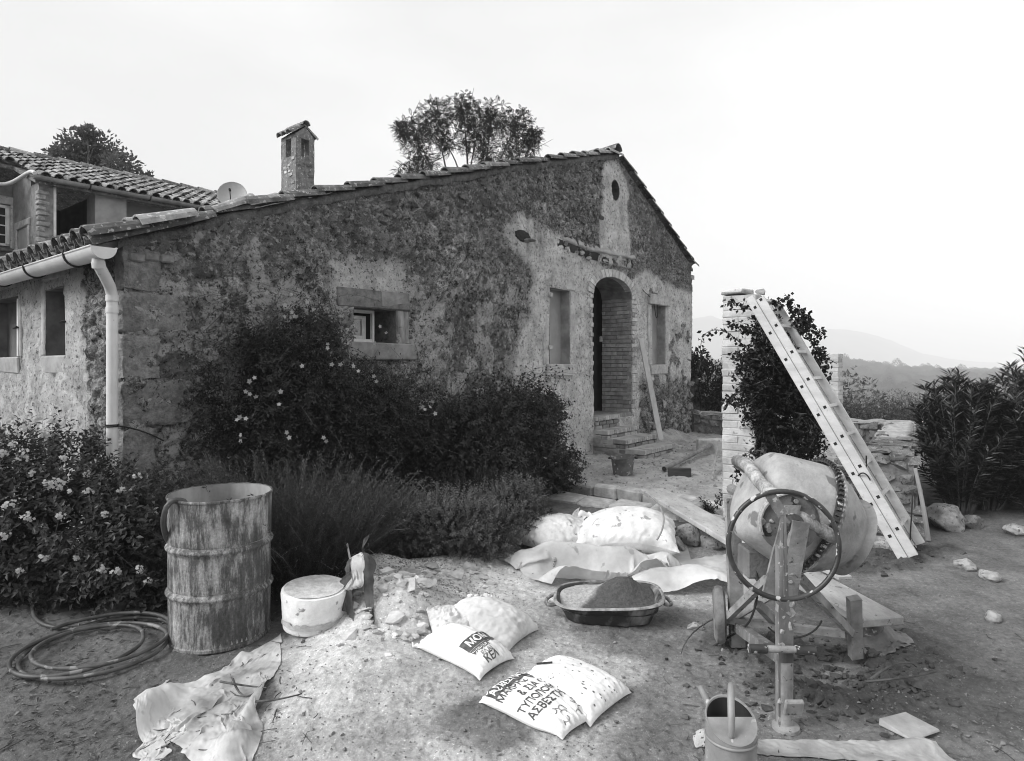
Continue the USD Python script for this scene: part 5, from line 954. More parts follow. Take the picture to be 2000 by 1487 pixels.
# 3: white spotted bag
b3 = Bag('lime_bag', 'plump white sack spotted with dark drops, rightmost of the printed bags', GG(1120, 1352), math.radians(-40), .205, .185, .13, 5, bag_m, wr=.014)
spot = M('mud_drop', .10, .2, 20, 3, bump=.1)
for i in range(44):
    u0, w0 = r.uniform(-.55, .85), r.uniform(-.75, .75); s_ = r.uniform(.0015, .0048) * (1.5 if r.random() < .15 else 1); an = np.linspace(0, 2 * np.pi, 8)[:-1]; u, w = u0 + s_ * 1.5 * np.cos(an) / .25, w0 + s_ * np.sin(an) / .215; part(b3.path, 'mud_spot', hull(np.vstack([b3.surf(u, w, 1, .0), b3.surf(u, w, 1, .0015)]) + r.normal(0, 1e-5, (14, 3))), spot)
part(b3.path, 'stick', tube(np.array([b3.surf(-.72, -.30, 1, .008), b3.surf(-.42, -.18, 1, .008)]), .005, 5), dark_in)
# 4: crumpled printed bag in front
b4 = Bag('crumpled_bag', 'crumpled white lime bag covered in dark Greek lettering, front of the bags', GG(1046, 1384), math.radians(-40), .22, .155, .095, 12, bag_m, neck=.25, wr=.02)
b4.patch(-.86, -.56, -.84, .80, ink, .003); b4.text('ΑΣΒΕΣΤΗΣ', .036, -.625, -.78, bag_m, True, .007, 'boxed_letters', sx=.80); b4.text('ΜΑΚΡΗΣ ΝΙΚ', .038, -.40, -.88, ink, sx=.80, lift=.002); b4.text('& ΣΙΑ ΟΕ', .038, -.13, -.45, ink, sx=.85, lift=.002); b4.text('ΤΥΠΟΠΟΙΗΜ', .037, .13, -.90, ink, sx=.80, lift=.002); b4.text('ΑΣΒΕΣΤΗ', .037, .37, -.90, ink, sx=.86, lift=.002)
for i in range(10): u0, w0, q = r.uniform(.52, .86), r.uniform(-.7, .6), r.uniform(0, 6.3); an = q + np.linspace(0, r.uniform(1.5, 4), 9); rr_ = r.uniform(.03, .09); part(b4.path, 'printed_curl', tube(b4.surf(np.clip(u0 + rr_ * np.cos(an), -1, .95), w0 + 1.5 * rr_ * np.sin(an), 1, .001), .0028, 4), dirt_print)
# ------------------------------------------------------------------ mortar tub
tc_ = np.array([.62, 4.12, float(gh(.62, 4.12))]); tub = thing('mortar_tub', 'battered dark mortar tub half filled with wet sand', 'tub', tc_)
def ovl(n=64, p=3.2): a = np.linspace(0, 2 * np.pi, n + 1)[:-1]; c, s_ = np.cos(a), np.sin(a); return np.sign(c) * np.abs(c) ** (2 / p), np.sign(s_) * np.abs(s_) ** (2 / p)
ox, oy = ovl(); yaw = -.10; cr, sr = math.cos(yaw), math.sin(yaw)
def tubp(kx, ky, z): x, y = ox * kx, oy * ky; return np.stack([tc_[0] + x * cr - y * sr, tc_[1] + x * sr + y * cr, tc_[2] + z + .05 * x * (z > .02)], 1)
rows = [tubp(.0, .0, .004), tubp(.23, .15, .004), tubp(.27, .185, .015), tubp(.315, .225, .115), tubp(.325, .235, .125), tubp(.345, .255, .127), tubp(.348, .258, .138), tubp(.335, .245, .142), tubp(.318, .228, .136), tubp(.27, .185, .035), tubp(.0, .0, .03)]
rows = np.array(rows); rows += ((fbm(rows * 14, 3, 8) - .5) * .012)[..., None]; nn_ = 64; qf = grid_faces(11, nn_); qf = np.vstack([qf, np.stack([np.arange(10) * nn_ + nn_ - 1, np.arange(1, 11) * nn_ + nn_ - 1, np.arange(1, 11) * nn_, np.arange(10) * nn_], 1)])
part(tub, 'shell', (rows.reshape(-1, 3), qf[:, ::-1]), M('tub_rubber', .03, .30, 6, 7, stretch=(1, 1, .5), bump=.4, rough=.6, contrast=(.48, .68)), smooth=60)
part(tub, 'rim', (np.array([tubp(.342, .252, .132), tubp(.352, .262, .136), tubp(.346, .256, .146), tubp(.333, .243, .145), tubp(.33, .24, .136)]).reshape(-1, 3) , np.vstack([grid_faces(5, 64), np.stack([np.arange(4) * 64 + 63, np.arange(1, 5) * 64 + 63, np.arange(1, 5) * 64, np.arange(4) * 64], 1)])), M('limed_rim', .10, .34, 18, 5, bump=.4), smooth=60)
ra = np.linspace(0, 1, 26); sand = np.array([tubp(.312 * k_, .222 * k_, .0) for k_ in ra]); lx, ly = (sand[..., 0] - tc_[0]), (sand[..., 1] - tc_[1]); sand[..., 2] = tc_[2] + .085 + .04 * smooth(-.05, .12, ly) + .11 * np.exp(-(((lx - .10) / .15) ** 2 + ((ly - .07) / .10) ** 2)) + .016 * (fbm(sand * 22, 4, 6) - .5); sand[-1, :, 2] = np.minimum(sand[-1, :, 2], tc_[2] + .115)
lightm = smooth(.06, -.02, lx - .9 * ly * 0 - .10 + .5 * (.10 - ly) * 0 + .06 * (fbm(sand * 9, 3, 1) - .5)); lightm = smooth(.02, -.05, lx + .05 - .9 * (ly - .06) + .10 * (fbm(sand * 10, 3, 2) - .5))
dmx = {'a': ('attribute', {'attribute': 'dry'}), 'g': ('geometry', {}), 'n': ('noise_texture', {'scale': 60.0, 'detail': 6.0, 'roughness': .7}), 'r': ('rgb_ramp', {'ramp': [(.3, g3(.6)), (.7, g3(1.4))]}), 'c': ('mix', {'color1': g3(.075), 'color2': g3(.33)}), 'm': ('mix', {'mix_type': 'multiply', 'fac': 1.0}), 'b': ('bump', {'strength': .7, 'distance': .01}), 'p': ('principled_bsdf', {'roughness': .9, 'specular_ior_level': .2})}
sand_m = usdkit.material(stage, '/World/Looks/wet_sand', dmx, [('a.fac', 'c.fac'), ('g.position', 'n.vector'), ('n.fac', 'r.fac'), ('c.color', 'm.color1'), ('r.color', 'm.color2'), ('m.color', 'p.base_color'), ('n.fac', 'b.height'), ('b.normal', 'p.normal')], surface='p.BSDF')
qf = grid_faces(26, 64); qf = np.vstack([qf, np.stack([np.arange(25) * 64 + 63, np.arange(1, 26) * 64 + 63, np.arange(1, 26) * 64, np.arange(25) * 64], 1)]); part(tub, 'sand', (sand.reshape(-1, 3), qf), sand_m, smooth=True, prim={'dry': lightm.reshape(-1)})
for sx in (-1, 1): part(tub, 'handle', tube(spline([tc_ + [sx * .335, .07, .12], tc_ + [sx * .385, .05, .10], tc_ + [sx * .39, -.05, .095], tc_ + [sx * .34, -.08, .11]], 16), .012, 7), drum_m, smooth=60)
# ------------------------------------------------------------------ cement mixer
mx = np.array([1.30, 3.32, .72]); mix = thing('cement_mixer', 'old cement mixer with tilted pale drum, large handwheel and wooden legged frame', 'cement mixer', [1.25, 3.2, 0])
steel = dz_noise('mixer_paint', .17, .36, .28); steel_d = M('mixer_frame_paint', .07, .24, 8, 7, stretch=(1, 1, .3), bump=.3, rough=.6, sp=(30, .62, .35)); blackp = M('chipped_black', .015, .05, 10, 5, rough=.45, spec=.5, bump=.2, sp=(26, .60, .42)); grey_fr = M('frame_grey', .16, .32, 9, 7, bump=.4, rough=.7, sp=(34, .64, .06))
mc = P(1559, 1003, 3.32); AX = unit(np.array([.910, 0, -.415])); AXP = unit(np.array([.415, 0, .910]))
pf = [(0, -.285), (.16, -.285), (.215, -.275), (.245, -.25), (.258, -.21), (.275, -.12), (.292, -.03), (.297, .0), (.300, .03), (.296, .06), (.288, .09), (.268, .14), (.240, .19), (.212, .23), (.192, .255), (.187, .268), (.200, .285), (.212, .295), (.213, .302), (.204, .301), (.182, .285), (.178, .26), (.22, .2), (.27, .08), (.27, -.1), (.2, -.25), (0, -.26)]
pf = [(a_ * .96, b_2 * .97) for a_, b_2 in pf]; v, f = lathe(pf, 64, mc, AX); v += ((fbm(v * 7, 3, 3) - .5) * .012)[:, None]; drm = part(mix, 'drum', (v, f), M('drum_shell', .22, .40, 5, 8, bump=.35, bscale=60, nrough=.68, rough=.75, sp=(7.5, .61, .15)), smooth=50)
teeth = MB(); b_ = unit(np.cross(AX, AXP))
for i in range(72):
    a_ = 2 * np.pi * i / 72; d_ = AXP * math.cos(a_) + b_ * math.sin(a_); t_ = unit(np.cross(AX, d_)); teeth.add(*frame_box(mc + AX * .022 + d_ * .309, AX * .011, t_ * .0058, d_ * .010))
part(drm, 'ring_gear', lathe([(.296, .008), (.304, .008), (.304, .036), (.296, .036)], 64, mc, AX), blackp); part(drm, 'gear_teeth', teeth, blackp, kind='stuff')
part(drm, 'drum_seam', lathe([(.299, .045), (.306, .050), (.304, .062), (.294, .066)], 64, mc, AX), steel, smooth=50)
# yoke round the closed end
yk = spline([mc + AX * x + np.array([0, y, 0]) + AXP * z for x, y, z in ((.02, -.37, -.02), (-.14, -.375, .0), (-.26, -.34, .03), (-.335, -.24, .06), (-.35, -.10, .10), (-.34, .06, .12), (-.32, .2, .12), (-.26, .32, .11), (-.12, .36, .09), (.02, .36, .07))], 60)
v, f = tube(yk, .033, 10); part(mix, 'yoke', (v, f), steel, smooth=60)
pv_ = P(1543, 1022, 2.93); part(mix, 'pivot_plate', lathe([(0, -.02), (.135, -.02), (.135, .0), (.120, .006), (0, .006)], 40, pv_, (0, -1, 0)), M('pivot_plate_paint', .10, .20, 9, 7, bump=.3, sp=(18, .6, .04)))
part(mix, 'plate_rim', lathe([(.135, -.02), (.142, -.02), (.142, .018), (.135, .018), (.135, -.02)], 40, pv_, (0, -1, 0), arc=3.5), steel)
part(mix, 'pivot_boss', lathe([(0, -.05), (.05, -.05), (.05, .04), (.03, .06), (0, .06)], 16, pv_, (0, -1, 0)), blackp); part(mix, 'pivot_shaft', tube(np.array([pv_, pv_ + [0, .78, 0]]), .03, 10), steel_d)
for q in range(6): part(mix, 'bolt', lathe([(0, 0), (.011, 0), (.011, .009), (0, .009)], 6, pv_ + np.array([.105 * math.cos(q * 1.047 + .3), -.006, .105 * math.sin(q * 1.047 + .3)]), (0, -1, 0)), steel_d)
crust_m = M('cement_crust', .22, .44, 20, 6, bump=.8, bscale=60, bdist=.01); rc = np.random.default_rng(55)
for q in range(26):
    if q < 14: a_ = rc.uniform(0, 6.3); rr_ = rc.uniform(.03, .13); c_ = pv_ + np.array([rr_ * math.cos(a_), -.008, rr_ * math.sin(a_)])
    else: c_ = np.array([1.225 + rc.uniform(-.03, .03), 2.857, rc.uniform(.08, .80)])
    part(mix, 'cement_crust', rock(rc, [rc.uniform(.008, .022), .006, rc.uniform(.008, .03)], c_, 10), crust_m)
part(mix, 'power_cable', tube(spline([P(1475, 1110, 3.38), P(1480, 1150, 3.36), P(1470, 1200, 3.4), P(1440, 1235, 3.6), GG(1400, 1262) + [0, 0, .01], GG(1300, 1290) + [0, 0, .008]], 40), .006, 5), dark_in)
# near column, foot, pedal
cx_, cy_ = 1.225, 2.88; zf = float(gh(cx_, cy_))
part(mix, 'column', MB().add(*frame_box(np.array([cx_, cy_, .42]), [.032, 0, 0], [0, .022, 0], [0, 0, .40])), steel_d); part(mix, 'column_head', MB().add(*beam([cx_, cy_ - .005, .52], [pv_[0] + .02, cy_ - .01, .93], .075, .03, (0, 1, 0))), grey_fr)
part(mix, 'column_shield', hull(np.array([[cx_ - .09, cy_ + .03, .57], [cx_ - .035, cy_ + .03, .57], [pv_[0] + .045, cy_ + .035, .99], [pv_[0] - .03, cy_ + .035, .99], [cx_ - .09, cy_ + .045, .57], [cx_ - .035, cy_ + .045, .57], [pv_[0] + .045, cy_ + .05, .99], [pv_[0] - .03, cy_ + .05, .99]])), grey_fr)
part(mix, 'foot_tube', tube(np.array([[cx_ + .003, cy_, .3], [cx_ + .003, cy_, zf + .01]]), .036, 14), grey_fr, smooth=60); part(mix, 'foot_plate', lathe([(0, 0), (.060, 0), (.058, .014), (.03, .02), (0, .02)], 24, (cx_ + .003, cy_ - .01, zf)), grey_fr)
pz = EYE + (HY - 1268) / FPX * 2.84; part(mix, 'foot_bar', tube(np.array([P(1467, 1267, 2.83), P(1590, 1270, 2.83)]), .0155, 10), grey_fr, smooth=60)
for a_, b_2 in ((1463, 1497), (1553, 1592)): part(mix, 'grip', tube(np.array([P(a_, 1267 + (a_ > 1500) * 3, 2.83), P(b_2, 1268 + (a_ > 1500) * 2, 2.83)]), .020, 10), blackp, smooth=60)
pb = P(1550, 1382, 2.78); part(mix, 'pedal', cbox(pb, np.array([.040, 0, 0]), np.array([0, .008, .006]), np.array([0, -.012, .034]), .004), grey_fr); part(mix, 'pedal_rod', tube(np.array([P(1551, 1348, 2.83), P(1551, 1366, 2.80)]), .005, 6), dark_in)
# handwheel
wc = P(1530, 1065, 2.80); a = np.linspace(0, 2 * np.pi, 65)[:-1]; wr = .233; wn = unit(np.array([-.10, -1, .05])); wu = unit(np.cross(wn, ZA)); wv = np.cross(wu, wn); tor = []
for q in a:
    d_ = wu * math.cos(q) + wv * math.sin(q); tor.append([wc + d_ * (wr + .0115 * math.cos(k_)) + wn * .0115 * math.sin(k_) for k_ in np.linspace(0, 2 * np.pi, 9)[:-1]])
tor = np.array(tor).reshape(-1, 3); qf = []
for i in range(64): qf += [[i * 8 + j, i * 8 + (j + 1) % 8, ((i + 1) % 64) * 8 + (j + 1) % 8, ((i + 1) % 64) * 8 + j] for j in range(8)]
wheel = part(mix, 'handwheel', (tor, np.array(qf)), blackp, smooth=60)
for dx in (-.012, .012): part(wheel, 'spoke', MB().add(*beam(wc + wv * (wr - .005) * -1 + wu * dx, wc + wv * .13 + wu * dx * .5, .012, .008, wn)), steel_d)
part(wheel, 'spoke', MB().add(*beam(wc + wv * .13, wc + wv * (wr - .004) + wu * .06, .045, .008, wn)), steel_d)
# base frame, wheel and leg behind the column
fz = .17; L_, R2_ = P(1408, 1205, 3.72), P(1655, 1245, 3.45)
part(mix, 'cross_bar', MB().add(*beam(P(1418, 1210, 3.66), P(1650, 1238, 3.42), .036, .036)), grey_fr)
part(mix, 'strut', MB().add(*beam(P(1412, 1215, 3.68), P(1500, 1130, 3.2), .036, .036)), grey_fr); part(mix, 'strut', MB().add(*beam(P(1418, 1216, 3.72), P(1525, 1150, 3.4), .04, .04)), grey_fr)
part(mix, 'strut', MB().add(*beam(P(1560, 1125, 3.2), P(1660, 1235, 3.42), .042, .036)), grey_fr); part(mix, 'strut', MB().add(*beam(P(1480, 1180, 3.4), P(1510, 1212, 3.55), .04, .04)), grey_fr)
part(mix, 'far_post', MB().add(*beam([pv_[0] + .03, 3.70, .0], [pv_[0], 3.70, .86], .08, .04, (0, 1, 0))), grey_fr); part(mix, 'brace', MB().add(*beam([pv_[0] + .02, 3.70, .12], [1.23, 2.9, .30], .05, .05)), steel_d)
part(mix, 'motor_box', cbox(P(1475, 1095, 3.45), np.array([.07, 0, 0]), np.array([0, .08, 0]), np.array([0, 0, .075]), .01), M('motor_box_paint', .10, .18, 5, 5))
wl = P(1405, 1200, 3.74); part(mix, 'wheel', lathe([(.03, -.03), (.13, -.032), (.155, -.02), (.160, 0), (.155, .02), (.13, .032), (.03, .03)], 36, wl, unit(np.array([1, -.26, .03]))), M('worn_tyre', .10, .26, 8, 6, bump=.6, bscale=50), smooth=50)
part(mix, 'leg', MB().add(*beam(P(1671, 1283, 3.50) , P(1668, 1168, 3.40), .062, .045, (0, 1, 0))), grey_fr); part(mix, 'rope', tube(spline([P(1500, 1225, 3.5), P(1540, 1245, 3.45), P(1590, 1232, 3.42), P(1605, 1212, 3.42)], 12), .005, 5), dark_in)
# ------------------------------------------------------------------ aluminium double ladder
alu = M('brushed_aluminium', .42, .54, 5, 5, stretch=(1, 1, 3), rough=.45, spec=.5, bump=.05, sp=(24, .68, .35)); rubb = M('black_plug', .012, .02, 5, 2)
lad = thing('ladder', 'long aluminium double ladder leaning against the whitewashed pillar', 'ladder', H(4.5, 4.6, 0)); tN, tF = 4.10, 4.54; nB, nT, zB, zT_ = 4.73, 3.47, .005, 2.25
lb_, lt_ = H(0, nB, zB) - K, H(0, nT, zT_) - K; la = unit(lt_ - lb_); LL = np.linalg.norm(lt_ - lb_); lm = unit(np.cross(la, U)); lm = lm if lm[2] > 0 else -lm
def LP_(t, s_, m_): return K + t * U + lb_ + la * s_ + lm * m_
for t, sg in ((tN, 1), (tF, -1)):
    for m_, s0, s1, w_ in ((0, 0, LL, .074), (.080, .02, LL - .06, .074)):
        part(lad, 'stile', cbox((LP_(t, s0, m_) + LP_(t, s1, m_)) / 2, la * (s1 - s0) / 2, lm * w_ / 2, U * .0125, .003), alu)
        for e_ in (-1, 1): part(lad, 'stile_flange', MB().add(*frame_box((LP_(t - sg * .012, s0, m_) + LP_(t - sg * .012, s1, m_)) / 2 + lm * e_ * (w_ / 2 - .003), la * (s1 - s0) / 2, lm * .003, U * .005)), alu)
for i in range(9):
    s_ = .22 + i * .28
    for m_, off in ((0, 0), (.080, .035)):
        part(lad, 'rung', MB().add(*frame_box((LP_(tN, s_ + off, m_) + LP_(tF, s_ + off, m_)) / 2, U * (tF - tN) / 2, la * .014, lm * .015)), alu)
        part(lad, 'rung_plug', MB().add(*frame_box(LP_(tN - .0135, s_ + off, m_), U * .0015, la * .0125, lm * .0125)), rubb)
for t in (tN, tF): part(lad, 'foot', cbox(LP_(t, -.01, 0), la * .04, lm * .035, U * .018, .006), rubb if t == tF else pale_stone)
part(lad, 'stay_hook', tube(spline([LP_(tN - .02, .75, .03), LP_(tN - .05, .75, .09), LP_(tN - .04, .68, .10)], 10), .006, 5), dark_in)
# ------------------------------------------------------------------ planks
plank_m = M('scaffold_plank', .26, .44, 7, 8, stretch=(1.2, .35, 1), bump=.4, bscale=50, nrough=.7, sp=(28, .64, .16))
p0, p1 = np.array([1.52, 6.95, .24]), np.array([2.10, 3.62, .17]); pd = unit(p1 - p0); ps = unit(np.cross(pd, ZA)); pu = np.cross(ps, pd)
single('plank', cbox((p0 + p1) / 2, (p1 - p0) / 2, ps * .135, pu * .024, .006), plank_m, 'long thick plank running from the terrace edge under the mixer drum', 'plank')
q0, q1 = P(1600, 1135, 4.6), P(1690, 1178, 3.9); single('plank', cbox((p0 * .32 + p1 * .68) + [.16, .02, .055], pd * .55, ps * .05, pu * .012, .004), plank_m, 'narrow board lying on the edge of the long plank', 'board')
st = P(1285, 1010, 6.2); single('prop_stone', rock_fine(8, [.12, .14, .10], [1.42, 6.2, .08], 3, .3), dress_mat, 'square stone propping the upper end of the long plank', 'stone', smooth=40)
single('prop_stone', rock_fine(9, [.11, .1, .09], [2.12, 3.85, .07], 2, .3), gwm[0], 'stone propping the lower end of the long plank', 'stone', smooth=40)
# ------------------------------------------------------------------ bulk bags and sheeting
sheet_m = M('translucent_sheet', .46, .70, 3.5, 6, bump=.15, bscale=30, rough=.55, spec=.35, sp=(8, .66, .36), transl=.25); sheet_dirty = M('dirty_sheet', .22, .58, 3.2, 7, bump=.2, bscale=30, rough=.6, spec=.3, contrast=(.34, .60), transl=.15)
def bulk(name, label, c, rx, ry, h, seed, dip):
    n, m = 96, 30; a = np.linspace(0, 2 * np.pi, n + 1)[:-1]; rows = []
    for j, k_ in enumerate(np.linspace(0, 1, m)):
        if k_ < .72: q = k_ / .72; rr_ = 1 + .10 * math.sin(q * 2.6); z = h * q
        else: q = (k_ - .72) / .28; rr_ = 1.02 - .45 * q; z = h * (1 - dip * q)
        x, y = np.cos(a), np.sin(a); sq = (np.abs(x) ** 3.2 + np.abs(y) ** 3.2) ** (-1 / 3.2); e = np.stack([x * 1.6, y * 1.6, np.full(n, k_ * 1.6 + seed)], 1); w = fbm(e, 4, seed) - .5; w2 = fbm(e * [4, 4, .9], 3, seed + 2) - .5
        rim = np.exp(-((k_ - .72) / .1) ** 2); rr2 = rr_ * (1 + .35 * w + .12 * w2); rows.append(np.stack([c[0] + rx * x * sq * rr2, c[1] + ry * y * sq * rr2, c[2] + np.maximum(z * (1 + .9 * w * smooth(0, .6, k_)) + rim * .10 * w2 * h * 3, -.02)], 1))
    v = np.array(rows); qf = grid_faces(m, n); qf = np.vstack([qf, np.stack([np.arange(m - 1) * n + n - 1, np.arange(1, m) * n + n - 1, np.arange(1, m) * n, np.arange(m - 1) * n], 1)])
    t_ = thing(name, label, 'bulk bag', c); part(t_, 'sack', (v.reshape(-1, 3), qf[:, ::-1]), bagw, smooth=True); return t_, v
bagw = M('woven_bulk_bag', .46, .70, 5, 7, bump=.35, bscale=60, bdist=.006, nrough=.68, sp=(13, .635, .3))
t1 = Bag('bulk_bag', 'dirty white bulk bag of rubble with a cord seam, right one of the heap', (1.0, 5.55, 0), math.radians(-12), .44, .38, .50, 31, bagw, wr=.05, tilt=.04, floor=lumps([(1.02, 5.6, .36, .34, .17)])).path
part(t1, 'cord', tube(spline([P(1268, 968, 5.2), P(1286, 985, 5.14), P(1296, 1010, 5.10), P(1293, 1035, 5.06), P(1283, 1055, 5.02)], 24), .007, 6), M('cord_grey', .18, .3, 30, 3))
t2 = Bag('bulk_bag', 'sagging white bulk bag open at the top beside the low bushes', (.40, 5.62, 0), math.radians(35), .32, .32, .48, 37, bagw, wr=.06, floor=lumps([(.40, 5.66, .25, .3, .13)])).path
r = np.random.default_rng(40)
for i in range(9):
    q = np.array([.66 + r.normal(0, .05), 5.62 + r.normal(0, .06), .20 + r.uniform(0, .10)]); ua, wa_ = np.meshgrid(np.linspace(-1, 1, 10), np.linspace(-1, 1, 8), indexing='ij'); cu = r.uniform(.8, 2.2); b1_ = unit(r.normal(size=3) * [1, 1, .4]); b2_ = unit(np.cross(b1_, unit(r.normal(size=3) + [0, -.5, 1]))); b3_ = np.cross(b1_, b2_); rr_ = r.uniform(.05, .09); part(t2, 'wrapper_scrap', sheet_mesh(q + (np.sin(ua * cu) / cu * rr_)[..., None] * b1_ + (np.cos(ua * cu) / cu * rr_ + .02 * np.sin(wa_ * 3 + i))[..., None] * b3_ + (wa_ * rr_ * (1 - .3 * ua))[..., None] * b2_), bagw, smooth=True)
fl = lumps([(.15, 5.06, .18, .10, .13), (.45, 5.10, .22, .09, .20), (.85, 5.06, .24, .10, .20), (.40, 4.74, .16, .07, .13), (.72, 4.70, .20, .08, .15), (1.05, 4.80, .16, .10, .17), (1.2, 5.0, .1, .1, .15)])
def tarp(name, label, cs, nu, nv, floor, seed, m, shrink=.86, crumple=.05, steps=150, cat='sheet', freq=2.6):
    g = [GG(*c[:2]) + [0, 0, (c[2] if len(c) > 2 else .1)] for c in cs]; p = cloth(quadpatch(g, nu, nv), steps, floor, r=np.random.default_rng(seed), shrink=shrink, crumple=crumple, freq=freq)
    p = up4(p); p[..., 2] = np.maximum(p[..., 2], gh(p[..., 0], p[..., 1]) + .004); return single(name, sheet_mesh(p), m, label, cat, smooth=True)
tarp('plastic_sheet', 'pale plastic sheet heaped along the foot of the bulk bags', [(965, 1082, .2), (1330, 1062, .25), (1345, 1135, .1), (1068, 1150, .08)], 76, 44, fl, 3, sheet_m, .86, .05, freq=2.6, steps=260)
tarp('plastic_sheet', 'pale plastic sheet bunched up left of the mixer wheel', [(1235, 1120, .15), (1440, 1080, .25), (1480, 1170, .15), (1260, 1160, .05)], 44, 34, lumps([(1.15, 4.72, .25, .16, .12), (1.42, 4.55, .2, .2, .14), (1.25, 4.3, .2, .1, .03)]), 5, sheet_m, .86, .05, freq=3.0, steps=240)
tarp('plastic_sheet', 'large dirty plastic sheet folded over at the bottom left, twigs lying on it', [(262, 1395, .12), (540, 1250, .10), (545, 1330, .06), (470, 1560, .05)], 56, 60, lumps([(*GG(300, 1370)[:2], .10, .16, .07), (*GG(420, 1290)[:2], .2, .05, .05), (*GG(500, 1380)[:2], .04, .16, .06), (*GG(455, 1460)[:2], .07, .10, .06)]), 8, sheet_dirty, .90, .03, freq=3.0, steps=220)
tarp('plastic_sheet', 'torn strip of plastic sheet curling over the soil left of the white dust', [(255, 1400, .1), (330, 1330, .1), (380, 1430, .03), (252, 1560, .05)], 36, 40, lumps([(*GG(275, 1400)[:2], .08, .2, .09)]), 18, sheet_m, .92, .04, freq=2.0)
tarp('plastic_sheet', 'twisted flap of plastic sheet trailing at the front beside the dust', [(430, 1425, .1), (500, 1395, .08), (495, 1480, .05), (420, 1560, .05)], 30, 34, lumps([(*GG(450, 1450)[:2], .07, .10, .07)]), 28, sheet_m, .86, .06, freq=3.0)
tarp('plastic_sheet', 'half buried grey plastic strip along the front edge right of the watering can', [(1470, 1448, .01), (1790, 1452, .05), (1880, 1500, .04), (1475, 1475, .01)], 60, 16, lumps([(*GG(1800, 1465)[:2], .12, .05, .04)]), 38, M('buried_sheet', .18, .40, 5, 6, bump=.3, rough=.7), .93, .02)
tarp('plastic_sheet', 'earth stained sheet lying half under the plank end', [(1660, 1225, .12), (1740, 1215, .10), (1800, 1275, .02), (1690, 1285, .02)], 30, 30, lumps([(*GG(1700, 1245)[:2], .12, .12, .10)]), 48, M('earthy_sheet', .10, .24, 6, 6, bump=.4), .9, .04)
# torn paper bags by the rubble
paper_d = M('dark_paper_bag', .03, .10, 9, 5, rough=.6, bump=.2); paper_l = M('pale_paper_bag', .34, .56, 7, 5, bump=.2)
tp = thing('torn_paper_bag', 'torn dark and pale paper cement bag crumpled behind the round lime block', 'bag', GG(690, 1200))
for i, (cs, m_, hh) in enumerate((([(640, 1125), (700, 1118), (735, 1160), (655, 1170)], paper_d, .16), ([(650, 1120), (690, 1112), (700, 1135), (655, 1140)], paper_l, .22), ([(700, 1150), (738, 1138), (742, 1200), (705, 1205)], paper_d, .20), ([(672, 1160), (716, 1150), (712, 1205), (676, 1208)], paper_l, .20), ([(655, 1165), (690, 1160), (690, 1212), (660, 1210)], paper_d, .14))):
    g = [GG(*c) + [0, 0, hh * (1.0 if k_ < 2 else .2)] for k_, c in enumerate(cs)]; part(tp, 'paper_scrap', sheet_mesh(up4(cloth(quadpatch(g, 18, 18), 60, lumps([(*GG(690, 1172)[:2], .17, .13, hh * 1.25)]), r=np.random.default_rng(i + 60), shrink=.82, crumple=.03, freq=7))), m_, smooth=True)
part(tp, 'paper_strip', MB().add(*beam(GG(678, 1150) + [0, 0, .30], GG(690, 1165) + [0, 0, .13], .014, .002, (0, 1, 0))), paper_l)
# ------------------------------------------------------------------ watering can
wcn = np.array([.845, 2.47, float(gh(.845, 2.47)) - .012]); can = thing('watering_can', 'grey metal watering can with half covered mouth and upright handle', 'watering can', wcn)
can_m = M('galvanised_can', .17, .29, 6, 7, rough=.5, spec=.5, bump=.15, sp=(22, .66, .38)); tlt = np.array([0, .34, 1.0])
n = 48; a = np.linspace(0, 2 * np.pi, n + 1)[:-1]; rows = []
for rr_, k_ in ((.0, 0), (.098, 0), (.1, .01), (.096, .5), (.093, .96), (.0955, 1.0), (.091, 1.0), (.0886, .98)):
    x, y = rr_ * np.cos(a), rr_ * np.sin(a); rows.append(np.stack([wcn[0] + x, wcn[1] + y, wcn[2] + k_ * (.262 + .5 * y)], 1))
qf = grid_faces(8, n); qf = np.vstack([qf, np.stack([np.arange(7) * n + n - 1, np.arange(1, 8) * n + n - 1, np.arange(1, 8) * n, np.arange(7) * n], 1)]); part(can, 'body', (np.array(rows).reshape(-1, 3), qf), can_m, smooth=40)
cap_ = [(x, y) for x, y in zip(.092 * np.cos(a), .092 * np.sin(a)) if y < .022]; cap_.sort(key=lambda q: math.atan2(q[1] + .03, q[0])); top_ = np.array([[wcn[0] + x, wcn[1] + y, wcn[2] + .259 + .5 * y] for x, y in cap_]); part(can, 'half_cover', hull(np.vstack([top_, top_ - [0, 0, .003]])), can_m)
part(can, 'inside', lathe([(.088, .12), (.0, .12)], 24, wcn), dark_in); x, y = .0882 * np.cos(a), .0882 * np.sin(a); part(can, 'inside', (np.array([np.stack([wcn[0] + x, wcn[1] + y, wcn[2] + q * (.262 + .5 * y)], 1) for q in (.1, .985)]).reshape(-1, 3), np.vstack([grid_faces(2, n), [[n - 1, 2 * n - 1, n, 0]]])), dark_in)
part(can, 'handle', tube(spline([wcn + [-.018, -.055, .23], wcn + [-.014, -.045, .30], wcn + [.0, .0, .352], wcn + [.022, .06, .362], wcn + [.036, .10, .31], wcn + [.04, .112, .23]], 26), .0135, 10), can_m, smooth=60)
part(can, 'seam', lathe([(.0955, .192), (.099, .196), (.099, .200), (.0955, .204)], 40, wcn), can_m, smooth=60); part(can, 'boss', lathe([(0, 0), (.012, 0), (.010, .008), (0, .01)], 12, wcn + [.0, -.1, .13], (0, -1, 0)), pale_stone); part(can, 'spout', tube(np.array([wcn + [0, .09, .06], wcn + [0, .2, .16], wcn + [-.01, .36, .20]]), np.array([.022, .016, .013]), 10), can_m, smooth=60)
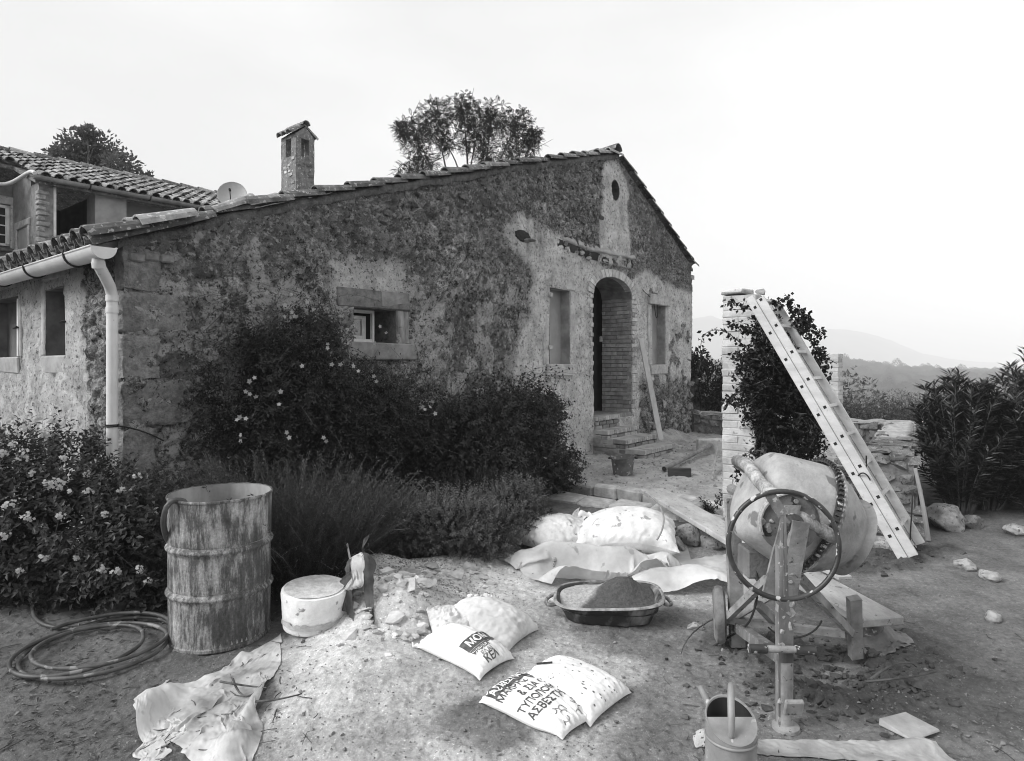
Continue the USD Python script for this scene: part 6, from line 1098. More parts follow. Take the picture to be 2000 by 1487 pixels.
# ------------------------------------------------------------------ things on the terrace
def TG(px, py, z=ZT): return G(px, py, z)
bk = TG(1219, 931); bk[1] += .1; bkt = thing('bucket', 'dark rubber builder bucket standing on the terrace below the steps', 'bucket', bk)
v, f = lathe([(0, .0), (.115, 0), (.125, .01), (.155, .235), (.168, .243), (.166, .250), (.150, .246), (.12, .02), (0, .02)], 40, bk); v[:, 2] += .02 * np.sin((v[:, 0] - bk[0]) * 12) * (v[:, 2] > bk[2] + .2); part(bkt, 'shell', (v, f), M('bucket_rubber', .07, .16, 7, 6, bump=.3, sp=(20, .62, .3)), smooth=40)
for sx in (-1, 1): part(bkt, 'handle', tube(spline([bk + [sx * .150, -.05, .235], bk + [sx * .185, -.02, .225], bk + [sx * .185, .03, .225], bk + [sx * .15, .05, .235]], 10), .008, 6), dark_in)
cb = TG(1388, 886); single('stone_block', cbox(cb + [.05, .14, .10], np.array([.22, -.03, 0]), np.array([.02, .12, 0]), ZA * .115, .015, .006, r), pale_stone, 'pale squared stone block on the terrace beside the pillar', 'block')
tbk = TG(1329, 933); single('timber_block', cbox(tbk + [0, .05, .055], np.array([.145, -.02, 0]), np.array([.006, .04, 0]), ZA * .06, .004), M('dark_timber', .035, .07, 8, 5, stretch=(.3, 2, 2)), 'short dark timber block lying on the terrace', 'timber')
pe, pf_ = TG(1297, 923) + [0, 0, .05], TG(1412, 876) + [0, 0, .16]; pp = thing('metal_pipe', 'dark pipe lying across the terrace over the timber block', 'pipe', pe)
v, f = tube(np.array([pe, pf_]), .033, 14, cap=False); part(pp, 'tube', (v, f), M('pipe_grey', .14, .26, 8, 5, bump=.2), smooth=60); part(pp, 'bore', lathe([(0, 0), (.027, 0)], 14, pe - unit(pf_ - pe) * .001, -unit(pf_ - pe)), dark_in)
single('wooden_stake', MB().add(*tube(np.array([TG(1391, 941) + [0, 0, .02], TG(1398, 918) + [.02, .1, .12], TG(1406, 893) + [.02, .1, .25]]), .016, 7)).m(), wood_mat, 'thin wooden stake propped against the front of the pillar', 'stake')
single('stone_roller', cbox(H(4.40, 2.80, .11), np.array([.12, .12, .0]), np.array([-.05, .05, 0]), ZA * .06, .04, .006, r), dress_mat, 'short pale log of stone on the terrace edge below the pillar', 'stone')
pl0, pl1 = P(1291, 860, 10.75), P(1252, 662, 11.35); single('wooden_pole', MB().add(*beam(pl0, pl1, .085, .05, (0, 1, 0))).m(), M('pale_pole', .42, .58, 8, 5, stretch=(1, 1, .2)), 'pale wooden board leaning against the house wall right of the door', 'pole')
ph0, ph1 = GG(1813, 1058) + [0, 0, .01], P(1787, 915, 5.95); single('tool_handle', tube(spline([ph0, (ph0 + ph1) / 2 + [.01, 0, 0], ph1], 8), np.linspace(.022, .016, 8), 8), wood_mat, 'worn wooden tool handle leaning on the end of the stone wall', 'tool handle')
for (a, b, lab) in (((1690, 1075), (1692, 890), 'thin rusty rod standing upright behind the ladder'), ((1776, 1080), (1783, 960), 'short rusty rod standing by the ladder foot')):
    q = GG(*a); single('iron_rod', tube(np.array([q, P(b[0], b[1], q[1] + .08)]), .006, 6), dark_in, lab, 'rod')
# ------------------------------------------------------------------ stones lying about
r = np.random.default_rng(123)
for i, (px, py, sx, sz, lab, m_) in enumerate(((1845, 1030, .20, .17, 'largest pale boulder at the foot of the oleander', 0), (1895, 1030, .12, .09, 'smaller boulder right of the large pale one', 1), (1885, 1110, .085, .06, 'pale fist sized stone on the soil below the boulders', 0), (1933, 1130, .08, .05, 'pale angular stone on the soil at the right edge', 0), (1940, 1212, .05, .045, 'small pointed stone on the bare soil at the right', 0), (1350, 1058, .15, .11, 'round stone in the dark hollow beside the plank', 1), (1395, 1068, .13, .09, 'grey stone under the edge of the long plank', 1), (1320, 1070, .10, .07, 'dark stone between the bulk bag and the plank', 1), (1985, 1045, .10, .07, 'stone on the bank at the right edge of the view', 1), (1075, 1112, .07, .09, 'squat stone showing under the sheet', 0), (1357, 1228, .055, .025, 'flat pebble left of the mixer wheel', 0), (1375, 1455, .05, .04, 'grey stone left of the watering can', 1))):
    q = GG(px, py); m = rock_fine(200 + i, [sx * 1.1, sx * .9, sz], q + [0, 0, sz * .45], 3, .45, r.uniform(0, 6)); single('stone', m, [M(f'boulder_{i}', .20, .42, 8, 8, bump=.8, bscale=45, nrough=.7, sp=(26, .6, .1)), gwm[1]][m_], lab, 'stone', smooth=45)
tl_ = GG(1775, 1427); single('floor_tile', cbox(tl_ + [0, 0, .018], np.array([.085, .035, .0]), np.array([-.035, .06, .008]), ZA * .008, .004, .004, r), M('broken_tile', .24, .36, 9, 6, bump=.3), 'broken pale floor tile lying on the wet soil', 'tile')
rubm = [M(f'plaster_chunk_{i}', *x, 14, 6, obj=.15, bump=.6, bscale=60, bdist=.01) for i, x in enumerate(((.34, .54), (.44, .66), (.26, .42)))]
n_ = 0
for i in range(170):
    k_ = r.random()
    if k_ < .45: pass
    if k_ < .5: px = r.uniform(700, 960); py = np.interp(px, [700, 760, 850, 960], [1140, 1130, 1108, 1098]) + r.normal(12, 16)
    elif k_ < .85: px = r.uniform(705, 840); py = np.interp(px, [705, 840], [1195, 1165]) + r.normal(0, 30)
    else: px, py = r.uniform(660, 1010), r.uniform(1095, 1290)
    s_ = r.uniform(.010, .034) * (1.9 if r.random() < .12 else 1); q = GG(px, py); big = s_ > .045
    me = rock(r, [s_ * 1.4, s_, s_ * r.uniform(.6, 1.0)], q + [0, 0, s_ * .22], 11)
    single('plaster_chunk', me, rubm[r.integers(3)], 'broken chunk of pale plaster on the rubble heap between bushes and bags', 'rubble', group='broken plaster chunks on the rubble heap', smooth=False)
gr = MB()
for i in range(7500):
    k_ = r.random()
    if k_ < .5: px, py = r.normal(800, 90), r.normal(1150, 40)
    else: px, py = r.uniform(-100, 2050), 1090 + 400 * r.random() ** .8
    if py < 1085 or py > 1500: continue
    q = G(px, py); q[2] = float(gh(q[0], q[1])); s_ = r.uniform(.0025, .008) * (2.2 if r.random() < .06 else 1); gr.add(*rock(r, [s_, s_, s_ * .7], q + [0, 0, s_ * .3], 7))
single('gravel', gr, M('pale_gravel', .18, .46, 4, 3, isl=.5), 'loose crumbs and pebbles strewn over the bare earth', 'gravel', kind='stuff')
cl = MB()
for i in range(520):
    px, py = (r.normal(1640, 110), r.normal(1325, 42)) if r.random() < .7 else (r.normal(1690, 70), r.normal(1085, 16))
    if py > 1480 or px > 2050: continue
    q = GG(px, py); s_ = r.uniform(.006, .022) * (1.8 if r.random() < .12 else 1); cl.add(*rock(r, [s_ * 1.2, s_, s_ * .8], q + [0, 0, s_ * .2], 12))
single('earth_clods', cl, M('damp_clod', .05, .13, 9, 6, isl=.3, bump=.7, bscale=50), 'damp clods of turned earth lying round the mixer foot', 'clods', kind='stuff')
tw = MB(); lv = []
for i in range(230):
    px, py = (r.uniform(-50, 620), r.uniform(1200, 1490)) if r.random() < .7 else (r.uniform(1250, 2000), r.uniform(1200, 1490)); q = GG(px, py); L_ = r.uniform(.02, .11); an = r.uniform(0, 6.3); d_ = np.array([math.cos(an), math.sin(an), 0]); pts = [q + d_ * L_ * k_ + [r.normal(0, .004), r.normal(0, .004), .006] for k_ in (0, .5, 1)]; tw.add(*tube(pts, r.uniform(.001, .0028), 4))
for c in ([(430, 1355), (470, 1362), (520, 1368)], [(455, 1350), (500, 1375), (512, 1360)], [(500, 1395), (560, 1388), (590, 1380)], [(1420, 1215), (1380, 1235), (1330, 1300)], [(1700, 1350), (1760, 1320), (1790, 1325)], [(1690, 1355), (1780, 1345), (1830, 1338)]): tw.add(*tube(spline([GG(*q) + [0, 0, .06] for q in c], 8), np.linspace(.006, .003, 8), 5))
single('twigs', tw, M('dry_twig', .06, .22, 9, 3, isl=.5), 'dry twigs scattered on the bare soil', 'twigs', kind='stuff')
n_ = 700; px, py = r.uniform(-80, 520, n_), r.uniform(1195, 1490, n_); ok_ = ~((px > 245) & (px < 555) & (py > 1240)); px, py = px[ok_], py[ok_]; n_ = len(px); q = np.array([GG(a, b) for a, b in zip(px, py)]); q[:, 2] += .006; d_ = rdir(r, n_) * [1, 1, .2]; single('dead_leaves', leaves(q, d_, np.tile(ZA, (n_, 1)) + r.normal(0, .4, (n_, 3)), r.uniform(.015, .05, n_), r.uniform(.006, .016, n_)), leafM('dead_leaf', .08, .30, .1), 'small dead leaves lying on the soil in front of the drum', 'leaves', kind='stuff')
# ------------------------------------------------------------------ plants
stem_m = M('plant_stem', .05, .12, 14, 4, bump=.3); stem_dry = M('dry_stem', .16, .30, 14, 4, bump=.2)
flower_m = leafM('white_petal', .42, .70, .3, .6)
def ell_shell(r, E, n, deep=.55):
    """n points in the outer part of a union of ellipsoids (centre, radii), with outward normals"""
    vol = np.array([e[1][0] * e[1][1] * e[1][2] for e in E]) ** .75; P_, N_ = [], []
    while sum(map(len, P_)) < n:
        k = r.choice(len(E), n, p=vol / vol.sum()); c = np.array([E[i][0] for i in k]); R = np.array([E[i][1] for i in k]); u = rdir(r, n); s_ = deep + (1 - deep) * r.random((n, 1)) ** .55; lob = 1 + .5 * (fbm(c + u * R * 3.1, 3, 9) - .5)[:, None]
        p = c + u * R * s_ * lob; ok = np.ones(n, bool)
        for i, e in enumerate(E):
            q = (((p - e[0]) / e[1]) ** 2).sum(1); ok &= (k == i) | (q > deep ** 2 * .8)
        ok &= p[:, 2] > gh(p[:, 0], p[:, 1]) + .02; P_.append(p[ok]); N_.append(unit(u / R)[ok])
    return np.concatenate(P_)[:n], np.concatenate(N_)[:n]
def twigs_leaves(r, E, n_tw, tl, nl, L, Wd, up=.4, spread=.9, droop=.0, deep=.55, jit=.35, clear=None):
    """twigs through the shell with leaves set along them"""
    p, n = ell_shell(r, E, n_tw, deep); d = unit(n + up * ZA + r.normal(0, jit, p.shape)); l = tl * r.uniform(.5, 1.3, n_tw); s_ = np.linspace(.05, 1, nl)
    Q = p[:, None] + (d * l[:, None])[:, None] * (s_[None, :, None] - .6) - ZA * droop * (s_ ** 2)[None, :, None] * l[:, None, None]
    a = np.arange(nl)[None] * 2.4 + r.uniform(0, 6.3, (n_tw, 1)); b1_ = unit(np.cross(d, unit(r.normal(size=d.shape)))); b2_ = np.cross(d, b1_)
    o = np.cos(a)[..., None] * b1_[:, None] + np.sin(a)[..., None] * b2_[:, None]; D = unit(o * spread + d[:, None] * .55 + r.normal(0, .15, o.shape)); N = unit(d[:, None] + ZA * .5 + r.normal(0, .3, o.shape))
    Q, D, N = Q.reshape(-1, 3), D.reshape(-1, 3), N.reshape(-1, 3); m = len(Q); ok = np.ones(m, bool)
    if clear is not None: ok = clear(Q)
    lv_ = leaves(Q[ok], D[ok], N[ok], L * r.uniform(.55, 1.25, m)[ok], Wd * r.uniform(.7, 1.2, m)[ok], .12)
    st_ = MB(); sel = r.choice(n_tw, min(n_tw, 260), replace=False)
    for i in sel: st_.add(*tube(np.array([p[i] - d[i] * l[i] * 1.3, p[i] - d[i] * l[i] * .3, p[i] + d[i] * l[i] * .4 - ZA * droop * l[i]]), np.array([.004, .003, .0015]), 3, cap=False))
    return lv_, st_
def outside(q):
    t, n = tn(q[:, 0], q[:, 1]); return ((n > .05) | (t < -.06)) & ((t < -.05) | (n > .0))
def flower(r, c, R, nrm, petals=5):
    """one flat flower of petals"""
    b1_ = unit(np.cross(nrm, rdir(r, 1)[0])); b2_ = np.cross(nrm, b1_); a = np.arange(petals) * 2 * np.pi / petals + r.uniform(0, 6); D = np.cos(a)[:, None] * b1_ + np.sin(a)[:, None] * b2_ + nrm * .15
    return leaves(np.tile(c, (petals, 1)), D, np.tile(nrm, (petals, 1)), R, R * .75, .05)
def toward_cam(p): return unit(np.array([0, 0, EYE]) - p)
# left: leafy bush with white flower heads
r = np.random.default_rng(1001); E = [(np.array([-3.15, 4.42, .42]), np.array([.62, .46, .52])), (np.array([-2.55, 4.30, .28]), np.array([.42, .34, .42])), (np.array([-3.75, 4.55, .55]), np.array([.65, .5, .62])), (np.array([-3.3, 4.62, .78]), np.array([.42, .36, .42])), (np.array([-2.75, 4.55, .55]), np.array([.40, .34, .38])), (np.array([-4.3, 4.5, .5]), np.array([.6, .5, .6]))]
pb_ = thing('flowering_bush', 'leafy bush with many white flower heads at the left under the gutter', 'bush', [-3.1, 4.45, 0])
lv1, st1 = twigs_leaves(r, E, 2600, .24, 11, .046, .026, up=.35, clear=outside, deep=.5); part(pb_, 'foliage', lv1, leafM('bush_leaf', .04, .17, .3)); part(pb_, 'stems', st1, stem_m)
heads = [(325 - 225, 945, 17), (110, 945, 16), (55, 1010, 12), (88, 845, 12), (40, 840, 16), (48, 890, 16), (125, 895, 8), (170, 925, 8), (172, 960, 10), (5, 885, 9), (240, 957, 9), (20, 985, 13), (8, 1045, 12), (118, 1008, 9), (205, 1005, 8), (300, 1003, 6), (85, 1090, 11), (148, 1090, 6), (195, 1113, 12), (228, 1115, 10), (275, 1112, 10), (290, 1135, 7), (38, 1115, 6), (105, 820, 10), (75, 815, 8), (25, 870, 8), (60, 925, 8), (268, 930, 8), (20, 820, 10), (140, 960, 6)]
for px, py, s_ in heads:
    k_ = (px - CX) / FPX; best = None
    for d in np.arange(3.6, 5.2, .02):                               # first point of the bush along this sight line
        q = P(px, py, d)
        if min((((q - e[0]) / e[1]) ** 2).sum() for e in E) < 1.0: best = q; break
    if best is None: best = P(px, py, 4.35)
    best = best - unit(best - [0, 0, EYE]) * .03; R0 = s_ * 1.05 / FPX * best[1]; mb = MB()
    for _ in range(max(4, int(s_ * 1.3))):
        o = rdir(r, 1)[0]; c = best + o * R0 * r.random() ** .4 * np.array([1.1, .6, .75]); mb.add(*flower(r, c, r.uniform(.009, .014), unit(toward_cam(c) + o * .6 + [0, 0, .4])))
    part(pb_, 'flower_head', mb, flower_m)
# climber with starry flowers against the gable
def EW(t, n, z, a, b, c):                                            # ellipsoid given along the wall; radii are world-axis approximations
    return (H(t, n, z), np.array([a, b, c]))
jm = thing('jasmine_climber', 'dark climber with small starry white flowers spreading over the gable wall', 'climber', H(1.6, .3, 0)); r = np.random.default_rng(1002)
E2 = [EW(1.15, .30, 1.35, .36, .34, .55), EW(1.65, .32, 1.25, .42, .36, .65), EW(2.1, .34, 1.1, .45, .38, .52), EW(1.5, .22, 1.85, .34, .26, .36), EW(2.6, .36, .95, .45, .4, .5), EW(1.0, .25, 1.0, .3, .3, .6), EW(.95, .15, 1.75, .22, .18, .28), EW(.62, .16, 1.25, .20, .16, .42)]
lv1, st1 = twigs_leaves(r, E2, 2700, .22, 11, .044, .019, up=.1, droop=.35, clear=outside, deep=.45, spread=1.0); part(jm, 'foliage', lv1, leafM('climber_leaf', .035, .17, .3)); part(jm, 'stems', st1, stem_m)
mb = MB(); SP, SD = [], []
for i in range(150):
    t0 = r.uniform(.4, 2.9); z0 = r.uniform(1.2, 1.95) if t0 < 1.9 else r.uniform(1.0, 1.4); pts = spline([H(t0, .12, z0), H(t0 + r.normal(0, .2), .14 + r.uniform(0, .1), z0 + r.uniform(.1, .35)), H(t0 + r.normal(0, .3), .10 + r.uniform(0, .15), z0 + r.uniform(.0, .5))], 10); mb.add(*tube(pts, np.linspace(.004, .0015, 10), 3, cap=False)); SP.append(pts[2:]); SD.append(pts)
part(jm, 'shoots', mb, stem_m); SP = np.concatenate(SP); SP = np.repeat(SP, 2, 0) + r.normal(0, .015, (len(SP) * 2, 3)); part(jm, 'shoot_leaves', leaves(SP, rdir(r, len(SP)) - ZA * .3, rdir(r, len(SP)), r.uniform(.02, .045, len(SP)), .012), leafM('shoot_leaf', .03, .13, .3))
jf = [(480, 577), (515, 600), (528, 580), (612, 605), (575, 618), (570, 610), (600, 590), (487, 745), (497, 738), (480, 765), (488, 770), (500, 775), (548, 765), (468, 815), (463, 820), (480, 818), (560, 845), (565, 855), (632, 855), (637, 862), (640, 672), (680, 670), (690, 672), (640, 680), (648, 712), (590, 715), (665, 712), (690, 715), (735, 745), (730, 735), (830, 800), (825, 795), (850, 808), (840, 795), (845, 785), (955, 840), (950, 845), (885, 760), (898, 770), (630, 595), (568, 620), (515, 622), (537, 622), (700, 725), (470, 850), (470, 862), (545, 790), (700, 640), (712, 652)]
for px, py in jf:
    k_ = (px - CX) / FPX; best = None
    for d in np.arange(4.6, 7.2, .03):
        q = P(px, py, d)
        if min((((q - e[0]) / e[1]) ** 2).sum() for e in E2) < 1.05: best = q; break
    if best is None: t, z = tz(px, py); best = H(t, .35, z)
    best = best - unit(best - [0, 0, EYE]) * .11; part(jm, 'flower', flower(r, best, r.uniform(.019, .027), unit(toward_cam(best) + r.normal(0, .45, 3)), 5), flower_m)
# right lobe of the mass: rounder leaved bush below the sill and towards the facade
r = np.random.default_rng(1003); bb = thing('broad_bush', 'dense dark bush spreading below the small window towards the facade', 'bush', H(3.6, .6, 0))
E3 = [EW(3.0, .55, .80, .48, .42, .50), EW(3.55, .62, .85, .5, .45, .50), EW(4.15, .62, .85, .5, .45, .50), EW(4.65, .50, .92, .45, .38, .46), EW(3.3, .9, .45, .5, .4, .4), EW(4.2, 1.0, .42, .5, .4, .38), EW(5.05, .42, 1.0, .28, .26, .3)]
lv1, st1 = twigs_leaves(r, E3, 2600, .22, 11, .048, .029, up=.3, clear=outside, deep=.45); part(bb, 'foliage', lv1, leafM('broad_bush_leaf', .04, .18, .3)); part(bb, 'stems', st1, stem_m)
mb = MB(); SP = []
for i in range(46):
    t0 = r.uniform(3.2, 5.1); pts = spline([H(t0, .5, 1.15), H(t0 + r.normal(.05, .1), .5 + r.normal(0, .15), 1.4 + r.uniform(-.15, .05)), H(t0 + r.normal(.15, .25), .5 + r.normal(0, .25), 1.45 + r.uniform(-.2, .14))], 8); mb.add(*tube(pts, np.linspace(.004, .0012, 8), 3, cap=False)); SP.append(pts[2:])
part(bb, 'shoots', mb, stem_m); SP = np.concatenate(SP); part(bb, 'shoot_leaves', leaves(SP, rdir(r, len(SP)), rdir(r, len(SP)), r.uniform(.03, .055, len(SP)), .026), leafM('broad_shoot_leaf', .02, .07, .25))
# rosemary: upright needled stems
def rosemary(name, label, cx, cy, rx, ry, hgt, n, seed, lo, hi, dens=90, nl=.027, wd=.0062, lean=.65):
    r = np.random.default_rng(seed); th = thing(name, label, 'bush', [cx, cy, float(gh(cx, cy))]); a, q = r.uniform(0, 2 * np.pi, n), r.random(n) ** .5; bx, by = cx + rx * .72 * q * np.cos(a), cy + ry * .72 * q * np.sin(a); z0 = gh(bx, by)
    out = np.stack([np.cos(a) * q, np.sin(a) * q, 0 * q], 1); hh = hgt * r.uniform(.55, 1.05, n) * (1 - .35 * q ** 2) * (.8 + .45 * fbm(np.stack([bx * 3, by * 3, 0 * bx], 1), 3, seed)); d0 = unit(out * lean + ZA + r.normal(0, .16, (n, 3))); base = np.stack([bx, by, z0], 1); bend = r.normal(0, .22, (n, 3)) * [1, 1, .3] + out * .25
    s_ = np.linspace(0, 1, 9); C = base[:, None] + d0[:, None] * (hh[:, None] * s_)[..., None] + bend[:, None] * (hh[:, None] * s_ ** 2)[..., None] * .6
    mb = MB(); k = r.random((n, dens)) ** .75; k = .12 + .88 * k; i0 = np.minimum((k * 8).astype(int), 7); fr_ = k * 8 - i0; row = np.arange(n)[:, None]; Q = C[row, i0] * (1 - fr_)[..., None] + C[row, i0 + 1] * fr_[..., None]; T = unit(C[row, i0 + 1] - C[row, i0])
    u = unit(r.normal(size=Q.shape)); u = unit(u - T * (u * T).sum(-1, keepdims=True)); side = r.normal(0, .005, Q.shape) * [1, 1, .5]; D = unit(u * .75 + T * .8)
    part(th, 'needles', leaves((Q + side).reshape(-1, 3), D.reshape(-1, 3), unit(np.cross(D, u) + .01).reshape(-1, 3), nl * r.uniform(.7, 1.3, n * dens), wd, .0), leafM(name + f'_needle_{seed}', lo, hi, .15))
    for i in range(0, n, 2): mb.add(*tube(C[i][::2], np.linspace(.0035, .001, 5), 3, cap=False))
    part(th, 'stems', mb, stem_m)
    mb2 = MB()
    for i in r.choice(n, n // 6, replace=False):
        p = C[i][int(r.integers(1, 4))]; e = p + unit(out[i] + rdir(r, 1)[0] * .8 + [0, -.3, .2]) * r.uniform(.1, .28); mb2.add(*tube(np.array([p, (p + e) / 2 + [0, 0, .02], e]), np.array([.003, .0025, .0012]), 3, cap=False))
    part(th, 'dry_twigs', mb2, stem_dry); return th
rosemary('rosemary_bush', 'tall dark rosemary bush right behind the oil drum', -1.68, 4.75, .80, .60, 1.02, 900, 2001, .04, .15, 110)
rosemary('rosemary_bush', 'dark rosemary growing at the wall corner between the downpipe and the drum', -2.35, 4.75, .55, .42, .80, 380, 2002, .03, .11, 110)
def cushion(label, E, n, seed, lo, hi):
    r = np.random.default_rng(seed); E = [(np.array([x, y, float(gh(x, y)) + z]), np.array(R)) for x, y, z, R in E]; th = thing('herb_bush', label, 'bush', E[0][0] * [1, 1, 0]); lv_, st_ = twigs_leaves(r, E, n, .13, 16, .025, .012, up=.5, spread=.9, deep=.5, jit=.3)
    part(th, 'foliage', lv_, leafM(f'herb_leaf_{seed}', lo, hi, .2)); part(th, 'stems', st_, stem_m); mb2 = MB()
    for i in range(24): p, n_ = ell_shell(r, E, 1, .6); e = p[0] + unit(n_[0] + rdir(r, 1)[0] * .6 + [0, 0, .4]) * r.uniform(.05, .16); mb2.add(*tube(np.array([p[0], (p[0] + e) / 2 + [0, 0, .01], e]), np.array([.0025, .002, .001]), 3, cap=False))
    part(th, 'dry_twigs', mb2, stem_dry)
cushion('low paler bushy herb between the rosemary and the bulk bags', [(-.50, 5.15, .26, [.40, .34, .32]), (-.22, 5.25, .20, [.30, .3, .28]), (-.78, 5.2, .22, [.28, .3, .30])], 1600, 2003, .10, .32)
cushion('smaller paler herb bush touching the sagging bulk bag', [(.02, 5.75, .30, [.34, .3, .32]), (-.22, 5.85, .24, [.26, .26, .28])], 1100, 2004, .09, .28)
rosemary('lavender_bush', 'dark herb cushion filling the bed behind the paler bushes', -.35, 6.1, .7, .45, .62, 420, 2005, .012, .045, 100, .024, .007, .5)
# prickly pear and leafy plants at the terrace corner
r = np.random.default_rng(1010); pc = thing('prickly_pear', 'prickly pear with broad dark pads at the left corner of the terrace', 'cactus', H(4.5, .55, 0)); pad_m = M('cactus_pad', .06, .15, 6, 5, rough=.6, bump=.2, sp=(40, .62, .3)); b0 = H(4.45, .62, 0)
def pad(c, up_, nrm, L_, W_2): m = trimesh.creation.icosphere(2); v = np.array(m.vertices); up_ = unit(up_); nrm = unit(nrm - up_ * np.dot(nrm, up_)); s_ = np.cross(up_, nrm); k_ = 1 - .25 * (v[:, 2] < 0) * -v[:, 2]; return c + np.outer(v[:, 2] * L_ / 2, up_) + np.outer(v[:, 0] * W_2 / 2 * k_, s_) + np.outer(v[:, 1] * .016, nrm), np.array(m.faces)
for dx, z, ux, L_ in ((0, .15, .1, .34), (.08, .42, .5, .30), (-.10, .40, -.5, .28), (.0, .5, -.05, .30), (.2, .2, .7, .28), (-.18, .18, -.8, .26), (.22, .55, .4, .24)): part(pc, 'pad', pad(b0 + np.array([dx, r.uniform(-.1, .1), z]), np.array([ux, r.uniform(-.3, .3), 1.0]), np.array([r.uniform(-.6, .6), -1, 0]), L_, L_ * .62), pad_m, smooth=True)
def small_plant(name, label, c, R, h, n, seed, L=.05, Wd=.03, lo=.02, hi=.08, stemn=14, cat='plant'):
    r = np.random.default_rng(seed); th = thing(name, label, cat, c); mb = MB(); Q, D = [], []
    for i in range(stemn):
        a = r.uniform(0, 6.3); e = np.asarray(c) + [math.cos(a) * R * r.random() ** .5, math.sin(a) * R * r.random() ** .5, h * r.uniform(.5, 1.05)]; pts = spline([c, (np.asarray(c) + e) / 2 + [0, 0, h * .12], e], 9); mb.add(*tube(pts, np.linspace(.005, .0015, 9), 4, cap=False)); k = max(3, n // stemn); s_ = r.uniform(2, 8, k); q = np.stack([np.interp(s_, np.arange(9), pts[:, j]) for j in range(3)], 1); Q.append(q + r.normal(0, .012, q.shape)); D.append(unit(rdir(r, k) + [0, 0, .25]))
    Q, D = np.concatenate(Q), np.concatenate(D); part(th, 'foliage', leaves(Q, D, rdir(r, len(Q)) * .5 + ZA, L * r.uniform(.6, 1.3, len(Q)), Wd, .1), leafM(f'{name}_leaf_{seed}', lo, hi, .2)); part(th, 'stems', mb, stem_m); return th
small_plant('leafy_plant', 'dark broad leaved plant with bare stems at the terrace corner beside the cactus', H(4.55, .9, .0), .34, .62, 420, 3001, .07, .05, .015, .05, 26)
small_plant('leafy_plant', 'small dark plant under the left end of the terrace kerb', H(4.35, 1.05, 0), .3, .3, 260, 3002, .05, .03, .015, .05, 16)
small_plant('weed', 'tuft of dark weed at the foot of the whitewashed pillar', GG(1425, 1010), .2, .28, 420, 3003, .045, .02, .02, .06, 22, 'weed')
small_plant('weed', 'low weed in the stones left of the mixer drum', GG(1385, 1010), .16, .2, 240, 3004, .04, .018, .02, .06, 16, 'weed')
# climber on the pillar
r = np.random.default_rng(1004); vc = thing('pillar_climber', 'dark small leaved climber hanging over the right side of the whitewashed pillar', 'climber', H(5.1, 3.5, 0)); D0 = 6.50
vb = [(1500, 640, 38), (1480, 700, 40), (1525, 690, 42), (1505, 760, 52), (1555, 760, 46), (1535, 820, 56), (1575, 830, 44), (1590, 790, 30), (1520, 870, 48), (1475, 880, 26), (1560, 640, 24), (1600, 700, 22), (1475, 760, 30), (1540, 720, 40), (1490, 820, 34), (1575, 870, 36)]
E4 = [(P(x, y, D0 - .12 + r.uniform(-.10, .18)), np.array([s_, s_ * .8, s_]) / FPX * D0) for x, y, s_ in vb]
lv1, st1 = twigs_leaves(r, E4, 1500, .16, 9, .042, .030, up=.1, droop=.4, deep=.3, jit=.6); part(vc, 'foliage', lv1, leafM('pillar_leaf', .008, .035, .15)); part(vc, 'stems', st1, stem_m)
mb = MB(); SP = []
runs = [[(1480, 690), (1440, 665), (1405, 645), (1380, 650), (1368, 685), (1366, 720)], [(1500, 620), (1465, 600), (1430, 595), (1420, 590)], [(1480, 650), (1450, 640), (1425, 635)], [(1480, 700), (1450, 715), (1430, 735)], [(1500, 740), (1460, 755), (1440, 760)], [(1490, 760), (1450, 775), (1420, 785)], [(1500, 800), (1470, 805), (1450, 815)], [(1560, 640), (1545, 600), (1540, 580)], [(1550, 640), (1585, 660), (1600, 690)], [(1560, 620), (1590, 640), (1605, 655)], [(1590, 700), (1610, 730), (1615, 760)], [(1550, 600), (1575, 620), (1580, 640)], [(1490, 880), (1455, 895), (1440, 920), (1445, 960)], [(1540, 880), (1500, 910), (1470, 930), (1460, 960)], [(1530, 600), (1510, 590), (1490, 600)], [(1500, 680), (1460, 690), (1430, 700)], [(1480, 770), (1440, 790), (1415, 785)]]
for c in runs:
    pts = spline([P(x, y, D0 - .32 + .02 * i) for i, (x, y) in enumerate(c)], 22); mb.add(*tube(pts, np.linspace(.005, .002, 22), 4)); SP.append(np.repeat(pts[3:], 4, 0) + r.normal(0, .022, (len(pts[3:]) * 4, 3)))
mb.add(*tube(spline([P(1492, 990, 6.45), P(1488, 930, 6.4), P(1495, 860, 6.38), P(1500, 760, 6.4)], 16), np.linspace(.05, .02, 16), 7)); mb.add(*tube(spline([P(1500, 990, 6.5), P(1545, 900, 6.45), P(1550, 780, 6.45)], 14), .012, 6)); part(vc, 'shoots', mb, stem_m)
SP = np.concatenate(SP); part(vc, 'shoot_leaves', leaves(SP, rdir(r, len(SP)) - ZA * .2, rdir(r, len(SP)), r.uniform(.03, .06, len(SP)), .034, .1), leafM('pillar_shoot_leaf', .012, .045, .2))
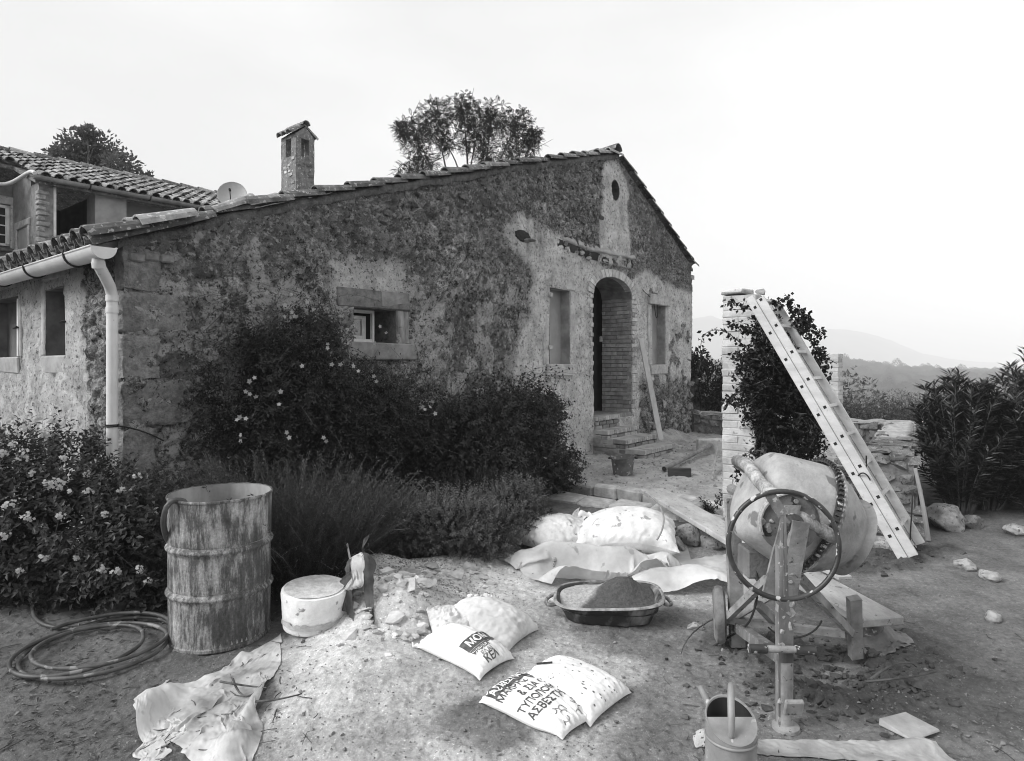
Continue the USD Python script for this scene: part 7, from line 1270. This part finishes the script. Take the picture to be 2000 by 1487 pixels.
# oleanders on the right bank
def oleander(label, x, y, hgt, R, n, seed, L=.13, Wd=.019):
    r = np.random.default_rng(seed); z0 = float(gh(x, y)); th = thing('oleander', label, 'bush', [x, y, z0]); mb = MB(); Q, D, N = [], [], []
    for i in range(n):
        a = r.uniform(0, 6.3); q = r.random() ** .5; h = hgt * r.uniform(.45, 1.06) * (1 - .25 * q * q); b = np.array([x + .25 * R * q * math.cos(a), y + .25 * R * q * math.sin(a), z0]); e = np.array([x + R * q * math.cos(a), y + R * q * math.sin(a), z0 + h]); pts = spline([b, b * .45 + e * .55 + [0, 0, .10 * h], e], 12); mb.add(*tube(pts, np.linspace(.009, .003, 12), 4, cap=False))
        k = 60; s_ = 12 * (1 - r.random(k) ** 1.6 * .75) - 1; s_ = np.clip(s_, 0, 11); p = np.stack([np.interp(s_, np.arange(12), pts[:, j]) for j in range(3)], 1); T = unit(pts[-1] - pts[-4]); u = unit(r.normal(size=(k, 3))); u = unit(u - np.outer(u @ T, T)); Q.append(p); D.append(unit(u * .8 + T * .75)); N.append(unit(T - u * .4))
    Q, D, N = map(np.concatenate, (Q, D, N)); part(th, 'foliage', leaves(Q, D, N, L * r.uniform(.6, 1.2, len(Q)), Wd, .1), leafM(f'oleander_leaf_{seed}', .022, .085, .2, .4, .45)); part(th, 'stems', mb, stem_m)
    for i in range(3): j = r.integers(len(Q)); part(th, 'flower', flower(r, Q[j] + [0, -.05, .03], .03, unit(toward_cam(Q[j]) + [0, 0, .5])), flower_m)
    return th
oleander('oleander bush with a peaked top just right of the stone wall', 4.80, 6.85, 1.45, .44, 190, 4001); oleander('tallest oleander bush cut off by the right edge of the view', 5.62, 6.75, 1.66, .58, 230, 4002); oleander('low dark oleander spreading at the foot of the bank behind the stone wall', 5.2, 7.0, .95, .5, 150, 4003)
oleander('oleander standing deeper behind the peaked one', 5.75, 7.9, 1.25, .6, 150, 4004); oleander('oleander beyond the right edge of the frame', 6.5, 7.0, 1.8, .8, 110, 4005)
# nearer trees and bushes beyond the walls, each its own
def bush_tree(name, label, cat, px, py_top, d, R, seed, n=2600, L=.13, lo=.03, hi=.09, wd=.06, trunk=True, flat=.8):
    r = np.random.default_rng(seed); top_ = P(px, py_top, d); x, y = top_[0], top_[1]; zg = float(ground_h(x, y)); hh = top_[2] - zg; th = thing(name, label, cat, [x, y, zg], None); cz = top_[2] - R * flat; E = [(np.array([x, y, cz]), np.array([R, R, R * flat]))] + [(np.array([x, y, cz]) + rdir(r, 1)[0] * [R * .8, R * .6, R * .3] - [0, 0, R * .2], np.array([1, 1, .85]) * R * r.uniform(.4, .65)) for _ in range(5)]
    p, n_ = ell_shell(r, E, n, .4); part(th, 'crown', leaves(p, unit(n_ + rdir(r, n) * 1.0), rdir(r, n), L * r.uniform(.6, 1.3, n), wd), leafM(f'crown_leaf_{seed}', lo, hi, .25))
    mb = MB()
    for _ in range(5): e = np.array([x, y, cz]) + rdir(r, 1)[0] * R * .5; mb.add(*tube(spline([[x, y, zg - .2], [x + r.normal(0, .1), y, zg + (cz - zg) * .5], e], 8), np.linspace(.10, .03, 8), 5))
    part(th, 'trunk', mb, bark); return th
bush_tree('house_corner_bush', 'dark leafy bush at the far right corner of the house', 'bush', 1372, 700, 14.8, .85, 5001, 4200, .10, .015, .06, .05); bush_tree('house_corner_bush', 'thin upright shrub hugging the far corner of the house wall', 'bush', 1355, 680, 14.3, .35, 5002, 900, .09, .02, .07, .045)
for i, (px, py, d, R, lab) in enumerate(((1662, 800, 17, 1.0, 'dark round bush beyond the garden wall right of the far pillar'), (1745, 798, 19, 1.3, 'broad dark bush beyond the middle of the garden wall'), (1810, 812, 15, .9, 'dark bush beyond the corner of the garden wall'), (1700, 772, 27, 1.7, 'grey olive tree just above the garden wall'), (1800, 770, 30, 1.9, 'pale olive tree left of the oleander top'), (1880, 765, 33, 2.0, 'olive tree showing between the two oleander tops'), (1640, 775, 30, 1.6, 'olive tree half hidden by the far pillar'), (1760, 762, 40, 2.2, 'wide olive tree behind the nearer pair'), (1400, 720, 26, 1.6, 'grey tree beyond the corner bush left of the near pillar'), (1560, 790, 22, 1.4, 'bush showing through the climber and the ladder'), (1960, 770, 28, 1.8, 'olive tree behind the tallest oleander'))):
    bush_tree('olive_tree', lab, 'tree', px, py, d, R, 5100 + i, 4200, .032 * d ** .35 * 1.4, .03 if d > 20 else .02, .10 if d > 20 else .065, .035)
fw = thing('fence_wire', 'thin drooping wire strung behind the garden wall', 'wire', P(1650, 795, 12.5)); part(fw, 'strand', tube(spline([P(1640, 793, 12.6), P(1720, 806, 11.9), P(1830, 828, 11)], 16), .006, 4), dark_in)
